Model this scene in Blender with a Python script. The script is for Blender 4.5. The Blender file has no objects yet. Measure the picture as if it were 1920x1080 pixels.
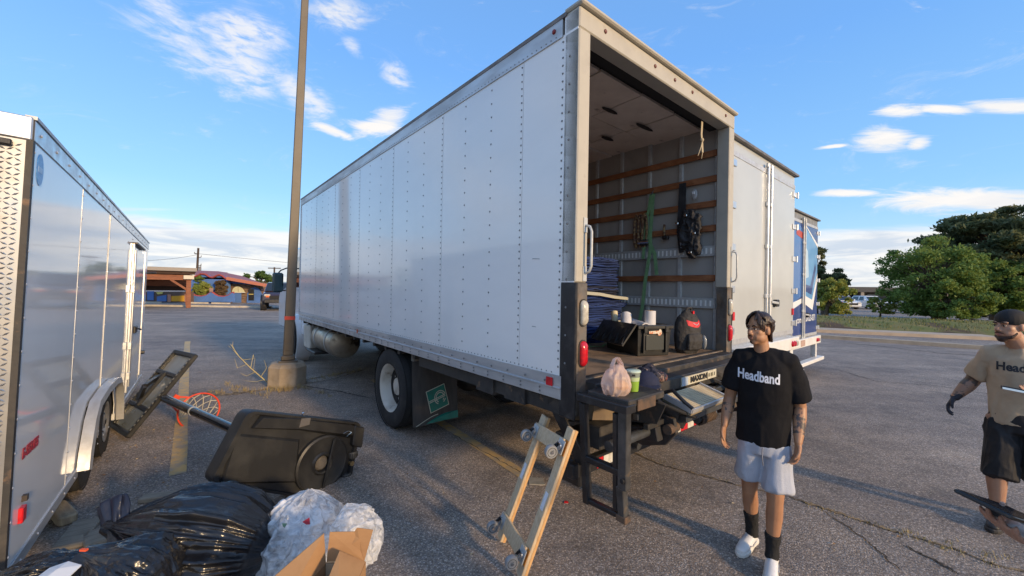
import bpy, bmesh, math, random
import numpy as np
from math import sin, cos, pi, radians, sqrt, atan2
from mathutils import Vector, Matrix, Quaternion
from mathutils.bvhtree import BVHTree

random.seed(7)
RNG = np.random.default_rng(11)
scene = bpy.context.scene
COL = scene.collection

# ------------------------------------------------------------------ camera
F_PX, PITCH, ROLL, CAM_H = 741.63, 0.0019, 0.0168, 1.8
_F = Vector((0, cos(PITCH), sin(PITCH))); _R0 = Vector((1, 0, 0)); _U0 = _R0.cross(_F)
_R = cos(ROLL) * _R0 + sin(ROLL) * _U0; _U = -sin(ROLL) * _R0 + cos(ROLL) * _U0
cam_data = bpy.data.cameras.new('camera'); cam = bpy.data.objects.new('camera', cam_data); COL.objects.link(cam)
cam_data.sensor_width = 36.0; cam_data.lens = F_PX / 1920 * 36.0
cam_data.clip_start = 0.02; cam_data.clip_end = 3000
cam.matrix_world = Matrix(((_R.x, _U.x, -_F.x, 0), (_R.y, _U.y, -_F.y, 0), (_R.z, _U.z, -_F.z, CAM_H), (0, 0, 0, 1)))
scene.camera = cam

def ray(x, y): return _R * ((x - 960) / F_PX) - _U * ((y - 540) / F_PX) + _F
def at(x, y, Y):
    d = ray(x, y); return Vector((0, 0, CAM_H)) + d * (Y / d.y)
def gp(x, y, z=0.0):
    d = ray(x, y); return Vector((0, 0, CAM_H)) + d * ((z - CAM_H) / d.z)

# ------------------------------------------------------------------ light
SUN_EL, SUN_AZ = radians(15.0), radians(134.5)      # azimuth measured from +Y towards +X
SUN_DIR = Vector((sin(SUN_AZ) * cos(SUN_EL), cos(SUN_AZ) * cos(SUN_EL), sin(SUN_EL)))
sd = bpy.data.lights.new('sun', 'SUN'); sun = bpy.data.objects.new('sun', sd); COL.objects.link(sun)
sd.energy = 0.85; sd.angle = radians(4.0); sd.color = (1.0, 0.70, 0.38)
sun.rotation_euler = SUN_DIR.to_track_quat('Z', 'Y').to_euler(); sun.location = (20, -25, 20)
scene.view_settings.view_transform = 'Standard'; scene.view_settings.look = 'None'
scene.view_settings.exposure = 2.25; scene.view_settings.gamma = 1.0
scene.view_settings.use_curve_mapping = False
scene.cycles.use_denoising = True
scene.cycles.max_bounces = 8; scene.cycles.diffuse_bounces = 5; scene.cycles.glossy_bounces = 3
scene.cycles.transmission_bounces = 4; scene.cycles.transparent_max_bounces = 8
scene.cycles.caustics_reflective = False; scene.cycles.caustics_refractive = False

world = bpy.data.worlds.new('World'); scene.world = world; world.use_nodes = True
def build_world():
    nt = world.node_tree; nt.nodes.clear(); L = nt.links
    N = lambda t: nt.nodes.new(t)
    out = N('ShaderNodeOutputWorld'); bg = N('ShaderNodeBackground'); L.new(bg.outputs[0], out.inputs[0])
    sky = N('ShaderNodeTexSky'); sky.sky_type = 'NISHITA'; sky.sun_disc = False
    sky.sun_elevation = SUN_EL; sky.sun_rotation = SUN_AZ
    sky.altitude = 1600; sky.air_density = 1.0; sky.dust_density = 2.2; sky.ozone_density = 1.6
    tc = N('ShaderNodeTexCoord')
    sep = N('ShaderNodeSeparateXYZ'); L.new(tc.outputs['Generated'], sep.inputs[0])
    def M(op, a, b=None, c=None, clamp=False):
        n = N('ShaderNodeMath'); n.operation = op; n.use_clamp = clamp
        for i, v in enumerate((a, b, c)):
            if v is None: continue
            if isinstance(v, (int, float)): n.inputs[i].default_value = v
            else: L.new(v, n.inputs[i])
        return n.outputs[0]
    az = M('ARCTAN2', sep.outputs[0], sep.outputs[1]); el = M('ARCSINE', sep.outputs[2])
    comb = N('ShaderNodeCombineXYZ'); L.new(az, comb.inputs[0]); L.new(el, comb.inputs[1])
    # height on a cloud layer whose streaks run along X
    lay = N('ShaderNodeCombineXYZ'); L.new(az, lay.inputs[0]); L.new(M('DIVIDE', sep.outputs[2], M('MAXIMUM', M('ABSOLUTE', sep.outputs[1]), 0.25)), lay.inputs[1])
    def noise(sx, sy, scale, detail, rough, dist=0.0, rot=0.0, off=0.0, src=None):
        mp = N('ShaderNodeMapping'); L.new((src or comb).outputs[0], mp.inputs[0])
        mp.inputs['Scale'].default_value = (sx, sy, 1); mp.inputs['Rotation'].default_value = (0, 0, rot)
        mp.inputs['Location'].default_value = (off, off * .7, 0)
        n = N('ShaderNodeTexNoise'); n.inputs['Scale'].default_value = scale; n.inputs['Detail'].default_value = detail
        n.inputs['Roughness'].default_value = rough; n.inputs['Distortion'].default_value = dist
        L.new(mp.outputs[0], n.inputs['Vector']); return n.outputs['Fac']
    def sstep(x, a, b):
        n = N('ShaderNodeMapRange'); n.interpolation_type = 'SMOOTHSTEP'; L.new(x, n.inputs[0])
        n.inputs[1].default_value = a; n.inputs[2].default_value = b; return n.outputs[0]
    def blob(px, py, wx, wy, rot):     # a patch of sky (direction of that cloud, half sizes in radians)
        d = ray(px, py).normalized(); a0 = atan2(d.x, d.y); e0 = math.asin(d.z)
        sb = N('ShaderNodeVectorMath'); sb.operation = 'SUBTRACT'; L.new(comb.outputs[0], sb.inputs[0]); sb.inputs[1].default_value = (a0, e0, 0)
        mp = N('ShaderNodeMapping'); mp.vector_type = 'TEXTURE'; L.new(sb.outputs[0], mp.inputs[0])
        mp.inputs['Rotation'].default_value = (0, 0, rot); mp.inputs['Scale'].default_value = (wx, wy, 1)
        ln = N('ShaderNodeVectorMath'); ln.operation = 'LENGTH'; L.new(mp.outputs[0], ln.inputs[0])
        return sstep(ln.outputs['Value'], 1.0, 0.0)
    wisp = noise(1.0, 2.6, 6.0, 10, 0.68, 1.0, -0.5)
    fine = noise(1.0, 3.0, 22.0, 6, 0.6, 0.4, -0.35, 3.0)
    puff = noise(1.0, 3.0, 8.0, 10, 0.68, 0.8, 0.0, 9.0, lay)
    def add(xs):
        r = xs[0]
        for x in xs[1:]: r = M('MAXIMUM', r, x)
        return r
    cir = add([blob(345, 75, .17, .085, -.45), blob(455, 60, .13, .10, .3), blob(440, 120, .15, .075, -.35), blob(570, 180, .13, .06, -.55), blob(640, 25, .13, .05, .25),
               blob(735, 138, .085, .045, -.5), blob(665, 95, .05, .03, -.6)])
    cir2 = add([blob(715, 235, .13, .05, .45), blob(625, 245, .09, .02, -.25), blob(1655, 255, .075, .040, -.24), blob(1725, 268, .03, .018, -.2), blob(1690, 207, .065, .020, -.3),
                blob(1770, 205, .07, .013, -.3), blob(1880, 198, .09, .018, -.32), blob(1560, 275, .04, .006, -.05)])
    band = add([blob(1800, 378, .22, .036, -.16), blob(1590, 362, .09, .014, -.10), blob(1930, 388, .15, .04, -.18)])
    m1 = sstep(M('ADD', M('MULTIPLY', cir, 0.50), M('MULTIPLY', wisp, 1.35)), 0.75, 1.27)
    m1 = M('MULTIPLY', m1, sstep(fine, 0.25, 0.6))
    m2 = sstep(M('ADD', M('MULTIPLY', cir2, 0.75), M('MULTIPLY', puff, 1.7)), 1.02, 1.60)
    m3 = sstep(M('ADD', M('MULTIPLY', M('POWER', band, .6), 0.8), M('MULTIPLY', puff, 1.5)), 1.08, 1.55)
    # layered bank of cloud low over the whole horizon
    strat = noise(1.0, 7.0, 3.2, 8, 0.6, 0.5, 0.0, 5.0, lay)
    low = M('MULTIPLY', sstep(el, 0.175, 0.085), sstep(el, -0.02, 0.02))
    m4 = sstep(M('ADD', M('MULTIPLY', low, 0.60), M('MULTIPLY', strat, 0.85)), 0.66, 0.98)
    # unseen wisps over the rest of the sky, thickened to brighten the ambient light
    rest = noise(1.0, 1.8, 2.6, 8, 0.6, 0.6, -0.4, 21.0)
    gen = M('MULTIPLY', sstep(rest, 0.44, 0.72), M('MULTIPLY', sstep(M('ABSOLUTE', az), 0.95, 1.3), 0.8))
    dens = add([M('MULTIPLY', m1, 0.78), M('MULTIPLY', m2, 0.97), M('MULTIPLY', m3, 0.97), M('MULTIPLY', m4, 0.88), gen])
    grey = noise(1.0, 7.0, 5.0, 6, 0.6, 0.6, 0.05, 2.0)
    cc = N('ShaderNodeMix'); cc.data_type = 'RGBA'; L.new(M('MULTIPLY', sstep(grey, 0.42, 0.62), M('ADD', M('MULTIPLY', low, .75), .15)), cc.inputs[0])
    cc.inputs[6].default_value = (2.55, 2.45, 2.35, 1); cc.inputs[7].default_value = (1.55, 1.72, 2.0, 1)
    # camera-like rendering of the sky blue
    grad = N('ShaderNodeValToRGB'); L.new(M('MULTIPLY', el, 1.0 / 0.9), grad.inputs[0])
    cr = grad.color_ramp; cr.elements[0].position = 0.0; cr.elements[0].color = (1.35, 1.9, 2.3, 1)
    cr.elements[1].position = 1.0; cr.elements[1].color = (.42, .92, 1.9, 1)
    e = cr.elements.new(0.22); e.color = (.66, 1.45, 2.4, 1)
    e = cr.elements.new(0.55); e.color = (.42, 1.10, 2.4, 1)
    tint = N('ShaderNodeMix'); tint.data_type = 'RGBA'; tint.inputs[0].default_value = 0.84
    L.new(sky.outputs[0], tint.inputs[6]); L.new(grad.outputs[0], tint.inputs[7])
    mix = N('ShaderNodeMix'); mix.data_type = 'RGBA'; L.new(dens, mix.inputs[0]); L.new(tint.outputs[2], mix.inputs[6]); L.new(cc.outputs[2], mix.inputs[7])
    L.new(mix.outputs[2], bg.inputs[0]); bg.inputs[1].default_value = 0.085
build_world()
world.cycles.sampling_method = 'MANUAL'; world.cycles.sample_map_resolution = 256

# ------------------------------------------------------------------ materials
MATS = {}
def pm(name, col, rough=0.5, metal=0.0, col2=None, nscale=6.0, nmix=(0.4, 0.65), bump=0.0, bscale=40.0, coat=0.0,
       coord='Object', stretch=(1, 1, 1), spec=0.5, rvar=0.0, trans=0.0, subs=0.0, emit=None, estr=0.0, detail=4.0, alpha=1.0,
       col3=None, n3scale=2.0, n3mix=(0.5, 0.7), bdist=0.01, sheen=0.0):
    if name in MATS: return MATS[name]
    m = bpy.data.materials.new(name); m.use_nodes = True; nt = m.node_tree; L = nt.links
    p = nt.nodes['Principled BSDF']
    p.inputs['Base Color'].default_value = (*col, 1); p.inputs['Roughness'].default_value = rough; p.inputs['Metallic'].default_value = metal
    p.inputs['Specular IOR Level'].default_value = spec
    if coat: p.inputs['Coat Weight'].default_value = coat; p.inputs['Coat Roughness'].default_value = 0.04
    if trans: p.inputs['Transmission Weight'].default_value = trans
    if subs: p.inputs['Subsurface Weight'].default_value = subs; p.inputs['Subsurface Radius'].default_value = (.012, .005, .003); p.inputs['Subsurface Scale'].default_value = 1.0
    if alpha < 1: p.inputs['Alpha'].default_value = alpha
    if sheen: p.inputs['Sheen Weight'].default_value = sheen
    if emit: p.inputs['Emission Color'].default_value = (*emit, 1); p.inputs['Emission Strength'].default_value = estr
    tc = None
    def coords(st):
        nonlocal tc
        if tc is None: tc = nt.nodes.new('ShaderNodeTexCoord')
        if st == (1, 1, 1): return tc.outputs[coord]
        mp = nt.nodes.new('ShaderNodeMapping'); mp.inputs['Scale'].default_value = st; L.new(tc.outputs[coord], mp.inputs[0]); return mp.outputs[0]
    def noise(scale, st=(1, 1, 1), det=detail, r=0.6):
        n = nt.nodes.new('ShaderNodeTexNoise'); n.inputs['Scale'].default_value = scale; n.inputs['Detail'].default_value = det
        n.inputs['Roughness'].default_value = r; L.new(coords(st), n.inputs['Vector']); return n.outputs['Fac']
    def rng(x, a, b, lo=0.0, hi=1.0):
        n = nt.nodes.new('ShaderNodeMapRange'); L.new(x, n.inputs[0]); n.inputs[1].default_value = a; n.inputs[2].default_value = b
        n.inputs[3].default_value = lo; n.inputs[4].default_value = hi; return n.outputs[0]
    base = None
    if col2 is not None:
        nz = noise(nscale, stretch); mx = nt.nodes.new('ShaderNodeMix'); mx.data_type = 'RGBA'; L.new(rng(nz, *nmix), mx.inputs[0])
        mx.inputs[6].default_value = (*col, 1); mx.inputs[7].default_value = (*col2, 1); base = mx.outputs[2]; L.new(base, p.inputs['Base Color'])
        if rvar: L.new(rng(nz, nmix[0], nmix[1], rough, rough + rvar), p.inputs['Roughness'])
    elif rvar:
        L.new(rng(noise(nscale, stretch), .35, .65, rough, rough + rvar), p.inputs['Roughness'])
    if col3 is not None:
        nz = noise(n3scale); mx = nt.nodes.new('ShaderNodeMix'); mx.data_type = 'RGBA'; L.new(rng(nz, *n3mix), mx.inputs[0])
        if base is not None: L.new(base, mx.inputs[6])
        else: mx.inputs[6].default_value = (*col, 1)
        mx.inputs[7].default_value = (*col3, 1); L.new(mx.outputs[2], p.inputs['Base Color'])
    if bump:
        b = nt.nodes.new('ShaderNodeBump'); b.inputs['Strength'].default_value = bump; b.inputs['Distance'].default_value = bdist
        L.new(noise(bscale, stretch), b.inputs['Height']); L.new(b.outputs[0], p.inputs['Normal'])
    MATS[name] = m; return m

# ------------------------------------------------------------------ mesh helper
def frame_from(d):
    d = Vector(d).normalized(); h = Vector((0, 0, 1)) if abs(d.z) < 0.95 else Vector((1, 0, 0))
    a = d.cross(h).normalized(); return a, d.cross(a).normalized(), d
class MB:
    def __init__(s): s.v = []; s.f = []; s.m = []
    def add(s, vs, fs, mi=0):
        o = len(s.v); s.v += [tuple(v) for v in vs]; s.f += [tuple(i + o for i in f) for f in fs]; s.m += [mi] * len(fs); return s
    def box(s, x0, x1, y0, y1, z0, z1, mi=0):
        v = [(x, y, z) for z in (z0, z1) for y in (y0, y1) for x in (x0, x1)]
        return s.add(v, [(0, 2, 3, 1), (4, 5, 7, 6), (0, 1, 5, 4), (2, 6, 7, 3), (0, 4, 6, 2), (1, 3, 7, 5)], mi)
    def bar(s, p0, p1, w, h, up=(0, 0, 1), mi=0):       # box beam from p0 to p1, w along side, h along up
        p0, p1 = Vector(p0), Vector(p1); d = (p1 - p0).normalized(); up = Vector(up); sd_ = d.cross(up)
        if sd_.length < 1e-4: sd_ = d.cross(Vector((1, 0, 0)))
        sd_.normalize(); u = sd_.cross(d).normalized()
        v = [p + sd_ * (w / 2 * a) + u * (h / 2 * b) for p in (p0, p1) for b in (-1, 1) for a in (-1, 1)]
        return s.add(v, [(0, 1, 3, 2), (4, 6, 7, 5), (0, 4, 5, 1), (2, 3, 7, 6), (0, 2, 6, 4), (1, 5, 7, 3)], mi)
    def cyl(s, p0, p1, r0, r1=None, n=14, cap=True, mi=0):
        r1 = r0 if r1 is None else r1; p0, p1 = Vector(p0), Vector(p1); a, b, d = frame_from(p1 - p0)
        v = []
        for p, r in ((p0, r0), (p1, r1)):
            v += [p + a * (r * cos(2 * pi * i / n)) + b * (r * sin(2 * pi * i / n)) for i in range(n)]
        f = [(i, (i + 1) % n, n + (i + 1) % n, n + i) for i in range(n)]
        if cap: f += [tuple(range(n - 1, -1, -1)), tuple(range(n, 2 * n))]
        return s.add(v, f, mi)
    def tube(s, pts, r, n=7, closed=False, cap=True, flat=None, mi=0):
        P = [Vector(p) for p in pts]; k = len(P); v = []; prev = None
        for i, p in enumerate(P):
            t = (P[(i + 1) % k] - P[i - 1]) if closed else (P[min(i + 1, k - 1)] - P[max(i - 1, 0)])
            if t.length < 1e-9: t = Vector((0, 0, 1))
            t.normalize()
            if prev is None: a, b, _ = frame_from(t)
            else:
                a = prev - t * prev.dot(t)
                if a.length < 1e-6: a, _, _ = frame_from(t)
                a.normalize(); b = t.cross(a)
            prev = a; rr = r[i] if isinstance(r, (list, tuple)) else r
            fl = 1.0 if flat is None else flat
            v += [p + a * (rr * cos(2 * pi * j / n)) + b * (rr * fl * sin(2 * pi * j / n)) for j in range(n)]
        f = []
        for i in range(k if closed else k - 1):
            i2 = (i + 1) % k
            f += [(i * n + j, i * n + (j + 1) % n, i2 * n + (j + 1) % n, i2 * n + j) for j in range(n)]
        if cap and not closed: f += [tuple(range(n - 1, -1, -1)), tuple(range((k - 1) * n, k * n))]
        return s.add(v, f, mi)
    def ribbon(s, pts, w, side, th=0.004, mi=0):        # flat strap along pts
        P = [Vector(p) for p in pts]; v = []; k = len(P); sv = Vector(side).normalized()
        for i, p in enumerate(P):
            t = (P[min(i + 1, k - 1)] - P[max(i - 1, 0)]).normalized(); a = (sv - t * sv.dot(t)).normalized(); nn = t.cross(a)
            ww = w[i] if isinstance(w, (list, tuple)) else w
            v += [p + a * (ww / 2 * x) + nn * (th / 2 * y) for x, y in ((-1, -1), (1, -1), (1, 1), (-1, 1))]
        f = []
        for i in range(k - 1): f += [(i * 4 + j, i * 4 + (j + 1) % 4, i * 4 + 4 + (j + 1) % 4, i * 4 + 4 + j) for j in range(4)]
        f += [(3, 2, 1, 0), tuple(range((k - 1) * 4, k * 4))]
        return s.add(v, f, mi)
    def lathe(s, prof, o, axis, n=24, mi=0, closed=False):     # prof: (radius, distance along axis)
        o = Vector(o); a, b, d = frame_from(axis); v = []; k = len(prof)
        for r, h in prof: v += [o + d * h + a * (r * cos(2 * pi * i / n)) + b * (r * sin(2 * pi * i / n)) for i in range(n)]
        f = []
        for j in range(k if closed else k - 1):
            j2 = (j + 1) % k
            f += [(j * n + i, j * n + (i + 1) % n, j2 * n + (i + 1) % n, j2 * n + i) for i in range(n)]
        return s.add(v, f, mi)
    def prism(s, poly, M, h, mi=0):         # poly in local xy of matrix M, extruded h along local z
        k = len(poly); v = [M @ Vector((x, y, 0)) for x, y in poly] + [M @ Vector((x, y, h)) for x, y in poly]
        f = [tuple(range(k - 1, -1, -1)), tuple(range(k, 2 * k))] + [(i, (i + 1) % k, k + (i + 1) % k, k + i) for i in range(k)]
        return s.add(v, f, mi)
    def ell(s, c, rad, n=14, m=9, R=None, mi=0):
        c = Vector(c); R = R or Matrix.Identity(3); v = [c + R @ Vector((0, 0, -rad[2]))]
        for j in range(1, m):
            ph = -pi / 2 + pi * j / m
            v += [c + R @ Vector((rad[0] * cos(ph) * cos(2 * pi * i / n), rad[1] * cos(ph) * sin(2 * pi * i / n), rad[2] * sin(ph))) for i in range(n)]
        v.append(c + R @ Vector((0, 0, rad[2]))); f = [(0, 1 + (i + 1) % n, 1 + i) for i in range(n)]
        for j in range(m - 2): f += [(1 + j * n + i, 1 + j * n + (i + 1) % n, 1 + (j + 1) * n + (i + 1) % n, 1 + (j + 1) * n + i) for i in range(n)]
        e = len(v) - 1; f += [(e, 1 + (m - 2) * n + i, 1 + (m - 2) * n + (i + 1) % n) for i in range(n)]
        return s.add(v, f, mi)
    def loft(s, rings, cap=True, mi=0):
        n = len(rings[0]); v = [p for r in rings for p in r]; f = []
        for j in range(len(rings) - 1): f += [(j * n + i, j * n + (i + 1) % n, (j + 1) * n + (i + 1) % n, (j + 1) * n + i) for i in range(n)]
        if cap: f += [tuple(range(n - 1, -1, -1)), tuple(range((len(rings) - 1) * n, len(rings) * n))]
        return s.add(v, f, mi)
    def mesh(s, name):
        me = bpy.data.meshes.new(name); me.from_pydata([tuple(v) for v in s.v], [], s.f); return me
    def build(s, name, mat, parent=None, smooth=None, bevel=0.0, **kw):
        me = s.mesh(name); mats = mat if isinstance(mat, (list, tuple)) else [mat]
        for m in mats: me.materials.append(m)
        if len(mats) > 1: me.polygons.foreach_set('material_index', s.m)
        return link(name, me, parent, smooth, bevel, **kw)

def link(name, me, parent=None, smooth=None, bevel=0.0, label=None, cat=None, group=None, kind=None, fix=True):
    if fix:
        bm = bmesh.new(); bm.from_mesh(me); bmesh.ops.recalc_face_normals(bm, faces=bm.faces); bm.to_mesh(me); bm.free()
    o = bpy.data.objects.new(name, me); COL.objects.link(o)
    if parent is not None: o.parent = parent
    if smooth:
        me.shade_smooth()
        if smooth < 180: me.set_sharp_from_angle(angle=radians(smooth))
    if bevel:
        b = o.modifiers.new('bevel', 'BEVEL'); b.width = bevel; b.segments = 1; b.limit_method = 'ANGLE'; b.angle_limit = radians(40)
    tag(o, label, cat, group, kind); return o
def tag(o, label=None, cat=None, group=None, kind=None):
    for k, v in (('label', label), ('category', cat), ('group', group), ('kind', kind)):
        if v: o[k] = v
    return o
def thing(name, loc, label, cat, group=None, rz=0.0, rot=None):
    o = bpy.data.objects.new(name, None); COL.objects.link(o); o.empty_display_size = 0.1
    o.location = loc; o.rotation_euler = rot if rot is not None else (0, 0, rz)
    return tag(o, label, cat, group)
def copy_tree(o, parent=None):
    c = o.copy(); COL.objects.link(c); c.parent = parent
    for ch in list(o.children): copy_tree(ch, c)
    return c
def text_mesh(s, size, offset=0.0, extr=0.0, align='CENTER'):
    cu = bpy.data.curves.new('text', 'FONT'); cu.body = s; cu.size = size; cu.offset = offset; cu.extrude = extr; cu.align_x = align; cu.align_y = 'CENTER'; cu.resolution_u = 3
    ob = bpy.data.objects.new('text', cu); COL.objects.link(ob); dg = bpy.context.evaluated_depsgraph_get()
    me = bpy.data.meshes.new_from_object(ob.evaluated_get(dg)); bpy.data.objects.remove(ob); bpy.data.curves.remove(cu); return me
def text(name, s, size, M, mat, parent, offset=0.0, extr=0.001, sx=1.0, **kw):
    me = text_mesh(s, size, offset, extr); me.transform(M @ Matrix.Diagonal((sx, 1, 1, 1))); me.materials.clear(); me.materials.append(mat)
    return link(name, me, parent, fix=False, **kw)
def basis(o, ex, ey):       # matrix with x axis ex, y axis ey
    ex = Vector(ex).normalized(); ez = ex.cross(Vector(ey)).normalized(); ey = ez.cross(ex)
    return Matrix(((ex.x, ey.x, ez.x, o[0]), (ex.y, ey.y, ez.y, o[1]), (ex.z, ey.z, ez.z, o[2]), (0, 0, 0, 1)))

# ------------------------------------------------------------------ common materials
white = pm('white_panel', (.80, .81, .82), .22, col2=(.74, .76, .78), nscale=1.3, nmix=(.35, .75), bump=.05, bscale=2.2, coat=.35, detail=2.0, bdist=.02)
def truck_panel_mat():
    m = pm('truck_panel_white', (.90, .885, .86), .13, col2=(.83, .82, .80), nscale=1.6, nmix=(.4, .8), bump=.05, bscale=2.0, coat=.3, bdist=.03, stretch=(1, .35, 1),
           col3=(.78, .775, .76), n3scale=.7, n3mix=(.5, .8))
    return m
panelw = truck_panel_mat()
cream = pm('aged_cream_paint', (.46, .435, .37), .5, col2=(.40, .375, .32), nscale=5, nmix=(.45, .75), col3=(.30, .25, .19), n3scale=13, n3mix=(.66, .8), bump=.06, bscale=25)
alum = pm('weathered_aluminium', (.60, .61, .62), .42, .55, col2=(.45, .46, .47), nscale=7, bump=.05, bscale=30, rvar=.15, stretch=(1, .2, 1))
alum_l = pm('bright_aluminium', (.74, .75, .76), .28, .85, col2=(.62, .63, .64), nscale=9, rvar=.15)
steel = pm('galvanised_steel', (.56, .58, .57), .45, .3, col2=(.46, .48, .49), nscale=18, rvar=.2)
blackp = pm('black_paint', (.018, .018, .02), .38, col2=(.05, .047, .045), nscale=9, nmix=(.5, .75), rvar=.25, col3=(.14, .09, .055), n3scale=16, n3mix=(.68, .82), bump=.1, bscale=40)
blackg = pm('dirty_black_steel', (.03, .029, .029), .55, col2=(.075, .065, .055), nscale=8, nmix=(.45, .7), rvar=.25, col3=(.20, .12, .07), n3scale=11, n3mix=(.62, .78), bump=.18, bscale=35)
rust = pm('rusty_steel', (.13, .08, .05), .75, col2=(.055, .045, .04), nscale=10, nmix=(.4, .6), bump=.3, bscale=40)
dark = pm('dark_underbody', (.015, .015, .016), .8)
rubber = pm('tyre_rubber', (.022, .022, .023), .78, col2=(.05, .047, .043), nscale=6, nmix=(.5, .75), bump=.15, bscale=60)
chrome = pm('chrome', (.75, .76, .78), .12, 1.0)
red_l = pm('red_lens', (.62, .012, .02), .15, coat=.5, col2=(.45, .01, .02), nscale=40)
red_r = pm('red_reflector', (.70, .02, .03), .3, col2=(.5, .015, .02), nscale=30)
wht_r = pm('white_reflector', (.70, .70, .66), .35, col2=(.5, .49, .45), nscale=20)
clearl = pm('clear_lens', (.62, .59, .50), .15, coat=.6, col2=(.45, .42, .35), nscale=25)
rivm = pm('rivet_metal', (.22, .225, .23), .5, .3)
wood = pm('oak_slat', (.34, .13, .05), .55, col2=(.20, .075, .03), nscale=14, stretch=(6, .5, 6), bump=.1, bscale=30, col3=(.42, .18, .08), n3scale=5)
pine = pm('pine_board', (.62, .49, .32), .6, col2=(.50, .37, .23), nscale=10, stretch=(8, 8, .6), bump=.12, bscale=30, col3=(.42, .36, .28), n3scale=4, n3mix=(.5, .8))
plastic_blk = pm('black_plastic', (.014, .015, .017), .42, col2=(.026, .027, .028), nscale=4, nmix=(.45, .7), bump=.08, bscale=90, rvar=.15, col3=(.05, .05, .048), n3scale=3, n3mix=(.6, .85))
glass_d = pm('dark_glass', (.02, .025, .03), .05, coat=.6)
white_paint = pm('white_paint', (.78, .78, .76), .35, col2=(.70, .69, .66), nscale=4)
concrete = pm('concrete', (.42, .34, .25), .9, col2=(.30, .245, .18), nscale=5, bump=.35, bscale=45, col3=(.50, .43, .34), n3scale=2.2)

# ------------------------------------------------------------------ ground
def asphalt_mat():
    m = bpy.data.materials.new('asphalt'); m.use_nodes = True; nt = m.node_tree; L = nt.links; p = nt.nodes['Principled BSDF']
    tc = nt.nodes.new('ShaderNodeTexCoord'); O = tc.outputs['Object']
    def noise(s, d=3, r=.6, v=O):
        n = nt.nodes.new('ShaderNodeTexNoise'); n.inputs['Scale'].default_value = s; n.inputs['Detail'].default_value = d; n.inputs['Roughness'].default_value = r; L.new(v, n.inputs['Vector']); return n.outputs['Fac']
    def ramp(x, stops):
        n = nt.nodes.new('ShaderNodeValToRGB'); L.new(x, n.inputs[0]); cr = n.color_ramp
        for i, (q, c) in enumerate(stops):
            e = cr.elements[i] if i < 2 else cr.elements.new(q)
            e.position = q; e.color = (*c, 1)
        return n.outputs[0]
    def mix(f, a, b, mode='MIX'):
        n = nt.nodes.new('ShaderNodeMix'); n.data_type = 'RGBA'; n.blend_type = mode
        if isinstance(f, float): n.inputs[0].default_value = f
        else: L.new(f, n.inputs[0])
        for i, v in ((6, a), (7, b)):
            if isinstance(v, tuple): n.inputs[i].default_value = (*v, 1)
            else: L.new(v, n.inputs[i])
        return n.outputs[2]
    vor = nt.nodes.new('ShaderNodeTexVoronoi'); vor.inputs['Scale'].default_value = 105; L.new(O, vor.inputs['Vector'])
    sepc = nt.nodes.new('ShaderNodeSeparateColor'); L.new(vor.outputs['Color'], sepc.inputs[0])
    stone = ramp(sepc.outputs[0], [(0, (.225, .205, .186)), (.40, (.345, .315, .285)), (.82, (.475, .435, .395)), (1, (.78, .73, .67))])
    warm = mix(sepc.outputs[1], (1.0, 1.0, 1.03), (1.12, 1.0, .88))
    c = mix(1.0, stone, warm, 'MULTIPLY')
    edge = ramp(vor.outputs['Distance'], [(0, (1, 1, 1)), (.55, (.62, .61, .6))])
    c = mix(1.0, c, edge, 'MULTIPLY')
    big = ramp(noise(.35, 5, .65), [(.3, (.72, .72, .74)), (.7, (1.22, 1.20, 1.16))])
    c = mix(1.0, c, big, 'MULTIPLY')
    mid = ramp(noise(2.3, 4, .65), [(.32, (.80, .80, .80)), (.5, (1, 1, 1)), (.72, (1.18, 1.15, 1.1))])
    c = mix(1.0, c, mid, 'MULTIPLY')
    st = noise(.9, 6, .7); c = mix(ramp(st, [(.57, (0, 0, 0)), (.70, (.6, .6, .6))]), c, (.10, .095, .092))
    mp = nt.nodes.new('ShaderNodeMapping'); mp.inputs['Rotation'].default_value = (0, 0, .35); mp.inputs['Scale'].default_value = (.05, .9, 1); L.new(O, mp.inputs[0])
    c = mix(1.0, c, ramp(noise(1.0, 4, .6, mp.outputs[0]), [(.35, (.82, .82, .84)), (.65, (1.15, 1.14, 1.12))]), 'MULTIPLY')
    L.new(c, p.inputs['Base Color']); p.inputs['Roughness'].default_value = .82; p.inputs['Specular IOR Level'].default_value = .35
    b = nt.nodes.new('ShaderNodeBump'); b.inputs['Strength'].default_value = .45; b.inputs['Distance'].default_value = .006
    L.new(vor.outputs['Distance'], b.inputs['Height']); b.invert = True
    b2 = nt.nodes.new('ShaderNodeBump'); b2.inputs['Strength'].default_value = .25; b2.inputs['Distance'].default_value = .05; L.new(noise(1.6, 4), b2.inputs['Height'])
    L.new(b.outputs[0], b2.inputs['Normal']); L.new(b2.outputs[0], p.inputs['Normal']); return m
asphalt = asphalt_mat()
MB().add([(-900, -900, 0), (900, -900, 0), (900, 1500, 0), (-900, 1500, 0)], [(0, 1, 2, 3)]).build('parking_lot', asphalt, kind='structure')

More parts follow.
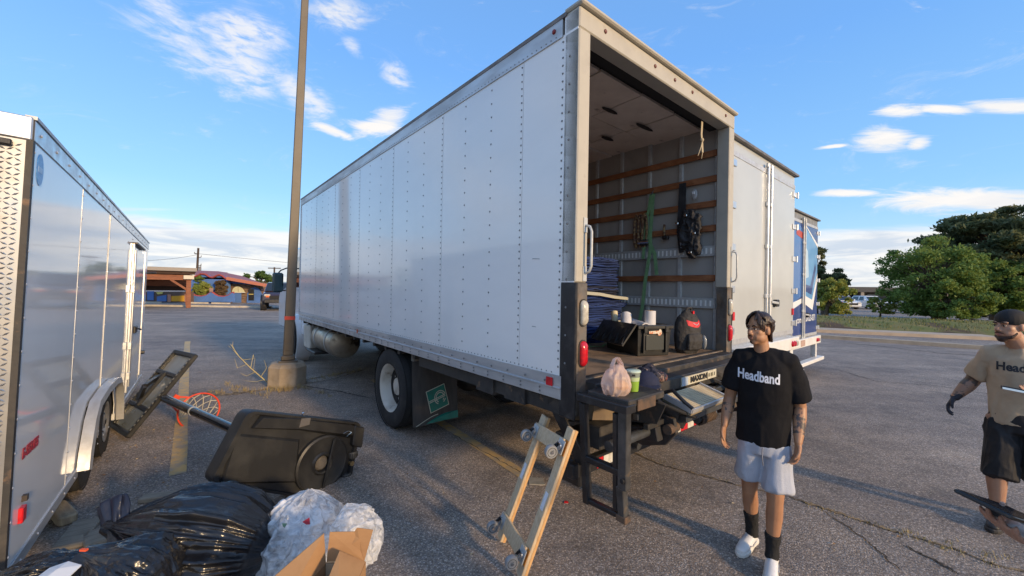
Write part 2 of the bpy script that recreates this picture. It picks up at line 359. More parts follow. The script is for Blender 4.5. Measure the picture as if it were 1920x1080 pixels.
YAW = 0.6966; TU = Vector((-sin(YAW), cos(YAW), 0)); TV = Vector((cos(YAW), sin(YAW), 0)); TO = Vector((0.416, 2.638, 0))
def T(x, y, z): return TO + TV * x + TU * y + Vector((0, 0, z))
def wob(pts, k=6, amp=.02, seed=1):
    r = random.Random(seed); out = []
    for a, b in zip(pts[:-1], pts[1:]):
        a, b = Vector(a), Vector(b)
        for i in range(k): out.append(a.lerp(b, i / k) + Vector((r.uniform(-amp, amp), r.uniform(-amp, amp), 0)))
    out.append(Vector(pts[-1])); return out
def strip(pts, w, z, jit=0.0, seed=3):       # flat strip along ground
    r = random.Random(seed); m = MB(); P = [Vector((p[0], p[1], z)) for p in pts]; v = []; nP = len(P)
    for i, p in enumerate(P):
        t = (P[min(i + 1, len(P) - 1)] - P[max(i - 1, 0)]).normalized(); n = Vector((-t.y, t.x, 0))
        tp = min(1, .15 + 6 * min(i, nP - 1 - i) / nP) if jit > .3 else 1; w1, w2 = w * tp * (1 + r.uniform(-jit, jit)), w * tp * (1 + r.uniform(-jit, jit)); v += [p + n * w1 / 2, p - n * w2 / 2]
    return m.add(v, [(2 * i, 2 * i + 1, 2 * i + 3, 2 * i + 2) for i in range(len(P) - 1)])
yl = pm('faded_yellow_paint', (.60, .40, .16), .85, col2=(.38, .31, .22), nscale=9, nmix=(.42, .62), bump=.3, bscale=80, coord='Object', detail=6, col3=(.30, .26, .21), n3scale=2.4, n3mix=(.55, .7))
for a, b in ((gp(332, 890), gp(352, 640)), (gp(700, 712), gp(985, 893))):
    strip(wob([a, b], 14, .006, 5), .13, .004, .10).build('painted_line', yl, kind='structure')
dirt = pm('crack_dirt', (.34, .24, .13), .95, col2=(.055, .048, .04), nscale=14, nmix=(.4, .6), bump=.5, bscale=60)
crk = pm('crack_dark', (.035, .032, .03), .95, col2=(.11, .085, .055), nscale=7, nmix=(.5, .65))
def crack(pix, w, mat, seed, jit=.6, k=16, amp=.010):
    P = [gp(*q) for q in pix]; return strip(wob(P, k, amp, seed), w * .62, .005, jit, seed).build('pavement_crack', mat, kind='structure')
crack([(1150, 838), (1190, 850), (1240, 872), (1385, 910), (1478, 932)], .035, dirt, 4)
crack([(1478, 932), (1560, 958), (1640, 985), (1700, 1004)], .05, dirt, 5, .8)
crack([(1700, 1004), (1790, 1030), (1860, 1058), (1990, 1090)], .03, dirt, 6, .8)
crack([(1540, 955), (1620, 1010), (1690, 1072)], .02, crk, 7)
crack([(1690, 1020), (1750, 1050), (1800, 1078)], .03, crk, 8)
crack([(1540, 640), (1640, 648), (1760, 662), (1850, 668)], .10, crk, 9, .5, 16, .06)
crack([(1560, 690), (1640, 715), (1760, 724), (1920, 750)], .03, crk, 10, .5, 16, .03)
crack([(560, 715), (640, 700), (690, 692)], .07, dirt, 11, .8)
crack([(690, 692), (620, 712), (560, 722)], .05, dirt, 12, .8)
crack([(360, 738), (430, 740), (500, 730)], .22, dirt, 13, .7)
crack([(560, 722), (640, 735), (700, 748)], .04, crk, 14)
crack([(840, 470 + 340), (930, 860), (1010, 905)], .015, crk, 15)

# ------------------------------------------------------------------ big box truck
W, LEN, ZB, ZP, ZT, ZH, ZD, ZF = 2.53, 7.96, 1.04, 1.205, 3.71, 3.555, 1.85, 1.17
truck = thing('box_truck', TO, 'large white box truck with its rear open and liftgate folded', 'box truck', rz=YAW)
R_ = random.Random(21)
def rivet(m, p, n, r=.0085):
    n = Vector(n); a, b, d = frame_from(n); p = Vector(p); k = 5
    v = [p + a * (r * cos(2 * pi * i / k)) + b * (r * sin(2 * pi * i / k)) for i in range(k)] + [p + d * (r * .6) + (a * cos(2 * pi * i / k) + b * sin(2 * pi * i / k)) * r * .55 for i in range(k)]
    m.add(v, [(i, (i + 1) % k, k + (i + 1) % k, k + i) for i in range(k)] + [tuple(range(k, 2 * k))])
seams = [.12, .55, 1.77, 2.98, 4.19, 5.41, 6.62, 7.9]
for i, (a, b) in enumerate(zip(seams[:-1], seams[1:])):
    MB().box(.001, .018, a + .0025, b - .0025, ZP - .01, ZH + .01).build('side_panel', panelw, truck)
MB().box(W - .02, W, .12, 7.9, ZP, ZH).build('far_side_wall', panelw, truck)
rv = MB()
for s in seams:
    z = ZP + .06
    while z < ZH - .03: rivet(rv, (.0, s + .018, z), (-1, 0, 0)); z += .055
    if s < 7:
        wgap = 1.21 if s > .2 else .43
        for q in ((.41, .81) if s > .2 else ()):
            z = ZP + .1
            while z < ZH - .05: rivet(rv, (.0, s + q, z), (-1, 0, 0)); z += .115
y = .2
while y < 7.85: rivet(rv, (0, y, ZP + .014), (-1, 0, 0), .006); rivet(rv, (-.008, y, ZH + .02), (-1, 0, 0), .006); y += .05
y = .25
while y < 7.8:
    rivet(rv, (-.016, y, ZB + .115), (-1, 0, 0), .010)
    for z in (ZB + .03, ZB + .058): rivet(rv, (-.016, y + .05, z), (-1, 0, 0), .009)
    y += .21
for z in np.arange(1.3, 3.5, .19): rivet(rv, (-.006, .07, z), (-1, 0, 0), .009)
rv.build('rivets', rivm, truck, kind='stuff')
tr = MB().box(-.008, .03, .14, 7.94, ZH, ZT - .03).build('top_rail', alum, truck)
MB().box(-.012, W + .012, .10, 7.98, ZT - .03, ZT).build('roof_edge', pm('roof_edge_grey', (.22, .19, .17), .6, col2=(.13, .11, .10), nscale=6), truck)
MB().box(.02, W - .02, .1, 7.9, ZT, ZT + .02).build('roof', white_paint, truck)
br = MB()
br.add([(x, y, z) for y in (.1, 7.93) for x, z in ((.0, ZP), (-.010, ZP), (-.010, ZB + .09), (-.018, ZB + .085), (-.018, ZB + .075), (-.012, ZB + .07), (-.012, ZB + .006), (0, ZB), (.05, ZB), (.05, ZP))],
       [tuple(range(10)), tuple(range(19, 9, -1))] + [(i, (i + 1) % 10, 10 + (i + 1) % 10, 10 + i) for i in range(10)])
br.build('bottom_rail', alum, truck)
MB().box(W - .03, W + .012, .1, 7.93, ZB, ZP).build('bottom_rail', alum, truck)
MB().box(.0, W, 7.9, 7.96, ZB, ZT - .03).build('front_wall', panelw, truck)
MB().box(-.012, .04, 7.93, 7.985, ZB + .1, ZT - .005).build('front_corner_trim', alum, truck, bevel=.01)
MB().box(-.020, -.016, .17, .235, ZB + .085, ZB + .145).build('side_reflector', red_r, truck, bevel=.003)
MB().box(-.020, -.016, 4.13, 4.18, ZB + .07, ZB + .125).build('side_marker', pm('amber_marker', (.65, .12, .04), .3), truck)
MB().ell((-.010, .22, ZT - .085), (.012, .018, .018), 10, 6).build('side_marker', pm('dark_red_marker', (.25, .02, .02), .3), truck, smooth=180)
for k_, (y_, z_, l_, dz) in enumerate(((.33, 2.02, .09, .004), (3.35, 1.30, .07, -.035), (.36, 1.52, .05, .0))):
    MB().add([(-.0015, y_, z_), (-.0015, y_ + l_, z_ + dz), (-.0015, y_ + l_ * .9, z_ + dz + .006), (-.0015, y_ + .01, z_ + .005)], [(0, 1, 2, 3)]).build('scratch', pm('scratch_grey', (.35, .36, .38), .6), truck)
# rear frame
for side, x0, x1, nm in ((0, 0, .115, 'rear_post'), (1, W - .115, W, 'rear_post')):
    MB().box(x0 - .004 if not side else x0, x1 if not side else x1 + .004, -.012, .118, ZD, ZH).build(nm, cream, truck, bevel=.008)
MB().box(-.004, .0, .0, .119, ZD, ZT - .032).build('corner_plate', panelw, truck)
MB().box(-.004, W + .004, -.012, .118, ZH, ZT - .012).build('header', cream, truck, bevel=.008)
MB().box(-.015, W + .02, -.045, .12, ZT - .012, ZT + .022).build('header_lip', cream, truck, bevel=.01)
hm = pm('header_marker', (.16, .05, .04), .4)
for q in (.27, .93, 1.25, 1.57, 2.3):
    MB().ell((q, -.014, ZT - .075), (.016, .010, .016), 8, 6).build('header_marker_light', hm, truck, smooth=180)
MB().box(.116, W - .116, .119, .20, ZH + .005, ZH + .075).build('door_track_box', dark, truck)
for x0, x1, out in ((-.006, .118, -1), (W - .118, W + .006, 1)):
    g = MB()
    g.box(x0 if out < 0 else x1 - .02, x0 + .02 if out < 0 else x1, -.02, .122, .93, ZD).build('corner_guard', blackp, truck, bevel=.006)
    MB().box(x0 + .021 if out < 0 else x0, x1 if out < 0 else x1 - .021, -.016, .10, .95, ZD - .002).build('light_plate', pm('worn_grey_plate', (.17, .155, .14), .55, .3, col2=(.09, .075, .06), nscale=9, col3=(.22, .16, .11), n3scale=7, bump=.1), truck, bevel=.005)
    xc = .072 if out < 0 else W - .072
    def oval(z, h, w, mat, name):
        m = MB(); rings = []
        for q, dep in ((1.0, -.016), (.98, -.034), (.80, -.046), (.3, -.052)):
            ring = []
            for i in range(20):
                t = 2 * pi * i / 20; cx = cos(t) * w; cz = sin(t) * w + (h - w) * (1 if sin(t) > 0 else -1)
                ring.append((xc + cx * q, dep, z + cz * q))
            rings.append(ring)
        m.loft(rings).build(name, mat, truck, smooth=50)
        MB().loft([[(xc + cos(2 * pi * i / 20) * (w + .008), dd, z + (sin(2 * pi * i / 20) * (w + .008) + (h - w) * (1 if sin(2 * pi * i / 20) > 0 else -1))) for i in range(20)] for dd in (-.015, -.022)]).build('light_grommet', rubber, truck)
    oval(1.645, .086, .031, clearl, 'reverse_light'); oval(1.37, .086, .032, red_l, 'tail_light')
    # grab handle
    hx = .085 if out < 0 else W - .03
    MB().tube([(hx, -.012, 2.24), (hx, -.055, 2.225), (hx, -.07, 2.19), (hx, -.07, 1.96), (hx, -.055, 1.925), (hx, -.012, 1.91)], .009, 8).build('grab_handle', steel, truck, smooth=60)
    for z in (2.24, 1.91): MB().box(hx - .018, hx + .018, -.018, -.012, z - .05, z + .05).build('handle_plate', steel, truck)
# inside
lin = pm('liner_panel', (.40, .38, .35), .6, col2=(.33, .315, .29), nscale=3, bump=.05, bscale=20, col3=(.46, .435, .40), n3scale=1.5, n3mix=(.55, .8))
posts = [.14, .55, .96, 1.37, 1.78, 2.19, 2.60, 3.01, 3.42, 3.83, 4.24, 4.65, 5.06, 5.47, 5.88, 6.29, 6.70, 7.11, 7.52]
for sgn, xo in ((1, W - .028), (-1, .028)):
    for a, b in zip(posts, posts[1:] + [7.88]):
        MB().box(min(xo, xo - sgn * .008), max(xo, xo - sgn * .008), a + .03, b - .004, ZF, 3.668).build('liner_panel', lin, truck)
        MB().add([(xo - sgn * dx, a + dy, z) for z in (ZF, 3.66) for dx, dy in ((0, -.03), (.03, -.018), (.03, .018), (0, .03))],
                 [(0, 1, 5, 4), (1, 2, 6, 5), (2, 3, 7, 6), (0, 3, 2, 1), (4, 5, 6, 7)]).build('wall_post', steel, truck)
    for z in (3.33, 3.05, 2.775, 2.505, 1.955):
        MB().box(min(xo - sgn * .031, xo - sgn * .05), max(xo - sgn * .031, xo - sgn * .05), .13, 7.85, z - .035, z + .035).build('wood_slat', wood, truck, bevel=.004)
    for z in (2.255, 1.675):
        t0, t1 = xo - sgn * .031, xo - sgn * .045
        trk = MB().box(min(t0, t1), max(t0, t1), .13, 7.85, z - .058, z + .058).build('cargo_track', steel, truck, bevel=.004)
        sl = MB(); y = .18
        while y < (4.2 if sgn > 0 else 1.0):
            sl.box(min(t1, t1 - sgn * .004), max(t1, t1 - sgn * .004), y - .009, y + .009, z - .032, z + .032); y += .052
        sl.build('track_slots', pm('bright_slot', (.86, .88, .86), .4), trk, kind='stuff')
MB().box(.029, W - .029, 7.84, 7.898, ZF, 3.668).build('bulkhead', lin, truck)
ceil = pm('ceiling_board', (.80, .71, .62), .8, col2=(.70, .61, .53), nscale=4, bump=.12, bscale=12, col3=(.2, .16, .13), n3scale=3.5, n3mix=(.62, .72))
MB().box(.02, W - .02, .12, 7.88, 3.662, 3.678).build('ceiling_deck', dark, truck)
cw = (W - .06) / 4; cm = MB().box(.011, cw - .011, .011, .61 - .011, -.012, .012); cme = cm.mesh('ceiling_panel'); cme.materials.append(ceil)
for i in range(4):
    for j in range(12):
        o = link('ceiling_panel', cme, truck, fix=False); o.location = (.03 + cw * i, .31 + .61 * j, 3.645 + R_.uniform(-.006, .004)); o.rotation_euler = (R_.uniform(-.012, .012), R_.uniform(-.012, .012), 0)
cs = MB(); 
for i in range(1, 4):
    for j in range(12):
        x, y = .03 + cw * i + R_.uniform(-.03, .03), .31 + .61 * j + .3 + R_.uniform(-.12, .12); l, w_ = R_.uniform(.10, .17), R_.uniform(.03, .05)
        cs.add([(x + cos(t) * l + R_.uniform(-.015, .015), y + sin(t) * w_, 3.612) for t in np.linspace(0, 2 * pi, 10)[:-1]], [tuple(range(9))])
cs.build('ceiling_patches', pm('ceiling_patch_dark', (.035, .03, .028), .9), truck, kind='stuff')
def floor_mat():
    m = pm('worn_tread_floor', (.34, .235, .155), .7, .1, col2=(.24, .165, .11), nscale=3, bump=0, col3=(.09, .075, .06), n3scale=6, n3mix=(.5, .75))
    nt = m.node_tree; L = nt.links; p = nt.nodes['Principled BSDF']; tc = nt.nodes.new('ShaderNodeTexCoord')
    ck = nt.nodes.new('ShaderNodeTexVoronoi'); ck.inputs['Scale'].default_value = 38; ck.distance = 'CHEBYCHEV'; ck.inputs['Randomness'].default_value = .08; L.new(tc.outputs['Object'], ck.inputs['Vector'])
    b = nt.nodes.new('ShaderNodeBump'); b.inputs['Strength'].default_value = .8; b.inputs['Distance'].default_value = .006; L.new(ck.outputs['Distance'], b.inputs['Height']); L.new(b.outputs[0], p.inputs['Normal']); return m
MB().box(.02, W - .02, .12, 7.88, ZB + .02, ZF).build('cargo_floor', floor_mat(), truck)
MB().box(.118, W - .118, -.10, .119, ZF - .10, ZF + .004).build('rear_sill', blackg, truck, bevel=.006)
MB().box(.118, W - .118, .02, .05, ZF + .004, ZF + .012).build('sill_edge', pm('worn_sill_edge', (.36, .30, .24), .5, .5, col2=(.2, .15, .11), nscale=20), truck)
# wheels
def wheel(parent, c, R, w, side, rim_mat, deep, tyre_r=.30, name='wheel', lugs=True):
    wh = thing(name, c, None, None); wh.parent = parent
    s = side; hw = w / 2; r0 = tyre_r
    prof = [(r0, -hw * .9), (r0 + .03, -hw), (R - .06, -hw), (R - .015, -hw * .88), (R, -hw * .65), (R, hw * .65), (R - .015, hw * .88), (R - .06, hw), (r0 + .03, hw), (r0, hw * .9)]
    MB().lathe(prof, (0, 0, 0), (s, 0, 0), 40).build('tyre', rubber, wh, smooth=40)
    gr = MB()
    for k in (-.45, -.15, .15, .45): gr.lathe([(R + .001, w * k - .006), (R + .003, w * k), (R + .001, w * k + .006)], (0, 0, 0), (s, 0, 0), 40)
    gr.build('tread_grooves', dark, wh, kind='stuff')
    rp = [(r0 + .006, hw * .97), (r0 - .004, hw * .93), (r0 - .02, hw * .8), (r0 - .035, hw * (.35 if deep else .6)), (r0 - .06, hw * (-.1 if deep else .55)), (r0 * .62, hw * (-.2 if deep else .5)), (r0 * .42, hw * (-.25 if deep else .55)), (r0 * .36, hw * (.2 if deep else .8)), (0.001, hw * (.25 if deep else .85))]
    rim = MB().lathe(rp, (0, 0, 0), (s, 0, 0), 32).build('rim', rim_mat, wh, smooth=35)
    if lugs:
        lg = MB()
        for i in range(8):
            t = 2 * pi * i / 8; rr = r0 * .52; x = s * hw * (-.22 if deep else .52)
            lg.cyl((x, rr * cos(t), rr * sin(t)), (x + s * .03, rr * cos(t), rr * sin(t)), .014, n=6)
        lg.build('lug_nuts', chrome, rim, kind='stuff')
    MB().lathe([(r0 - .02, -hw * .9), (r0 - .04, 0), (.001, 0)], (0, 0, 0), (s, 0, 0), 24).build('rim_back', dark, wh)
    return wh
rimw = pm('cream_white_wheel', (.66, .62, .54), .45, col2=(.50, .45, .37), nscale=5, nmix=(.45, .7), col3=(.24, .17, .11), n3scale=7, n3mix=(.62, .75))
WR = .505; WY = 3.13
for s, x in ((-1, .18), (1, W - .18)):
    wheel(truck, (x, WY, WR), WR, .27, s, rimw, True); wheel(truck, (x - s * .31, WY, WR), WR, .27, s, rimw, True)
    wheel(truck, (x + s * .02, 9.0, WR - .01), WR - .01, .27, s, rimw, False)
MB().cyl((.35, WY, WR), (W - .35, WY, WR), .09).build('rear_axle', blackg, truck, smooth=40)
MB().ell((W / 2, WY, WR), (.22, .24, .22)).build('differential', blackg, truck, smooth=180)
for x in (.82, W - .82): MB().box(x - .04, x + .04, .25, 10.2, .80, 1.04).build('chassis_rail', blackg, truck, bevel=.004)
crossm = MB()
for y in np.arange(.4, 7.8, .41): MB().box(.05, W - .05, y - .03, y + .03, .975, 1.042).build('cross_member', blackg, truck)
for x in (.62, W - .62): MB().tube([(x, 2.3, .92), (x, 2.7, .72), (x, WY, .62), (x, 3.6, .72), (x, 4.0, .92)], .045, 6).build('leaf_spring', blackg, truck)
MB().cyl((W / 2, 3.3, .55), (W / 2, 8, .75), .05).build('drive_shaft', blackg, truck, smooth=40)
# mud flaps
flapm = pm('mud_flap_rubber', (.045, .043, .042), .75, col2=(.075, .068, .062), nscale=4, bump=.1, bscale=30, stretch=(3, 1, .6))
green = pm('flap_green', (.005, .19, .145), .5, col2=(.01, .14, .11), nscale=12)
pale = pm('flap_line', (.52, .54, .44), .5)
FY = 2.50
for x0, lg in ((.06, 1), (W - .66, 0)):
    fl = MB(); N_ = 8
    def fp(u, v): return (x0 + .60 * u, FY - .05 * v * v - .012 * sin(u * 7), .98 - .80 * v)
    fl.add([fp(i / N_, j / N_) for j in range(N_ + 1) for i in range(N_ + 1)] + [(p[0], p[1] + .01, p[2]) for p in [fp(i / N_, j / N_) for j in range(N_ + 1) for i in range(N_ + 1)]],
           [(j * 9 + i, j * 9 + i + 1, j * 9 + i + 10, j * 9 + i + 9) for j in range(8) for i in range(8)] + [(81 + j * 9 + i, 81 + j * 9 + i + 9, 81 + j * 9 + i + 10, 81 + j * 9 + i + 1) for j in range(8) for i in range(8)])
    flo = fl.build('mud_flap', flapm, truck, smooth=60)
    MB().box(x0, x0 + .62, FY - .03, FY + .03, .94, 1.04).build('flap_hanger', pm('dull_grey_steel', (.20, .18, .15), .7, .2, col2=(.12, .1, .08), nscale=8), truck)
    if lg:
        def F(a, b, d): # print coordinates on the flap, metres from its lower left corner
            u, v = a / .60, 1 - b / .80; p = fp(u, v); return (p[0], p[1] - d, p[2])
        def dec(poly, mat, name, d): MB().add([F(a, b, d) for a, b in poly], [tuple(range(len(poly)))]).build(name, mat, flo)
        cxy = np.array((.32, .285)); th = radians(13)
        def rot2(q): return cxy + np.array((q[0] * cos(th) - q[1] * sin(th), q[0] * sin(th) + q[1] * cos(th)))
        def sq(h, d, mat, nm): dec([tuple(rot2(h * np.array(q))) for q in ((-1, -1), (1, -1), (1, 1), (-1, 1))], mat, nm, d)
        sq(.135, .012, pale, 'emblem_border'); sq(.126, .015, green, 'emblem_field')
        def arc(c, rx, ry, t0, t1, n, wd, name):
            P = [rot2(np.array((c[0] + rx * cos(t), c[1] + ry * sin(t)))) for t in np.linspace(t0, t1, n)]; a = []; b = []
            for i, p in enumerate(P):
                t = P[min(i + 1, n - 1)] - P[max(i - 1, 0)]; t = t / np.linalg.norm(t); nn = np.array((-t[1], t[0])); a.append(p + nn * wd / 2); b.append(p - nn * wd / 2)
            MB().add([F(*q, .022) for q in a + b], [(i, i + 1, n + i + 1, n + i) for i in range(n - 1)]).build(name, pale, flo)
        for k in (0, 1): arc((.035, .0), .078 - .022 * k, .078 - .022 * k, radians(10), radians(330), 26, .011, 'emblem_stroke')
        for dy in (-.009, .009): dec([tuple(rot2(np.array(q))) for q in ((-.125, dy - .005), (.11, dy - .005), (.11, dy + .005), (-.125, dy + .005))], pale, 'emblem_stroke', .022)
        n = 12; top = [(.16 + .44 * i / n, .02 + .075 * sin(min(1, i / n * 1.15) * pi / 2)) for i in range(n + 1)]
        dec([(.16, .012), (.60, .012)] + top[::-1][:-1], green, 'flap_stripe', .004)
        a = [(.03 + .30 * i / n, .005 + .088 * sin(i / n * pi / 2)) for i in range(n + 1)]
        MB().add([F(x, y + .004, .006) for x, y in a] + [F(x, y - .004, .006) for x, y in a], [(i, i + 1, n + 2 + i, n + 1 + i) for i in range(n)]).build('flap_line', pale, flo)
# fuel tank, steps, cab
tankm = pm('dirty_tank_aluminium', (.44, .40, .33), .35, .75, col2=(.30, .25, .18), nscale=4, rvar=.2, col3=(.06, .045, .035), n3scale=2.6, n3mix=(.56, .66))
MB().lathe([(.001, 0), (.24, .012), (.275, .03), (.285, .07), (.285, 1.35), (.275, 1.39), (.24, 1.41), (.001, 1.42)], (.36, 5.88, .73), (0, 1, 0), 32).build('fuel_tank', tankm, truck, smooth=40)
for y in (6.25, 7.0): MB().lathe([(.288, -.03), (.293, -.03), (.293, .03), (.288, .03)], (.36, y, .73), (0, 1, 0), 32, closed=True).build('tank_strap', steel, truck, smooth=40)
MB().box(.06, .60, 6.5, 7.3, 1.005, 1.03).build('tank_step', blackp, truck, bevel=.008)
MB().box(.02, .55, 6.7, 7.4, .43, .48).build('cab_step', blackp, truck, bevel=.008)
MB().box(.08, .55, 7.35, 7.9, .45, .95).build('battery_box', pm('off_white_box', (.62, .60, .53), .5, col2=(.5, .47, .4), nscale=6), truck, bevel=.02)
cabm = pm('cab_white_paint', (.78, .79, .80), .2, coat=.6)
cab = MB()
prof = [(8.1, .62), (8.1, 2.55), (8.25, 2.72), (9.25, 2.72), (9.55, 2.60), (10.0, 1.85), (11.2, 1.62), (11.35, 1.45), (11.35, .62)]
cab.prism([(y, z) for y, z in prof], basis((.16, 0, 0), (0, 1, 0), (0, 0, 1)), W - .32)
cab.build('cab', cabm, truck, bevel=.05)
MB().prism([(8.55, 1.75), (9.78, 1.75), (9.45, 2.45), (8.6, 2.5)], basis((.152, 0, 0), (0, 1, 0), (0, 0, 1)), .006).build('cab_window', glass_d, truck)
MB().prism([(8.5, .75), (9.75, .75), (9.8, 1.72), (8.5, 1.72)], basis((.150, 0, 0), (0, 1, 0), (0, 0, 1)), .01).build('cab_door', cabm, truck, bevel=.01)
MB().lathe([(.54, 0), (.60, .0), (.60, .30), (.54, .30)], (.06, 9.0, .5), (1, 0, 0), 28, closed=True).build('wheel_arch', cabm, truck, smooth=40)
mir = MB().box(-.30, -.06, 9.42, 9.50, 1.62, 2.10).build('side_mirror', pm('mirror_back_teal', (.02, .06, .07), .25, coat=.4), truck, bevel=.035)
MB().tube([(.16, 9.40, 2.22), (.0, 9.44, 2.22), (-.12, 9.46, 2.16), (-.18, 9.46, 2.08)], .016, 8).build('mirror_arm', blackp, truck, smooth=60)
MB().tube([(.16, 9.40, 1.68), (-.05, 9.46, 1.66), (-.16, 9.46, 1.70)], .014, 8).build('mirror_arm', blackp, truck, smooth=60)

# ------------------------------------------------------------------ liftgate
lg = thing('liftgate', (0, 0, 0), None, None); lg.parent = truck; tag(lg, 'worn black steel liftgate folded under the truck rear')
MB().box(.02, .42, -.42, -.105, 1.105, 1.15).build('bed_extension', blackg, lg, bevel=.006)
MB().box(.10, .30, -.43, -.421, 1.075, 1.145).build('bed_extension_lip', rust, lg, bevel=.004)
MB().box(.42, 2.40, -.22, -.105, 1.075, 1.135).build('sill_extension', blackg, lg, bevel=.006)
MB().box(.42, 2.10, -.235, -.221, 1.045, 1.13).build('sill_face', blackg, lg, bevel=.003)
pl = MB().box(1.00, 1.62, -.243, -.236, 1.055, 1.125).build('name_plate', pm('name_plate_cream', (.60, .58, .46), .5, col2=(.45, .42, .33), nscale=15), lg)
MB().box(1.005, 1.10, -.246, -.243, 1.058, 1.122).build('plate_sticker', pm('pale_blue_sticker', (.42, .50, .60), .5), pl)
TM = lambda x, z, y=-.2465: basis((x, y, z), (1, 0, 0), (0, 0, 1))
text('plate_lettering', 'MAXON', .062, TM(1.285, 1.09), pm('plate_black', (.02, .02, .02), .5), pl, offset=.003, sx=1.25)
MB().box(1.442, 1.446, -.2465, -.244, 1.06, 1.12).build('plate_rule', MATS['plate_black'], pl)
[MB().box(a, b, -.2465, -.244, 1.075, 1.105).build('plate_mark', pm('plate_olive', (.16, .15, .10), .6), pl) for a, b in ((1.468, 1.485), (1.51, 1.545), (1.572, 1.584))]
# side ladder frame hanging on the left
lad = thing('step_frame', (0, 0, 0), None, None); lad.parent = lg
def lb(p0, p1, w, h, name='frame_bar', mat=blackp, up=(1, 0, 0)): return MB().bar(p0, p1, w, h, up).build(name, mat, lad, bevel=.004)
lb((.03, -.05, 1.10), (.03, -.43, 1.10), .10, .05, 'top_bar', up=(0, 0, 1))
lb((.03, -.07, 1.06), (.06, -.09, .40), .045, .05); lb((.03, -.33, 1.06), (.06, -.32, .46), .035, .05)
MB().bar((.005, -.40, 1.11), (.025, -.39, .62), .06, .05, (1, 0, 0)).build('channel_upright', pm('worn_channel', (.10, .10, .10), .45, .4, col2=(.045, .045, .045), nscale=8, col3=(.2, .15, .1), n3scale=12, n3mix=(.6, .75)), lad, bevel=.004)
MB().bar((.03, -.37, .63), (.06, -.365, .44), .05, .05, (1, 0, 0)).build('channel_lower', MATS['worn_channel'], lad, bevel=.004)
MB().box(.03, .09, -.40, -.33, .405, .445).build('foot', rust, lad, bevel=.004)
lb((.045, -.08, .70), (.045, -.38, .70), .05, .04, 'rung', up=(0, 0, 1)); lb((.06, -.09, .42), (.06, -.38, .43), .04, .03, 'rung', up=(0, 0, 1))
for z in (1.04, .68): MB().lathe([(.001, 0), (.014, 0), (.014, .012), (.001, .014)], (-.003, -.40, z), (-1, 0, 0), 8).build('bolt', dark, lad)
# folded platform with ribbed aluminium step
stepm = pm('tan_ribbed_alu', (.62, .52, .34), .5, .0, col2=(.50, .41, .26), nscale=10)
c0, c1, c2, c3 = Vector((.70, -.26, 1.035)), Vector((1.26, -.26, 1.035)), Vector((1.26, -.47, .975)), Vector((.70, -.47, .975))
fo = MB(); nrm = (c1 - c0).cross(c3 - c0).normalized()
if nrm.z < 0: nrm = -nrm
fo.add([c - nrm * .035 for c in (c0, c1, c2, c3)] + [c for c in (c0, c1, c2, c3)], [(0, 1, 2, 3), (7, 6, 5, 4), (0, 4, 5, 1), (1, 5, 6, 2), (2, 6, 7, 3), (3, 7, 4, 0)])
step = fo.build('folded_step', pm('dark_tan_alu', (.28, .23, .15), .5), lg)
for i in range(13):
    t = (i + .5) / 13; MB().bar(c0.lerp(c3, t) + nrm * .005, c1.lerp(c2, t) + nrm * .005, .013, .011, nrm).build('rib', stepm, step)
for q, r in ((c0, c3), (c1, c2)): MB().bar(q + nrm * .004, r + nrm * .004, .02, .04, nrm).build('step_side', alum, step)
MB().bar(c3, c2, .012, .03, nrm).build('step_edge', alum, step)
MB().tube([c0 + nrm * .03, c0 + nrm * .06 + Vector((0, -.05, 0)), c3 + nrm * .05 + Vector((0, .06, 0)), c3 + nrm * .02], .014, 7).build('step_hinge', blackp, step, smooth=60)
# folding arms, torsion tube, springs and hydraulic parts
MB().cyl((.10, -.22, .80), (2.42, -.22, .80), .034).build('torsion_tube', pm('greasy_grey_steel', (.13, .14, .15), .35, .6, col2=(.07, .07, .07), nscale=7, rvar=.2), lg, smooth=40)
MB().box(.78, 1.9, -.40, -.33, .855, .915).build('platform_tube', MATS['greasy_grey_steel'], lg, bevel=.01)
sp = MB(); pts = [(1.02 + .24 * i / 90, -.36 + .045 * cos(i / 90 * 2 * pi * 11), .83 + .045 * sin(i / 90 * 2 * pi * 11)) for i in range(91)]
sp.tube(pts, .008, 5).build('coil_spring', rust, lg, smooth=180)
MB().cyl((1.0, -.36, .83), (1.3, -.36, .83), .03).build('spring_core', MATS['greasy_grey_steel'], lg, smooth=40)
for x in (.66, 1.96):
    MB().prism([(-.36, .90), (-.26, .92), (.10, .90), (.14, .80), (.02, .66), (-.12, .64), (-.30, .70), (-.38, .80)], basis((x, 0, 0), (0, 1, 0), (0, 0, 1)), .035).build('arm_bracket', blackg, lg, bevel=.004)
    MB().bar((x - .08, -.30, .80), (x - .08, .55, .62), .07, .10).build('lift_arm', blackg, lg, bevel=.006)
    MB().cyl((x - .05, -.34, .83), (x + .07, -.34, .83), .035).build('pivot_pin', rust, lg, smooth=40)
    MB().cyl((x + .07, -.05, .60), (x + .07, .7, .75), .035).build('hydraulic_cylinder', MATS['greasy_grey_steel'], lg, smooth=40)
MB().box(.20, 2.3, -.08, .06, .70, .86).build('main_beam', blackg, lg, bevel=.008)
MB().box(.15, 2.35, .12, .30, .62, .74).build('main_beam', blackg, lg, bevel=.008)
MB().bar((.12, -.05, .98), (.60, -.05, .88), .06, .10).build('side_gusset', pm('tan_dusty_steel', (.24, .18, .115), .7, .1, col2=(.15, .11, .075), nscale=6), lg)
MB().bar((.12, .20, .93), (.62, .12, .82), .05, .12).build('side_gusset', MATS['tan_dusty_steel'], lg)
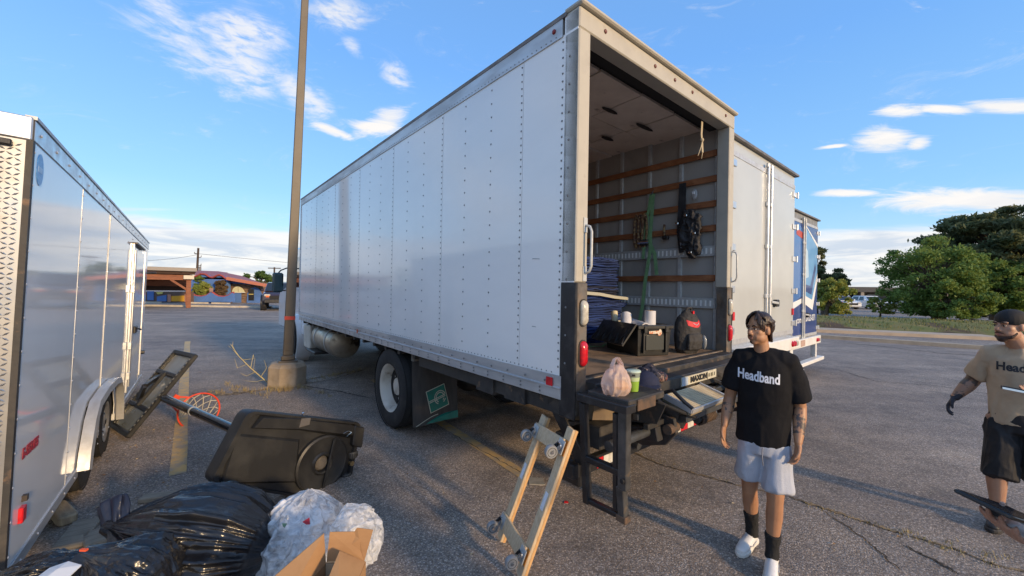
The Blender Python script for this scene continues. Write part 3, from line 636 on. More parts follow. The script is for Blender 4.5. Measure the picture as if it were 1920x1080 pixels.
MB().bar((.62, -.1, 1.07), (.70, -.38, .93), .05, .03).build('linkage', blackp, lg); MB().bar((.66, -.1, .98), (.86, -.34, .84), .10, .10).build('linkage', blackg, lg, bevel=.006)
MB().bar((1.50, -.28, 1.05), (1.62, -.55, .93), .03, .02).build('linkage', blackg, lg); MB().bar((1.66, -.20, 1.09), (1.98, -.46, .90), .05, .03).build('linkage', blackp, lg)
MB().prism([(-.12, 1.06), (-.40, 1.04), (-.34, .90), (-.10, .86)], basis((.47, 0, 0), (0, 1, 0), (0, 0, 1)), .012).build('gusset_plate', blackg, lg)
MB().tube([(.55, -.3, 1.03), (.62, -.42, .98), (.78, -.44, .92), (.9, -.40, .88)], .012, 6).build('hydraulic_hose', dark, lg, smooth=60)
for y_, z_, h_, mt_ in ((-.13, .985, .05, blackg), (-.19, .915, .045, MATS['greasy_grey_steel']), (-.27, .865, .04, blackg)):
    MB().box(.45, 2.28, y_ - .02, y_ + .02, z_ - h_ / 2, z_ + h_ / 2).build('cross_rail', mt_, lg, bevel=.004)
for x_ in (.95, 1.45, 2.1): MB().box(x_ - .025, x_ + .025, -.30, -.06, .80, 1.0).build('rail_hanger', blackg, lg, bevel=.004)
# under-ride bumper with reflective tape
ub = MB().box(.02, W - .25, .00, .06, .52, .62).build('underride_bar', blackp, lg, bevel=.006)
for i, (a, b, c) in enumerate(((.27, .34, 1), (.345, .455, 0), (.46, .52, 1), (1.21, 1.34, 1), (1.345, 1.47, 0), (1.475, 1.60, 1), (1.605, 1.72, 0), (1.725, 1.83, 1))):
    MB().box(a, b, -.004, -.001, .535, .605).build('reflective_tape', red_r if c else wht_r, ub)
for x in (.5, 1.85): MB().bar((x, .03, .60), (x, .25, .85), .06, .06).build('bumper_strut', blackg, lg)
MB().bar((.05, .25, 1.02), (.09, -.02, .62), .09, .015, (1, 0, 0)).build('bumper_side_plate', blackp, lg)
MB().box(.08, .16, .0, .2, .45, .62).build('bumper_end', blackp, lg, bevel=.01)
for y, z in ((.5, .98), (.9, .97)): MB().box(.02, .09, y, y + .25, z - .07, z + .06).build('rail_bracket', blackg, truck)
MB().bar((.06, .16, .97), (.06, 2.3, .97), .03, .10).build('lower_side_beam', blackg, truck)

# ------------------------------------------------------------------ second and third truck
def swing_truck(label, x0, y0, wid, length, zb, zt, doorm, framem, zbump, blue):
    t = thing('box_truck', T(x0, y0, 0), label, 'box truck', rz=YAW)
    sidem = pm('blue_truck_side', (.03, .07, .25), .3, coat=.3) if blue else panelw
    MB().box(0, .03, .06, length, zb, zt).build('side_wall', sidem, t)
    MB().box(wid - .03, wid, .06, length, zb, zt).build('side_wall', sidem, t)
    MB().box(.03, wid - .03, length - .04, length, zb, zt).build('front_wall', sidem, t)
    MB().box(.0, wid, .02, length, zt, zt + .03).build('roof', white_paint, t)
    MB().box(.03, wid - .03, .06, length - .04, zb - .1, zb - .02).build('floor', dark, t)
    MB().box(-.03, wid + .06, -.06, .10, zt + .031, zt + .062).build('rear_eave', pm('eave_grey', (.20, .18, .165), .5, .3, col2=(.12, .11, .1), nscale=6), t)
    MB().box(0, wid, -.01, .059, zt - .14, zt + .03).build('rear_header', framem, t)
    for x in (0, wid - .06): MB().box(x, x + .06, -.01, .059, zb - .06, zt - .141).build('rear_post', framem, t)
    MB().box(0, wid, -.015, .06, zb - .20, zb - .061).build('rear_sill', pm('sill_aluminium', (.55, .53, .50), .4, .6, col2=(.42, .40, .37), nscale=8), t, bevel=.005)
    c = wid / 2
    for k, (a, b) in enumerate(((.061, c - .004), (c + .004, wid - .061))):
        d = MB().box(a, b, -.035, -.012, zb - .055, zt - .145).build('door', doorm, t, bevel=.006)
        for z in (zt - .155, zb - .05): MB().box(a + .01, b - .01, -.041, -.0352, z - .03, z + .03).build('door_edge_strip', alum, d)
        rx = b - .06 if k == 0 else a + .06
        rod = MB().cyl((rx, -.06, zb - .1), (rx, -.06, zt - .06), .018, n=10).build('lock_rod', alum_l if not blue else steel, d, smooth=50)
        for z in (zb - .09, zt - .08, zb + .5, (zb + zt) / 2, zt - .6):
            MB().box(rx - .035, rx + .035, -.075, -.036, z - .03, z + .03).build('rod_bracket', alum_l if not blue else steel, rod, bevel=.008)
        if k == 1:
            MB().bar((rx, -.085, zb + .42), (rx + .26, -.085, zb + .40), .02, .035).build('door_handle', steel, d, bevel=.006)
            MB().box(rx + .2, rx + .3, -.09, -.036, zb + .35, zb + .45).build('handle_catch', blackp, d, bevel=.008)
        ex = a if k == 0 else b
        for i in range(5):
            z = zb + .08 + (zt - zb - .35) * i / 4
            MB().box(ex - .10, ex + .10, -.05, -.036, z - .04, z + .04).build('hinge', alum_l, d, bevel=.004)
            MB().cyl((ex + (.06 if k else -.06), -.055, z - .045), (ex + (.06 if k else -.06), -.055, z + .045), .018, n=8).build('hinge_pin', alum_l, d, smooth=50)
    # bumper and lamps
    MB().box(.05, wid - .05, -.12, -.02, zbump - .02, zbump + .16).build('rear_bumper_plate', white_paint, t, bevel=.01)
    for x in (.35, wid - .35):
        MB().box(x - .05, x + .05, -.10, .0, zbump - .32, zbump - .021).build('bumper_leg', white_paint, t, bevel=.008)
    MB().box(wid - .85 if not blue else .1, wid - .1, -.20, -.06, zbump - .40, zbump - .321).build('bumper_step', white_paint, t, bevel=.01)
    for s in (0, 1):
        for i, mt in enumerate((clearl, red_l, red_l)):
            x = wid - .22 - .09 * i if s else .22 + .09 * i
            MB().lathe([(.001, .03), (.035, .026), (.045, .0)], (x, -.121, zbump + .07), (0, -1, 0), 14).build('lamp', mt, t, smooth=50)
    if not blue:
        for x in (.10, wid - .15): MB().box(x, x + .05, -.055, -.0355, zb + .21, zb + .31).build('door_marker', red_r, t)
    # chassis and wheels
    for x in (.8, wid - .8): MB().box(x - .04, x + .04, .1, length + 2, .62, .84).build('chassis_rail', blackg, t)
    for s, x in ((-1, .18), (1, wid - .18)):
        wheel(t, (x, 2.6, .48), .48, .27, s, rimw, True, .29); wheel(t, (x, length + 1.0, .48), .48, .27, s, rimw, False, .29)
    MB().cyl((.3, 2.6, .48), (wid - .3, 2.6, .48), .09).build('rear_axle', blackg, t)
    MB().prism([(length + .1, .6), (length + .1, 2.6), (length + 1.3, 2.6), (length + 1.9, 1.8), (length + 2.6, 1.6), (length + 2.6, .6)], basis((.15, 0, 0), (0, 1, 0), (0, 0, 1)), wid - .3).build('cab', cabm, t, bevel=.05)
    return t
doorw = pm('door_white', (.50, .53, .53), .3, col2=(.46, .485, .485), nscale=1.5, coat=.25, bump=.02, bscale=2)
t2 = swing_truck('white box truck with closed swing doors, parked right of the open truck', 2.86, .19, 2.50, 6.6, 1.26, 3.60, doorw, doorw, .98, False)
MB().box(.12, 2.38, -.03, -.016, 1.085, 1.19).build('sill_strip', alum_l, t2)
bluem = pm('blue_wrap', (.018, .045, .20), .3, coat=.35, col2=(.022, .055, .23), nscale=2)
t3 = swing_truck('blue wrapped box truck with lettered doors, farthest of the three trucks', 7.25, .86, 2.50, 6.6, .92, 3.52, bluem, pm('blue_truck_frame', (.30, .30, .29), .5, .3, col2=(.2, .2, .2), nscale=6), .66, True)
d2 = [o for o in t3.children if o.name.startswith('door') and o.name.split('.')[0] == 'door']
lblue = pm('wrap_light_blue', (.14, .36, .66), .35, coat=.3, col2=(.10, .30, .60), nscale=3); mblue = pm('wrap_mid_blue', (.05, .16, .45), .35, coat=.3); wprint = pm('wrap_white', (.75, .78, .80), .4)
def wrap(poly, mat, d, y=-.037): MB().add([(x, y, z) for x, z in poly], [tuple(range(len(poly)))]).build('wrap_print', mat, d)
dl, dr = d2[0], d2[1]
wrap([(.10, 1.75), (.45, 1.55), (1.22, 1.75), (1.22, 3.2), (.9, 3.32), (.10, 2.9)], mblue, dl, -.0365)
wrap([(1.28, 1.75), (2.0, 1.50), (2.40, 2.3), (2.42, 3.0), (1.9, 3.1), (1.28, 3.35)], lblue, dr, -.0365)
wrap([(1.30, 3.36), (1.36, 3.36), (2.42, 2.98), (2.42, 2.90)], wprint, dr, -.039)
wrap([(1.30, 1.60), (2.05, 1.42), (2.42, 2.12), (2.42, 2.30), (2.0, 1.66), (1.30, 1.78)], wprint, dr, -.0385)
wrap([(1.30, 1.88), (1.95, 1.78), (2.30, 2.40), (2.22, 2.52), (1.85, 1.98), (1.30, 2.02)], bluem, dr, -.038)
wrap([(.12, 1.62), (.5, 1.45), (1.22, 1.60), (1.22, 1.70), (.5, 1.60), (.12, 1.8)], wprint, dl, -.0385)
wrap([(.75, 3.06), (1.20, 3.0), (1.20, 3.14), (.75, 3.2)], pm('wrap_red', (.45, .06, .03), .4), dl, -.039)
wrap([(1.34, 2.12), (1.72, 2.18), (1.62, 2.75), (1.40, 2.9)], pm('wrap_pale', (.45, .62, .78), .4), dr, -.037)
TB = lambda x, z, y=-.040: basis((x, y, z), (1, 0, 0), (0, 0, 1))
text('wrap_lettering', '20-523-0371', .20, TB(1.90, 1.24), wprint, dr, offset=.004, sx=.76)
text('wrap_lettering', '.com', .20, TB(.98, 1.22), wprint, dl, offset=.003)
MB().box(.85, 1.15, -.125, -.121, .67, .80).build('licence_plate', pm('plate_pale', (.55, .40, .33), .5, col2=(.35, .2, .15), nscale=40), t3)

# ------------------------------------------------------------------ enclosed trailer
YT = .673; TRU = Vector((-sin(YT), cos(YT), 0)); TRV = Vector((cos(YT), sin(YT), 0))
PT = Vector((-4.05, 3.94, 0)) + TRV * -.018
trl = thing('cargo_trailer', PT, 'glossy white enclosed cargo trailer with tandem wheels and tread plate corner', 'trailer', rot=(-.0225, .026, YT))
Y0, Y1, Z0, Z1 = -2.56, 3.68, .305, 2.565
trw = pm('trailer_white', (.88, .88, .87), .06, col2=(.84, .845, .84), nscale=1.2, coat=.0, spec=.5, bump=.02, bscale=1.8, bdist=.03, detail=2.0)
sm = [Y0 + .02, -1.40, -.20, 1.52, 3.08, Y1 - .02]
for i, (a, b) in enumerate(zip(sm[:-1], sm[1:])):
    x = -.003 * (i % 2)
    if i == 3: continue
    if i in (1, 2):
        # panel cut out over the wheels
        e0, e1 = (a, -1.06) if i == 1 else (.80, b)
        MB().prism([(a + .002, Z0), (-1.02, Z0), (-1.02, .42), (-.80, .72), (b - .002, .74), (b - .002, Z1 - .11), (a + .002, Z1 - .11)] if i == 1 else
                   [(a + .002, .74), (.52, .72), (.76, .42), (.76, Z0), (b - .002, Z0), (b - .002, Z1 - .11), (a + .002, Z1 - .11)], basis((x - .006, 0, 0), (0, 1, 0), (0, 0, 1)), .006).build('side_panel', trw, trl)
    else: MB().box(x - .006, x, a + .002, b - .002, Z0, Z1 - .11).build('side_panel', trw, trl)
door = MB().box(-.006, .012, 1.62, 3.06, Z0 + .12, Z1 - .24).build('side_door', trw, trl, bevel=.006)
MB().box(-.006, -.001, 1.522, 3.078, Z0, Z1 - .11).build('side_panel', trw, trl)
for y, w_ in ((1.59, .05), (3.07, .03)): MB().box(.0, .022, y - w_ / 2, y + w_ / 2, Z0 + .08, Z1 - .2).build('door_jamb', alum_l, trl, bevel=.003)
MB().box(.0, .05, 1.56, 2.6, Z1 - .215, Z1 - .195).build('door_drip_cap', pm('drip_cap_dark', (.06, .045, .04), .5), trl)
MB().tube([(.03, 1.60, Z0 + .16), (.03, 1.60, Z1 - .30)], .014, 8).build('door_bar', alum_l, door, smooth=50)
for z in (Z0 + .3, 1.0, 1.75): MB().box(.0, .045, 1.56, 1.66, z - .05, z + .05).build('door_hinge', alum_l, door, bevel=.006)
MB().box(.012, .04, 2.0, 2.22, 1.13, 1.23).build('door_latch', blackp, door, bevel=.008)
MB().tube([(.04, 2.02, 1.2), (.075, 2.06, 1.19), (.075, 2.2, 1.17)], .011, 6).build('latch_lever', blackp, door, smooth=50)
MB().box(-.02, .006, Y0, Y1, Z1 - .11, Z1).build('top_rail', alum_l, trl, bevel=.006)
MB().box(-.03, .012, Y0, Y1, Z1, Z1 + .018).build('roof_trim', alum, trl)
MB().box(-2.4, -.02, Y0 + .05, Y1, Z1 - .04, Z1 + .01).build('roof', alum, trl)
MB().box(-2.4, -2.39, Y0, Y1, Z0, Z1).build('far_side_wall', trw, trl)
MB().box(-2.4, -.01, Y1 - .02, Y1, Z0, Z1).build('front_wall', trw, trl)
MB().box(-2.38, -.02, Y0 + .05, Y1 - .05, Z0 - .02, Z0 + .03).build('floor', dark, trl)
MB().box(-.04, .008, Y0, -1.03, Z0 - .075, Z0 - .001).build('bottom_rail', alum, trl, bevel=.004)
MB().box(-.04, .008, .78, Y1, Z0 - .075, Z0 - .001).build('bottom_rail', alum, trl, bevel=.004)
rv = MB()
for s in sm[:-1] + [1.58]:
    z = Z0 + .06
    while z < Z1 - .15: rivet(rv, (.001, s + .012, z), (1, 0, 0), .009); z += .17
    for q in (.0,): pass
y = Y0 + .1
while y < Y1: rivet(rv, (.007, y, Z1 - .055), (1, 0, 0), .010); rivet(rv, (.009, y + .1, Z0 - .04), (1, 0, 0), .009); y += .3
rv.build('rivets', pm('bright_rivet', (.72, .73, .74), .3, .6), trl, kind='stuff')
for s in sm[1:3]: MB().box(.0, .002, s - .004, s + .004, Z0, Z1 - .11).build('panel_seam', alum, trl)
# end wall with tread plate corner
tread = pm('tread_plate', (.50, .495, .48), .28, .9, col2=(.34, .335, .325), nscale=6, rvar=.15, bump=.04, bscale=8)
pw_ = .42
MB().box(-.02, .004, Y0 - .004, Y0 + .03, Z0 - .07, Z1).build('corner_trim', blackg, trl)
MB().box(-pw_, -.012, Y0 - .003, Y0 + .02, Z0 - .07, Z1 - .112).build('tread_plate', tread, trl)
tb = MB(); rr = random.Random(5)
nx, nz = 14, 88
for j in range(nz):
    for i in range(nx):
        s = 1 if (i + j) % 2 else -1; cx = -.03 - (pw_ - .05) * (i + .5) / nx; cz = Z0 - .06 + (Z1 - .13 - Z0 + .06) * (j + .5) / nz
        dx, dz = .013, .009 * s; a = Vector((cx - dx, Y0 - .003, cz - dz)); b = Vector((cx + dx, Y0 - .003, cz + dz)); n_ = Vector((-dz, 0, dx)).normalized() * .005; mid = (a + b) / 2 + Vector((0, -.004, 0))
        tb.add([a, (a + b) / 2 + n_, b, (a + b) / 2 - n_, mid], [(0, 1, 4), (1, 2, 4), (2, 3, 4), (3, 0, 4)])
tb.build('tread_bars', tread, trl, kind='stuff')
MB().box(-2.4, -.0, Y0 - .012, Y0 + .03, Z1 - .11, Z1 + .01).build('end_header', alum_l, trl, bevel=.006)
MB().box(-.35, -.06, Y0 - .03, Y0 - .013, Z1 - .155, Z1 - .125).build('header_lamp', blackp, trl, bevel=.005)
MB().box(-2.4, -pw_ - .002, Y0, Y0 + .03, Z0, Z1 - .112).build('ramp_door', trw, trl)
MB().cyl((-.20, Y0 - .05, .55), (-.20, Y0 - .05, 1.92), .034, n=14).build('lock_bar', pm('dark_bronze_bar', (.09, .075, .055), .35, .7), trl, smooth=50)
for z in (1.82, 1.2, .7): MB().box(-.27, -.13, Y0 - .06, Y0 - .004, z - .035, z + .035).build('bar_bracket', blackg, trl, bevel=.008)
MB().cyl((-.20, Y0 - .05, 1.85), (-.20, Y0 - .05, 2.0), .042, n=14).build('bar_cap', pm('grey_cap', (.16, .14, .12), .4, .5), trl, smooth=50)
# fender and wheels
fpts = [(-1.08, Z0 - .02), (-1.04, .42), (-.90, .64), (-.72, .76), (-.30, .80), (.16, .80), (.50, .76), (.66, .66), (.78, .46), (.82, Z0 - .06)]
def offs(P, d):
    out = []
    for i, p in enumerate(P):
        t = Vector(P[min(i + 1, len(P) - 1)]) - Vector(P[max(i - 1, 0)]); t.normalize(); out.append((p[0] - t.y * d, p[1] + t.x * d))
    return out
fi = offs(fpts, -.055)
fm = MB(); n = len(fpts)
fm.add([(.02, y, z) for y, z in fi] + [(.085, y, z) for y, z in fi] + [(.075, y, z) for y, z in fpts] + [(.005, y, z) for y, z in fpts],
       [(k * n + i, k * n + i + 1, ((k + 1) % 4) * n + i + 1, ((k + 1) % 4) * n + i) for k in range(4) for i in range(n - 1)] + [(0, n, 2 * n, 3 * n), (n - 1, 2 * n - 1, 3 * n - 1, 4 * n - 1)])
fm.build('fender', alum, trl, smooth=60)
MB().add([(-.02, y, z) for y, z in fi] + [(-.30, y, z) for y, z in fi], [(i, i + 1, n + i + 1, n + i) for i in range(n - 1)]).build('wheel_well', dark, trl)
MB().prism([(y, z) for y, z in fi], basis((-.31, 0, 0), (0, 1, 0), (0, 0, 1)), .01).build('wheel_well', dark, trl)
MB().prism([(-.22, .30), (-.34, .74), (.08, .74), (-.05, .30)], basis((-.02, 0, 0), (0, 1, 0), (0, 0, 1)), .012).build('fender_web', alum, trl)
trim_rim = pm('silver_spoke_wheel', (.55, .55, .54), .35, .7, col2=(.3, .3, .3), nscale=6)
for y in (-.62, .27): wheel(trl, (-.10, y, .345), .345, .20, 1, trim_rim, False, .20)
MB().box(-1.6, -.2, -.66, -.58, .3, .36).build('axle', dark, trl); MB().box(-1.6, -.2, .23, .31, .3, .36).build('axle', dark, trl)
# prints and marker
trred = pm('print_red', (.42, .02, .05), .4)
text('series_lettering', 'E-SERIES', .075, basis((.0035, -2.27, .83), (0, 1, 0), (0, 0, 1)), trred, trl, offset=.003)
MB().prism([(.055 * cos(2 * pi * i / 20), .085 * sin(2 * pi * i / 20)) for i in range(20)], basis((.0, -2.42, 2.34), (0, 1, 0), (0, 0, 1)), .003).build('badge', pm('badge_blue', (.02, .16, .48), .3, col2=(.10, .30, .60), nscale=60), trl)
MB().box(.0025, .004, -2.455, -2.385, 2.325, 2.355).build('badge_band', pm('badge_pale', (.35, .52, .72), .4), trl)
MB().box(-.002, .018, -2.40, -2.34, .47, .55).build('side_marker', red_r, trl, bevel=.004)
MB().box(-.002, .02, -2.36, -2.33, .57, .60).build('marker_bracket', rust, trl)
MB().cyl((.0, Y1 - .35, .72), (.05, Y1 - .35, .72), .03).build('door_stop', blackp, trl)
MB().tube([(.0, Y1 - .02, 2.05), (.12, Y1 - .02, 2.06)], .02, 8).build('front_marker', blackp, trl)
for k in range(2): MB().bar((-.9 - .3 * k, Y1, .42), (-1.2, Y1 + 1.2, .42), .06, .1).build('tongue', blackg, trl)

# ------------------------------------------------------------------ light pole
lp = thing('light_pole', (-4.07, 7.2, 0), 'tall brown steel light pole on a concrete footing beside the truck', 'light pole', rot=(0, .026, .55))
bs = MB(); rings = []
for z, r in ((-.02, .315), (.33, .315), (.39, .265), (.41, .20)):
    rings.append([(r * cos(2 * pi * (i + .5) / 8) * 1.04, r * sin(2 * pi * (i + .5) / 8) * 1.04, z) for i in range(8)])
bs.loft(rings).build('footing', concrete, lp, bevel=.012)
polem = pm('pole_brown_paint', (.125, .105, .08), .5, col2=(.105, .088, .066), nscale=3, col3=(.10, .075, .05), n3scale=8, n3mix=(.62, .8))
MB().box(-.15, .15, -.15, .15, .41, .44).build('base_plate', polem, lp, bevel=.006)
MB().box(-.11, .11, -.11, .11, .44, .53).build('base_cover', polem, lp, bevel=.015)
MB().loft([[(s * a, s * b, z) for a, b in ((-1, -1), (1, -1), (1, 1), (-1, 1))] for z, s in ((.53, .083), (9.2, .052))]).build('shaft', polem, lp, bevel=.012)
MB().loft([[(s * a, s * b, z) for a, b in ((-1, -1), (1, -1), (1, 1), (-1, 1))] for z, s in ((1.17, .085), (1.235, .085))]).build('tape_band', pm('red_tape', (.62, .06, .035), .5), lp)
MB().box(-.06, .06, -.09, -.082, .62, .75).build('hand_hole_cover', polem, lp, bevel=.005)
hd = MB().box(-.2, .2, .05, .75, 9.1, 9.25).build('lamp_head', polem, lp, bevel=.03)
MB().box(-.15, .15, .2, .7, 9.085, 9.1).build('lamp_lens', clearl, hd)

# ------------------------------------------------------------------ basketball hoop lying on its side
PB = Vector((-.834, .552, -.02)).normalized()
CB = Vector((-1.88, 3.27, .43))
L0 = at(243, 828, 4.55); L0.z = max(L0.z, .02)
best = None
for k in range(400):
    U0 = at(366, 672, 4.3 + k * .005); e = abs((U0 - L0).dot(PB)) 
    if best is None or e < best[0]: best = (e, U0.copy())
U0 = best[1]; E2 = (U0 - L0); E2 = (E2 - PB * E2.dot(PB)); BL = max(1.0, min(1.25, E2.length)); E2.normalize(); EN = PB.cross(E2).normalized()
if EN.dot(Vector((1, 0, -.3))) < 0: EN = -EN
hoop = thing('basketball_hoop', (CB.x, CB.y, 0), 'portable basketball hoop tipped over beside the trailer, black base toward the camera', 'basketball hoop')
HO = Vector((CB.x, CB.y, 0))
def hb(mb, name, mat, parent=None, **kw):
    mb.v = [tuple(Vector(v) - HO) for v in mb.v]; return mb.build(name, mat, parent or hoop, **kw)
BC = (L0 + U0) / 2 + Vector((0, 0, .02))       # centre of the board's near edge
BCc = BC + PB * .30                             # board centre
def bp_(a, b, c=0.0): return BCc + E2 * a + PB * b + EN * c     # along the board, along the pole, off the face
HL, HW = BL / 2, .34
bd = thing('backboard', (0, 0, 0), None, None); bd.parent = hoop
glassy = pm('smoky_acrylic', (.30, .34, .36), .12, col2=(.24, .27, .28), nscale=3, coat=.3, alpha=.75)
m = MB(); q = [bp_(-HL, -HW), bp_(HL, -HW), bp_(HL, HW), bp_(-HL, HW)]
m.add([p - EN * .004 for p in q] + [p + EN * .004 for p in q], [(0, 1, 2, 3), (7, 6, 5, 4), (0, 4, 5, 1), (1, 5, 6, 2), (2, 6, 7, 3), (3, 7, 4, 0)]); hb(m, 'board_pane', glassy, bd)
def board_bar(a, b, w=.055, h=.05, nm='frame_bar'): hb(MB().bar(a, b, w, h, EN), nm, plastic_blk, bd, bevel=.008)
for b in (-HW, HW): board_bar(bp_(-HL - .02, b, -.02), bp_(HL + .02, b, -.02))
for a in (-HL, HL): board_bar(bp_(a, -HW, -.02), bp_(a, HW, -.02))
for a in (-.22, .22): board_bar(bp_(a, -HW, -.03), bp_(a, HW, -.03), .05, .05, 'cross_bar')
holes = MB()
for b in (-HW, HW):
    for i in range(18):
        p = bp_(-HL + .06 + (2 * HL - .12) * i / 17, b, -.047); holes.bar(p - E2 * .012, p + E2 * .012, .018, .006, EN)
hb(holes, 'frame_slots', pm('slot_grey', (.16, .17, .18), .4), bd, kind='stuff')
hb(MB().bar(bp_(-.22, -.02, -.06), bp_(.22, -.02, -.06), .06, .04, EN), 'mount_bracket', plastic_blk, bd, bevel=.006)
hb(MB().bar(bp_(-.16, .12, -.05), BCc - EN * .20 - PB * .22, .035, .05, PB), 'support_arm', blackp, bd); hb(MB().bar(bp_(.16, .12, -.05), BCc - EN * .20 - PB * .22, .035, .05, PB), 'support_arm', blackp, bd)
PE = at(312, 748, (BCc - EN * .18 - PB * .25).y)
hb(MB().tube([PE + PB * .15, PE, CB + PB * .05], .045, 14), 'pole', pm('pole_black_gloss', (.012, .013, .016), .22, coat=.3), smooth=60)
hb(MB().cyl(PE + (CB - PE) * .30, PE + (CB - PE) * .31, .048), 'pole_joint', steel)
# rim and net
rimr = .225; RC = BCc + EN * .33 - PB * .10 - E2 * .02
RCt = at(377, 772, RC.y); RC = RC.lerp(RCt, .9)
ringpts = [RC + (EN * cos(t) + E2 * sin(t)) * rimr for t in np.linspace(0, 2 * pi, 33)[:-1]]
orange = pm('rim_orange', (.72, .075, .03), .4, col2=(.6, .055, .03), nscale=20)
rim = hb(MB().tube(ringpts, .011, 8, closed=True), 'rim', orange, smooth=60)
hb(MB().bar(RC - EN * (rimr + .10) + E2 * .05, RC - EN * (rimr - .03) + E2 * .10, .02, .012, PB), 'rim_arm', orange, rim); hb(MB().bar(RC - EN * (rimr + .10) - E2 * .05, RC - EN * (rimr - .03) - E2 * .10, .02, .012, PB), 'rim_arm', orange, rim)
hb(MB().bar(RC - EN * (rimr + .10) + E2 * .07, RC - EN * (rimr + .10) - E2 * .07, .07, .02, PB), 'rim_plate', orange, rim)
net = MB(); K = 12; lev = [(1.0, 0), (.88, .09), (.74, .17), (.64, .25), (.60, .33)]
SAG = Vector((0, 0, -.22))
def npt(i, j, half):
    t = 2 * pi * (i + (.5 if half else 0)) / K; r, h = lev[j]
    return RC + (EN * cos(t) + E2 * sin(t)) * rimr * r + PB * h + SAG * (j / 4) ** 1.3
for j in range(4):
    for i in range(K):
        a = npt(i, j, j % 2); net.tube([a, npt(i, j + 1, (j + 1) % 2)], .0055, 5); net.tube([a, npt(i - 1 if j % 2 == 0 else i + 1, j + 1, (j + 1) % 2)], .0042, 5)
hb(net, 'net', pm('net_cord', (.72, .68, .58), .8, col2=(.5, .2, .15), nscale=6, nmix=(.62, .7)), rim, kind='stuff')
# base tank: its underside faces the camera
BX = Vector((0, 0, 1)).cross(PB).normalized()
if BX.x < 0: BX = -BX
BY = PB.cross(BX).normalized()
if BY.z < 0: BY = -BY
def face(px, py):       # intersect the camera ray with the underside plane
    d = ray(px, py); o = Vector((0, 0, CAM_H)); t = (CB - o).dot(PB) / d.dot(PB); return o + d * t
BN = -PB
def rpoly(pts, r, k=5):
    out = []; n = len(pts)
    for i in range(n):
        p0, p, p1 = Vector(pts[i - 1]), Vector(pts[i]), Vector(pts[(i + 1) % n]); a = p + (p0 - p).normalized() * r; b = p + (p1 - p).normalized() * r
        for j in range(k + 1):
            t = j / k; out.append((a * (1 - t) ** 2 + p * 2 * t * (1 - t) + b * t * t))
    return out
cor = [face(*q) for q in ((388, 908), (462, 768), (678, 792), (648, 945))]
cen = sum(cor, Vector()) / 4
def ring(scale, d, r=.07): return [cen + (p - cen) * scale + BN * d for p in rpoly(cor, r)]
hb(MB().loft([ring(.90, -.16), ring(.99, -.12), ring(1.0, .0), ring(.985, .02), ring(.93, .02), ring(.91, -.005)], cap=True), 'base_tank', plastic_blk, smooth=30)
def fpt(px, py, d): return face(px, py) + BN * d
m = MB(); tp = [(472, 800), (488, 778), (572, 782), (585, 786), (655, 796), (668, 800), (660, 822), (560, 806), (470, 803)]
m.add([fpt(x, y, .006) for x, y in tp] + [fpt(x, y, .035) for x, y in [((x - 565) * .97 + 565, (y - 798) * .72 + 797) for x, y in tp]], [tuple(range(9, 18))] + [(i, (i + 1) % 9, 9 + (i + 1) % 9, 9 + i) for i in range(9)]); hb(m, 'base_rib', plastic_blk, smooth=30)
m = MB(); tp = [(440, 812), (562, 824), (556, 905), (412, 908)]
m.add([fpt(x, y, -.003) for x, y in tp] + [fpt((x - 490) * .93 + 490, (y - 862) * .9 + 862, .016) for x, y in tp], [(4, 5, 6, 7)] + [(i, (i + 1) % 4, 4 + (i + 1) % 4, 4 + i) for i in range(4)]); hb(m, 'base_panel', plastic_blk)
dc = face(602, 868); dr_ = (face(602, 818) - dc).length
hb(MB().lathe([(dr_ * 1.04, -.03), (dr_ * 1.02, .03), (dr_ * .95, .04), (dr_ * .84, .03), (dr_ * .42, .02), (dr_ * .36, .035), (dr_ * .30, .03), (dr_ * .27, -.005), (.001, -.008)], dc, BN, 36), 'ballast_cap', plastic_blk, smooth=35)
hb(MB().lathe([(dr_ * .26, .0), (dr_ * .2, .012), (.001, .012)], dc + BN * .0, BN, 20), 'cap_hub', pm('dusty_grey_plastic', (.14, .125, .105), .7, col2=(.09, .08, .07), nscale=20), smooth=40)
hb(MB().bar(fpt(622, 822, .045), fpt(600, 915, .045), .022, .016, BN), 'cap_bar', plastic_blk, bevel=.004)
m = MB(); tp = [(660, 796), (679, 800), (674, 838), (656, 835)]
m.add([fpt(x, y, -.05) for x, y in tp] + [fpt(x, y, .05) for x, y in tp], [(4, 5, 6, 7), (3, 2, 1, 0)] + [(i, (i + 1) % 4, 4 + (i + 1) % 4, 4 + i) for i in range(4)]); hb(m, 'base_corner', plastic_blk, bevel=.012)
for (px, py) in ((662, 852), (650, 893)):
    c = fpt(px, py, -.01); ax = (face(px, py - 10) - face(px, py + 10)).normalized(); w_ = thing('caster', c - HO, None, None); w_.parent = hoop
    MB().lathe([(.008, -.03), (.042, -.03), (.046, -.02), (.046, .02), (.042, .03), (.008, .03)], (0, 0, 0), ax, 18).build('caster_wheel', pm('grey_wheel', (.07, .07, .068), .6), w_, smooth=40)
    tg = MB(); a_, b_, d_ = frame_from(ax)
    for i in range(14):
        t = 2 * pi * i / 14; tg.bar(a_ * (.047 * cos(t)) + b_ * (.047 * sin(t)) - ax * .02, a_ * (.047 * cos(t)) + b_ * (.047 * sin(t)) + ax * .02, .006, .004)
    tg.build('caster_tread', rubber, w_, kind='stuff')
hb(MB().cyl(fpt(657, 868, -.02), fpt(657, 868, .03), .022), 'axle_bolt', pm('brass_bolt', (.40, .30, .16), .3, .8), smooth=40)
hb(MB().tube([fpt(640, 812, .03), fpt(645, 806, .06), fpt(652, 808, .06), fpt(646, 818, .03)], .004, 5), 'wire_clip', chrome)
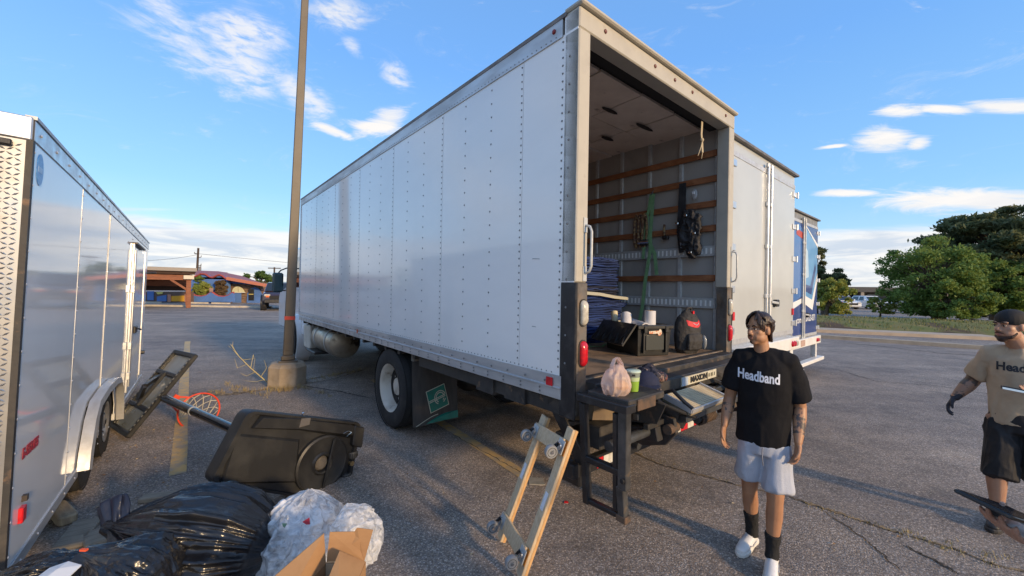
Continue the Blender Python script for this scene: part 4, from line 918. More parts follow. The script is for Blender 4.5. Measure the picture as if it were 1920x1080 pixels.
hb(MB().prism([(0, 0), (.09, 0), (.10, .055), (.02, .07)], basis(fpt(556, 800, .03), BX, BY), .012), 'warning_label', pm('worn_label', (.10, .095, .095), .45))
hb(MB().cyl(fpt(566, 775, .02), fpt(566, 775, .04), .014), 'base_screw', chrome)

# ------------------------------------------------------------------ rubbish in the foreground
def vnoise(P, seed=0):
    """smooth value noise on an (n,3) array"""
    P = np.asarray(P, float); i = np.floor(P).astype(np.int64); f = P - i; f = f * f * (3 - 2 * f); out = np.zeros(len(P))
    for dx in (0, 1):
        for dy in (0, 1):
            for dz in (0, 1):
                h = ((i[:, 0] + dx) * 374761393 + (i[:, 1] + dy) * 668265263 + (i[:, 2] + dz) * 2147483647 + seed * 1274126177) & 0xffffffff
                h = ((h ^ (h >> 13)) * 1274126177) & 0xffffffff; h = ((h ^ (h >> 16)) & 0xffff) / 65535.0
                w = (f[:, 0] if dx else 1 - f[:, 0]) * (f[:, 1] if dy else 1 - f[:, 1]) * (f[:, 2] if dz else 1 - f[:, 2]); out += h * w
    return out
def np_mesh(name, V, F, mat, parent=None, smooth=180, **kw):
    me = bpy.data.meshes.new(name); me.from_pydata([tuple(map(float, v)) for v in V], [], [tuple(map(int, f)) for f in F]); me.materials.append(mat); return link(name, me, parent, smooth, **kw)
def grid_faces(n, m, wrap=True):     # m rings of n points
    return [(j * n + i, j * n + (i + 1) % n, (j + 1) * n + (i + 1) % n, (j + 1) * n + i) for j in range(m - 1) for i in range(n if wrap else n - 1)]
def sack(name, label, cat, neck, far, rad, flat, mat, fold=.10, nf=13, seed=1, prof=None, crumple=.03, group=None, neck_r=.05, res=(260, 110), smooth=180, jit=0.0):
    """a filled sack from its tied neck to its far end, with pleats that run out from the neck"""
    neck, far = Vector(neck), Vector(far); ax = (far - neck); Ln = ax.length; d = ax.normalized(); sd_ = d.cross(Vector((0, 0, 1))).normalized(); up = sd_.cross(d).normalized()
    base = Vector(((neck.x + far.x) / 2, (neck.y + far.y) / 2, 0)); n, m = res; V = []; rs = np.random.default_rng(seed)
    ph = rs.uniform(0, 6.28, 6); U = np.linspace(0, 1, m); A = np.linspace(0, 2 * pi, n, endpoint=False)
    pr = prof or [(0, neck_r / rad), (.06, neck_r * 1.3 / rad), (.16, .45), (.32, .80), (.52, 1.0), (.72, .98), (.88, .74), (.97, .36), (1, .02)]
    R0 = np.interp(U, [p[0] for p in pr], [p[1] for p in pr])
    uu, aa = np.meshgrid(U, A, indexing='ij'); r = np.repeat(R0[:, None], n, 1)
    q = np.stack([np.cos(aa) * 2.2 + 7 * seed, np.sin(aa) * 2.2, uu * 2.0], -1).reshape(-1, 3); lowf = vnoise(q, seed).reshape(uu.shape) - .5
    tw = aa + .35 * lowf + .25 * uu + .5 * (1 - uu) ** 2
    def cre(k, zf, sdn): # long irregular creases that follow the sack's axis
        qq = np.stack([np.cos(tw) * k + 3.1 * sdn, np.sin(tw) * k, uu * zf], -1).reshape(-1, 3); return (1 - 2 * np.abs(vnoise(qq, seed + sdn) - .5)).reshape(uu.shape) ** 1.6 - .45
    pl = .9 * cre(nf / 7.0, .9, 21) + .75 * cre(nf / 3.6, 1.6, 22) + .35 * cre(nf / 2.0, 3.0, 23)
    amp = fold * (1.2 - .75 * uu) * np.clip(uu * 9, 0, 1)
    q2 = np.stack([np.cos(aa) * 6 + 3, np.sin(aa) * 6, uu * 6], -1).reshape(-1, 3); q3 = q2 * 2.3 + 11
    rg = lambda z: 1 - 2 * np.abs(z - .5)
    cr = (rg(vnoise(q2, seed + 3)).reshape(uu.shape) - .5) * crumple * 2 + (rg(vnoise(q3, seed + 5)).reshape(uu.shape) - .5) * crumple
    r = r * (1 + amp * pl * 1.6 + .12 * lowf * np.clip(uu * 4, 0, 1) + cr * np.clip(uu * 6, .2, 1))
    X = np.array(neck)[None, None] + np.array(d)[None, None] * (uu * Ln)[..., None] + np.array(sd_)[None, None] * (r * rad * np.cos(aa))[..., None] + np.array(up)[None, None] * (r * rad * flat * np.sin(aa))[..., None]
    X = X.reshape(-1, 3); zb_ = .012 + .03 * (vnoise(X * 9, seed + 9)); X[:, 2] = np.where(X[:, 2] < zb_, zb_ * .6 + .4 * np.clip(X[:, 2], -.02, None) * .2, X[:, 2]); X[:, 2] = np.maximum(X[:, 2], .004)
    if jit: X = X + rs.normal(size=X.shape) * jit; X[:, 2] = np.maximum(X[:, 2], .004)
    t = thing(name, base, label, cat, group); F_ = grid_faces(n, m)
    if jit: F_ = [q for i, f in enumerate(F_) for q in (((f[0], f[1], f[2]), (f[0], f[2], f[3])) if (i * 7919) % 3 else ((f[0], f[1], f[3]), (f[1], f[2], f[3])))]
    np_mesh('sack_body', X - np.array(base), F_, mat, t, smooth); return t
bagm = pm('black_bag_film', (.008, .009, .012), .20, col2=(.014, .015, .019), nscale=4, spec=.6, bump=.25, bscale=16, bdist=.02, detail=5, rvar=.08)
neck = at(200, 985, 2.20); b1 = sack('trash_bag', 'big full black trash bag tied at its left, in front of the hoop base', 'trash bag', neck, at(520, 1032, 2.36), .345, .70, bagm, .16, 30, 3, crumple=.03)
# tied tail of the bag
def tail(parent, root, p0, p1, w0, w1, seed, mat=bagm, name='bag_tail'):
    p0, p1 = Vector(p0), Vector(p1); n, m = 40, 22; d = (p1 - p0); L_ = d.length; d.normalize(); s_ = d.cross(Vector((.3, -1, .2))).normalized(); u_ = s_.cross(d); V = []
    for j in range(m):
        u = j / (m - 1)
        for i in range(n):
            a = 2 * pi * i / n; w = (w0 + (w1 - w0) * sin(u * pi * .62)) * (1 + .28 * sin(a * 5 + seed + u * 3) + .15 * sin(a * 9 + 2 * seed)); w *= (1 if u < .9 else (1 - u) * 10 * .7 + .3)
            V.append(p0 + d * (u * L_) + s_ * (cos(a) * w) + u_ * (sin(a) * w * .45))
    np_mesh(name, np.array([tuple(v - root) for v in V]), grid_faces(n, m) + [tuple(range(n - 1, -1, -1)), tuple(range((m - 1) * n, m * n))], mat, parent, 180)
r1 = b1.location
navy = pm('navy_bag_film', (.012, .016, .035), .32, bump=.2, bscale=20, bdist=.02)
tail(b1, r1, neck + Vector((.05, 0, 0)), at(210, 932, 2.26), .045, .06, 1.0, navy)
b2 = sack('trash_bag', 'half empty black trash bag slumped in the lower left corner', 'trash bag', at(150, 1040, 1.80), at(310, 1130, 1.84), .20, .70, bagm, .18, 9, 8, crumple=.07)
b3 = sack('trash_bag', 'flat crumpled black bag spread along the lower left edge by the trailer', 'trash bag', at(-60, 1110, 1.72), at(190, 1075, 1.86), .12, .75, bagm, .2, 8, 12, crumple=.12)
MB().box(-.014, .014, -.006, .006, -.004, .004).build('bag_tag', pm('orange_tag', (.75, .10, .03), .5), b2).location = at(157, 1044, 1.72) - b2.location + Vector((0, 0, .03))
papers = thing('paper_scrap', at(108, 1076, 1.70), 'torn white paper scrap lying on the crumpled black bag', 'paper')
m = MB(); m.add([(-.06, -.04, 0), (0, -.05, .015), (.07, -.03, .0), (.06, .04, .012), (-.01, .05, .02), (-.07, .03, .004), (0, 0, .022)], [(6, i, (i + 1) % 6) for i in range(6)]); m.v += [(a, b, c - .004) for a, b, c in m.v]; m.f += [(13, 7 + (i + 1) % 6, 7 + i) for i in range(6)]; m.m += [0] * 6
m.build('sheet', pm('paper_white', (.70, .73, .76), .6), papers)
# clear bag of packing film
clear = bpy.data.materials.new('clear_film'); clear.use_nodes = True
def clear_mat():
    nt = clear.node_tree; L = nt.links; p = nt.nodes['Principled BSDF']; out = nt.nodes['Material Output']
    tc = nt.nodes.new('ShaderNodeTexCoord'); nz = nt.nodes.new('ShaderNodeTexNoise'); nz.inputs['Scale'].default_value = 14; nz.inputs['Detail'].default_value = 6; nz.inputs['Distortion'].default_value = 1.5; L.new(tc.outputs['Object'], nz.inputs['Vector'])
    cr = nt.nodes.new('ShaderNodeValToRGB'); L.new(nz.outputs['Fac'], cr.inputs[0]); cr.color_ramp.elements[0].position = .35; cr.color_ramp.elements[0].color = (.70, .72, .75, 1); cr.color_ramp.elements[1].position = .62; cr.color_ramp.elements[1].color = (.93, .94, .95, 1)
    L.new(cr.outputs[0], p.inputs['Base Color']); p.inputs['Roughness'].default_value = .12; p.inputs['Specular IOR Level'].default_value = .8
    b = nt.nodes.new('ShaderNodeBump'); b.inputs['Strength'].default_value = .25; b.inputs['Distance'].default_value = .02; L.new(nz.outputs['Fac'], b.inputs['Height']); L.new(b.outputs[0], p.inputs['Normal'])
    tl = nt.nodes.new('ShaderNodeBsdfTranslucent'); tl.inputs[0].default_value = (.75, .78, .82, 1); mx = nt.nodes.new('ShaderNodeMixShader'); mx.inputs[0].default_value = .3; L.new(p.outputs[0], mx.inputs[1]); L.new(tl.outputs[0], mx.inputs[2])
    tr_ = nt.nodes.new('ShaderNodeBsdfTransparent'); m2 = nt.nodes.new('ShaderNodeMixShader'); mr = nt.nodes.new('ShaderNodeMapRange'); L.new(nz.outputs['Fac'], mr.inputs[0]); mr.inputs[1].default_value = .38; mr.inputs[2].default_value = .6; mr.inputs[3].default_value = .6; mr.inputs[4].default_value = .2
    L.new(mr.outputs[0], m2.inputs[0]); L.new(mx.outputs[0], m2.inputs[1]); L.new(tr_.outputs[0], m2.inputs[2]); L.new(m2.outputs[0], out.inputs[0])
clear_mat()
cb = sack('plastic_bag', 'clear plastic bag stuffed with packing film, beside the cardboard box', 'plastic bag', at(552, 1150, 2.34), at(580, 918, 2.54), .235, .95, clear, .12, 11, 5, crumple=.12, res=(64, 40), smooth=24, jit=.0032, prof=[(0, .5), (.1, .8), (.3, .98), (.5, 1.0), (.7, .95), (.86, .72), (.96, .36), (1, .03)])
cl = cb.location
inner = pm('packed_film', (.74, .76, .79), .5, bump=.8, bscale=9, bdist=.05)
FILL_ = cb
for px, py, Y, c, s, rz in ((575, 978, 2.13, (.42, .03, .06), .022, .8), (533, 984, 2.13, (.04, .11, .09), .014, .1)):
    pp = at(px, py, Y) - cl; dd = (Vector((0, 0, CAM_H)) - at(px, py, Y)).normalized()
    MB().prism([(-s, -s * .6), (s, -s * .4), (s * .3, s), (-s * .5, s * .5)], basis(pp, Vector((1, 0, rz)), dd.cross(Vector((1, 0, rz))).normalized() * -1), .003).build('wrapper_scrap', pm('scrap_%d' % px, c, .5), cb)
cb2 = sack('plastic_bag', 'small clear plastic film bundle poking out behind the cardboard box', 'plastic bag', at(690, 1060, 2.1), at(650, 945, 2.2), .12, .9, clear, .12, 7, 17, crumple=.14, res=(36, 22), smooth=24, jit=.003, prof=[(0, .4), (.2, .8), (.5, 1.0), (.8, .8), (1, .05)])
# cardboard box
card = pm('cardboard', (.42, .235, .105), .85, col2=(.36, .195, .085), nscale=5, bump=.06, bscale=60, stretch=(1, 1, 3))
cin = pm('cardboard_edge', (.30, .17, .08), .9)
bc = [at(545, 1100, 1.72), at(634, 1013, 2.02), at(690, 1008, 2.02), at(700, 1110, 1.72)]
boxo = thing('cardboard_box', (bc[0] + bc[2]) / 2 * 1.0 - Vector((0, 0, ((bc[0] + bc[2]) / 2).z)), 'open brown cardboard box with raised flaps at the bottom of the frame', 'cardboard box')
bo = boxo.location
HB = .52
q0, q1, q2, q3 = [Vector(v) for v in ((-.88, 1.48, HB), (-.84, 1.83, HB), (-.66, 1.84, HB), (-.63, 1.46, HB))]
def slab(pts, th, name, mat=card, parent=boxo):
    P = [Vector(p) - bo for p in pts]; n_ = (P[1] - P[0]).cross(P[2] - P[0]).normalized() * th; k = len(P)
    return MB().add([p - n_ / 2 for p in P] + [p + n_ / 2 for p in P], [tuple(range(k - 1, -1, -1)), tuple(range(k, 2 * k))] + [(i, (i + 1) % k, k + (i + 1) % k, k + i) for i in range(k)]).build(name, mat, parent)
dn = lambda p: Vector((p.x, p.y, .01))
for a, b, nm in ((q0, q1, 'wall'), (q1, q2, 'wall'), (q2, q3, 'wall'), (q3, q0, 'wall')): slab([a, b, dn(b), dn(a)], .006, nm)
slab([dn(q) + Vector((0, 0, .004)) for q in (q0, q1, q2, q3)], .006, 'bottom')
zf = Vector((0, 0, 1))
slab([q0, q1, q1 + Vector((-.03, .04, .11)), q0 + Vector((-.12, .02, .07))], .005, 'flap')
slab([q1 + Vector((.005, 0, .004)), q2 + Vector((-.005, 0, .004)), q2 + Vector((.02, .04, .125)), q1 + (q2 - q1) * .62 + Vector((.01, .05, .13)), q1 + (q2 - q1) * .55 + Vector((.01, .05, .112)), q1 + Vector((.0, .04, .118))], .005, 'flap')
slab([q2, q3, q3 + Vector((-.10, .02, .03)), q2 + Vector((-.10, -.05, .08))], .005, 'flap')
slab([q3, q0, q0 + Vector((.03, -.14, .03)), q3 + Vector((-.02, -.15, .02))], .005, 'flap')
tape = pm('packing_tape', (.55, .42, .27), .25)
slab([q1 + Vector((.004, -.006, .0)), q1 + Vector((.05, -.006, 0)), q1 + Vector((.05, -.006, -.25)), q1 + Vector((.004, -.006, -.25))], .002, 'tape', tape)

# ------------------------------------------------------------------ furniture dolly leaning on the liftgate
A0, A1 = Vector((-.055, 2.80, .03)), at(1022, 780, 2.83)
B0, B1 = Vector((.075, 2.44, .03)), at(1072, 803, 2.50)
dolly = thing('furniture_dolly', ((A0 + B0) / 2).to_2d().to_3d(), 'wooden four wheel furniture dolly standing on end against the liftgate', 'dolly')
do = dolly.location
e1 = ((A1 - A0) + (B1 - B0)).normalized(); e2 = ((B0 - A0) + (B1 - A1)); e2 = (e2 - e1 * e2.dot(e1)).normalized(); en = e1.cross(e2).normalized()
if en.x > 0: en = -en
for a, b in ((A0, A1), (B0, B1)):
    MB().bar(a - do, b - do, .075, .022, en).build('rail', pine, dolly, bevel=.003)
    MB().bar(a - do + e2 * .028 - en * .020, b - do + e2 * .028 - en * .020, .018, .018, en).build('rail_edge', pm('sunlit_pine', (.66, .40, .18), .55, col2=(.55, .31, .13), nscale=12), dolly)  # sun-side rail strip, warm sunlight put into an orange pine tone
    c = a.lerp(b, .5 if a is B0 else .55) + en * .0125; MB().bar(c - do - e1 * .055, c - do + e1 * .055, .034, .003, en).build('label_sticker', pm('paper_label', (.70, .73, .78), .5, col2=(.45, .48, .56), nscale=60, nmix=(.58, .64)), dolly)
for t in (.14, .87):
    p, q = A0.lerp(A1, t) + en * .022, B0.lerp(B1, t) + en * .022
    MB().bar(p - do - e2 * .03, q - do + e2 * .012, .10, .020, en).build('cross_board', pine, dolly, bevel=.003)
    o_ = B0.lerp(B1, t) + e2 * .018 + en * .013; MB().bar(o_ - do - e1 * .05, o_ - do + e1 * .05, .035, .003, en).build('stain_patch', pm('orange_stain', (.50, .20, .03), .5, col2=(.38, .15, .03), nscale=20), dolly)
    for p0 in (p, q):
        c = p0 + en * .012; cs_ = thing('caster', c - do, None, None); cs_.parent = dolly
        MB().bar(-e1 * .042, e1 * .042, .075, .004, en).build('plate', steel, cs_)
        MB().cyl(en * .004, en * .018, .026, n=14).build('swivel', chrome, cs_, smooth=40)
        wc = en * .062 + Vector((-.01, -.03, -.035)); ax = e2
        for s in (-1, 1): MB().add([en * .018 + e2 * s * .020 + e1 * .022, en * .018 + e2 * s * .020 - e1 * .022, wc + e2 * s * .020 - e1 * .012, wc + e2 * s * .020 + e1 * .012] , [(0, 1, 2, 3)]).build('fork', chrome, cs_)
        fk = MB().bar(en * .016 - e1 * .02, en * .016 + e1 * .02, .044, .006, en).build('fork_bridge', chrome, cs_)
        MB().lathe([(.010, -.016), (.038, -.016), (.041, -.008), (.041, .008), (.038, .016), (.010, .016)], wc, ax, 22).build('wheel', pm('grey_caster_wheel', (.28, .29, .30), .5, col2=(.22, .22, .22), nscale=20), cs_, smooth=40)
        MB().lathe([(.026, -.0165), (.028, -.0175), (.030, -.0165)], wc, ax, 18).build('wheel_ring', pm('dark_ring', (.06, .06, .06), .6), cs_); MB().lathe([(.026, .0165), (.028, .0175), (.030, .0165)], wc, ax, 18).build('wheel_ring', MATS['dark_ring'], cs_)
        MB().cyl(wc - ax * .024, wc + ax * .024, .009, n=8).build('axle_bolt', chrome, cs_)

# ------------------------------------------------------------------ blocks and litter on the ground
grey_wood = pm('weathered_board', (.33, .29, .23), .85, col2=(.22, .19, .15), nscale=8, stretch=(1, 8, 1), bump=.3, bscale=25)
def block(name, label, cat, px, py, l, w_, h, rz, mat=grey_wood, rnd=.008):
    o = thing(name, gp(px, py), label, cat, rz=rz); MB().box(-l / 2, l / 2, -w_ / 2, w_ / 2, 0, h).build('board' if 'board' in name else 'block', mat, o, bevel=rnd); return o
block('wood_board', 'weathered grey board on the asphalt just left of the big trash bag', 'board', 146, 1005, .16, .36, .035, .55)
block('wood_board', 'short board end showing behind the knot of the big trash bag', 'board', 182, 1012, .14, .22, .035, .9)
block('wood_board', 'small pale board showing behind the top of the big trash bag', 'board', 300, 936, .26, .10, .04, .3)
ch = thing('wheel_chock', gp(118, 972), 'rounded pale wood chock on the ground at the trailer side', 'chock', rz=-.55)
MB().prism(rpoly([(-.20, -.055), (.16, -.055), (.16, .055), (-.20, .055)], .05), Matrix.Translation((0, 0, .0)), .07).build('block', pm('pale_wood_block', (.40, .33, .22), .8, col2=(.28, .22, .15), nscale=9, stretch=(1, 6, 1), bump=.2), ch, bevel=.012)
lt = random.Random(9)
leafc = [pm('dry_leaf_%d' % i, c, .8) for i, c in enumerate(((.42, .30, .15), (.30, .17, .07), (.50, .40, .25)))]
lf = [MB(), MB(), MB()]
for i in range(240):
    if i < 120: p = gp(lt.uniform(180, 420), lt.uniform(800, 960))
    elif i < 190: p = gp(lt.uniform(330, 700), lt.uniform(690, 760))
    else: p = gp(lt.uniform(700, 1900), lt.uniform(720, 1060))
    a = lt.uniform(0, 6.28); s = lt.uniform(.006, .018); c, d = cos(a) * s, sin(a) * s; z = .006
    lf[i % 3].add([(p.x + c, p.y + d, z), (p.x - d * .5, p.y + c * .5, z + lt.uniform(0, .008)), (p.x - c, p.y - d, z), (p.x + d * .5, p.y - c * .5, z + lt.uniform(0, .006))], [(0, 1, 2), (0, 2, 3)])
mm = MB()
for k, x in enumerate(lf): mm.add(x.v, x.f, k)
mm.build('leaf_litter', leafc, kind='stuff', label='scattered dry leaf scraps on the asphalt', cat='litter')
rs_ = thing('plastic_scrap', gp(1061, 942), 'tiny red plastic scrap on the asphalt right of the dolly', 'scrap'); MB().prism([(-.015, -.01), (.02, -.012), (.018, .012), (-.01, .014)], Matrix.Identity(4), .006).build('scrap', red_r, rs_)
cp = thing('concrete_patch', gp(1005, 903), 'small pale concrete fragment set flush in the asphalt behind the dolly', 'concrete'); MB().prism(rpoly([(-.07, -.06), (.08, -.07), (.07, .06), (-.06, .07)], .015), Matrix.Identity(4), .008).build('fragment', pm('pale_concrete', (.34, .32, .28), .9, col2=(.26, .25, .22), nscale=12), cp)
# dry grass in the cracks, tall dead weed by the footing
def blades(m, p, n, h, spread, r, col=0):
    for _ in range(n):
        a = r.uniform(0, 6.28); rr = r.uniform(0, spread); b = Vector((p.x + rr * cos(a), p.y + rr * sin(a), 0)); hh = h * r.uniform(.4, 1); a2 = r.uniform(0, 6.28); l = r.uniform(.3, .9) * hh
        tip = b + Vector((cos(a2) * l, sin(a2) * l, hh)); s = Vector((-sin(a2), cos(a2), 0)) * .0022; mid = b.lerp(tip, .55) + Vector((0, 0, hh * .12))
        m.add([b - s, b + s, mid + s * .8, mid - s * .8, tip], [(0, 1, 2, 3), (3, 2, 4)])
gm = MB()
for (x0, y0, x1, y1, n, h) in ((1190, 850, 1385, 910, 26, .03), (1480, 935, 1700, 1004, 34, .035), (1700, 1004, 1900, 1072, 30, .045), (1690, 1000, 1800, 1020, 16, .05), (390, 738, 520, 728, 40, .06), (420, 720, 500, 745, 24, .07), (560, 718, 690, 692, 40, .07), (500, 735, 570, 728, 40, .10), (566, 726, 620, 742, 16, .05), (1830, 1040, 1915, 1050, 12, .05)):
    for i in range(n):
        t = lt.random(); p = gp(x0 + (x1 - x0) * t + lt.uniform(-5, 5), y0 + (y1 - y0) * t + lt.uniform(-3, 3)); blades(gm, p, 3 if x0 > 1000 else 7, h * (.6 if x0 > 1000 else 1), .05, lt)
gm.build('dry_grass', pm('straw', (.42, .32, .15), .9, col2=(.28, .24, .09), nscale=3), kind='stuff', label='dry grass growing in the pavement cracks', cat='grass')
wd = thing('dead_weed', gp(486, 722), 'tall dry branching weed leaning beside the pole footing', 'weed'); wm = MB(); wr = wd.location
stem = [gp(505, 722) + Vector((0, 0, .02)), at(470, 690, 7.0), at(448, 668, 6.95), at(432, 645, 6.95)]
wm.tube([p - wr for p in stem], [.010, .008, .006, .003], 5)
for a, b, c in (((470, 690), (475, 665), (476, 672)), ((448, 668), (436, 655), (428, 648)), ((455, 675), (478, 672), (474, 700)), ((463, 683), (445, 690), (440, 672)), ((490, 705), (500, 690), (495, 675)), ((440, 657), (436, 648), (437, 640)), ((480, 697), (462, 705), (452, 700)), ((495, 712), (478, 716), (460, 714))):
    wm.tube([at(*a, 7.0) - wr, at(*b, 7.02) - wr, at(*c, 7.03) - wr], [.006, .004, .002], 4)
wm.build('stem', pm('weed_straw', (.50, .42, .20), .8), wd)

# ------------------------------------------------------------------ things in and on the truck
BT = lambda x, y, z=0.0: T(x, y, z)
quilt = [pm('blanket_blue_%d' % i, c, .9, col2=c2, nscale=7, bump=.12, bscale=30, bdist=.02) for i, (c, c2) in enumerate((((.010, .030, .13), (.006, .018, .08)), ((.016, .045, .19), (.010, .028, .12)), ((.012, .018, .05), (.008, .012, .03))))]
hem = pm('blanket_hem', (.03, .06, .20), .9, bump=.3, bscale=60)
br_ = random.Random(31); zc = ZF + .004
nb = 17
ords = ['bottom', 'second', 'third', 'fourth', 'fifth', 'sixth', 'seventh', 'eighth', 'ninth', 'tenth', 'eleventh', 'twelfth', 'thirteenth', 'fourteenth', 'fifteenth', 'sixteenth', 'topmost']
for k in range(nb):
    h = br_.uniform(.055, .068); x1 = (2.32 if k < 8 else 2.25) + br_.uniform(-.02, .03) - (.03 if k == 16 else 0); x0 = 1.42 + br_.uniform(-.03, .03); y0 = 1.20 + br_.uniform(-.03, .03) + (.05 if k > 8 else 0); y1 = 1.95
    b = thing('moving_blanket', T((x0 + x1) / 2, (y0 + y1) / 2, zc), 'folded blue moving blanket, %s in the stack inside the truck' % (ords[k] if k in (0, 16) else ords[k] + ' from the bottom'), 'blanket', 'folded blankets stacked in the truck', rz=YAW + br_.uniform(-.03, .03))
    hw, hd = (x1 - x0) / 2, (y1 - y0) / 2; nl = 2; 
    for l in range(nl):     # two folded layers per blanket, each a rounded slab with a rolled front edge
        z0_, z1_ = h * l / nl + .001, h * (l + 1) / nl - .001; zm = (z0_ + z1_) / 2; r = (z1_ - z0_) / 2; rings = []
        nx_ = 22
        for i in range(nx_ + 1):
            x = -hw + 2 * hw * i / nx_; sag = .005 * sin(i * .45 + k * 2 + l) + .002 * sin(i * .9 + k); e = 1 - max(0, abs(x) / hw - .92) * 5; ring = []
            for a in np.linspace(-pi / 2, pi / 2, 7): ring.append((x, -hd - r * cos(a) * e * 1.4 + .010 * sin(i * .35 + k + l * 2), zm + r * sin(a) * e + sag))
            for a in np.linspace(pi / 2, 3 * pi / 2, 5): ring.append((x, hd - r * cos(a) * e, zm + r * sin(a) * e + sag))
            rings.append(ring)
        MB().loft(rings).build('fold', quilt[(k + l) % 2 if k not in (9, 10) else 2], b, smooth=60)
    if k % 3 == 1: MB().tube([(-hw + 2 * hw * i / 14, -hd - h * .33 + .004 * sin(i), h * .5 + .007 * sin(i * 1.7 + k)) for i in range(15)], .006, 5).build('bound_edge', hem, b, smooth=60)
    zc += h
st = thing('tie_strap', T(1.8, 1.18, ZF), 'pale webbing strap around the blanket stack', 'strap'); sr = st.location
MB().ribbon([T(1.40, 1.115, ZF + .60) - sr, T(1.7, 1.10, ZF + .585) - sr, T(2.0, 1.10, ZF + .55) - sr, T(2.30, 1.12, ZF + .53) - sr, T(2.36, 1.3, ZF + .53) - sr, T(2.36, 1.7, ZF + .54) - sr], .035, (0, 0, 1)).build('webbing', pm('pale_webbing', (.42, .42, .36), .85), st)
st2 = thing('tie_strap', T(1.5, .95, ZF), 'loose green strap lying on the truck floor before the blankets', 'strap'); sr2 = st2.location
MB().ribbon([T(1.1 + .12 * i, 1.0 + .05 * sin(i * 1.3), ZF + .008 + .012 * (i % 2)) - sr2 for i in range(7)], .03, TU).build('webbing', pm('green_webbing', (.22, .42, .20), .85, col2=(.16, .32, .16), nscale=20), st2)
grn = MATS['green_webbing']
# tote with hinged lid
tot = thing('storage_tote', T(1.62, .56, ZF + .004), 'black plastic tote with its hinged lid hanging open, near the truck sill', 'tote', rz=YAW - .40)
tm = pm('tote_black', (.016, .017, .018), .3, col2=(.03, .031, .03), nscale=5, coat=.2, bump=.05, bscale=50)
wl, dp, hh = .19, .30, .30
def hollow(m, a, b, h, t, fl=.93):
    o0 = [(-a * fl, -b * fl, 0), (a * fl, -b * fl, 0), (a * fl, b * fl, 0), (-a * fl, b * fl, 0)]; o1 = [(-a, -b, h), (a, -b, h), (a, b, h), (-a, b, h)]; i1 = [(-a + t, -b + t, h), (a - t, -b + t, h), (a - t, b - t, h), (-a + t, b - t, h)]; i0 = [(x * .93, y * .93, t) for x, y, z in o0]
    m.add(o0 + o1 + i1 + i0, [(3, 2, 1, 0)] + [(i, (i + 1) % 4, 4 + (i + 1) % 4, 4 + i) for i in range(4)] + [(4 + i, 4 + (i + 1) % 4, 8 + (i + 1) % 4, 8 + i) for i in range(4)] + [(8 + i, 8 + (i + 1) % 4, 12 + (i + 1) % 4, 12 + i) for i in range(4)] + [(12, 13, 14, 15)])
    return m
hollow(MB(), wl, dp, hh, .008).build('tub', tm, tot, bevel=.006)
for p0, p1 in (((-wl - .012, -dp - .012, hh - .02), (wl + .012, -dp - .012, hh - .02)), ((-wl - .012, dp + .012, hh - .02), (wl + .012, dp + .012, hh - .02)), ((wl + .012, -dp, hh - .02), (wl + .012, dp, hh - .02))): MB().bar(p0, p1, .022, .035).build('tub_rim', tm, tot, bevel=.005)
MB().box(-.10, .10, -dp - .004, -dp + .01, .06, .20).build('tub_panel', pm('tote_panel', (.05, .055, .05), .25, coat=.3), tot)
for x in (-.125, .125): MB().box(x - .008, x + .008, -dp - .012, -dp + .012, .03, hh - .04).build('tub_rib', tm, tot)
for x in (-.12, .12): MB().box(x - .018, x + .018, -dp - .032, -dp - .01, hh - .075, hh - .01).build('tub_latch', tm, tot, bevel=.004)
MB().prism([(-.07, .0), (.03, .0), (.03, -.015), (.05, -.02), (.075, .0), (.072, .03), (.055, .05), (.04, .03), (-.07, .025)], basis((-.0, -dp - .006, .215), (1, 0, 0), (0, .08, 1)), .002).build('sticker', pm('orange_white_sticker', (.62, .55, .45), .5, col2=(.55, .16, .05), nscale=28, nmix=(.5, .56)), tot)
lid = MB(); l0 = [(-wl - .01, -dp, hh), (-wl - .01, dp, hh), (-wl - .16, dp, hh - .20), (-wl - .16, -dp, hh - .20)]
lid.add([Vector(p) for p in l0] + [Vector(p) + Vector((-.012, 0, .010)) for p in l0], [(0, 1, 2, 3), (7, 6, 5, 4)] + [(i, (i + 1) % 4, 4 + (i + 1) % 4, 4 + i) for i in range(4)])
lo = lid.build('lid', tm, tot)
lr = MB()
for i in range(5):
    for s in (-1, 1):
        y = -dp + .06 + .12 * i; a = Vector((-wl - .024, y - .055 * s, hh - .005)); b_ = Vector((-wl - .172, y + .055 * s, hh - .18)); lr.bar(a, b_, .010, .012, (-1, 0, .75))
lr.build('lid_ribs', pm('tote_rib', (.03, .031, .032), .4), lo, kind='stuff')
paper = pm('white_roll', (.66, .66, .68), .6, col2=(.58, .58, .61), nscale=6)
rolls = (((.09, -.10, .08), (.09, -.10, .425), .055, .030, 'upright white film roll at the right in the black tote', pm('kraft_core', (.40, .27, .14), .9)),
         ((-.03, -.20, .26), (.02, .12, .28), .052, .040, 'white film roll facing out of the black tote with a dark hollow core', pm('dark_core', (.05, .02, .018), .9)),
         ((-.14, -.02, .22), (-.06, .10, .37), .055, .028, 'white paper roll slanting in the middle of the black tote', paper),
         ((-.15, .16, .20), (-.13, .22, .40), .034, .020, 'thin cream tube poking out at the left of the black tote', pm('cream_tube', (.60, .53, .36), .7)))
for p0, p1, r, rc, lb_, cm_ in rolls:
    rt = thing('film_roll', tot.location, lb_, 'roll', 'rolls in the tote', rz=YAW - .40); d = Vector(p1) - Vector(p0); Ln = d.length
    MB().lathe([(rc, 0), (r, 0), (r, Ln), (rc, Ln)], p0, d, 24).build('wound_film', paper if 'cream' not in lb_ else cm_, rt, smooth=40); MB().lathe([(rc, Ln + .004), (rc * .9, Ln + .004), (rc * .88, .0), (rc, 0)], p0, d, 24, closed=True).build('core', cm_, rt, smooth=40)
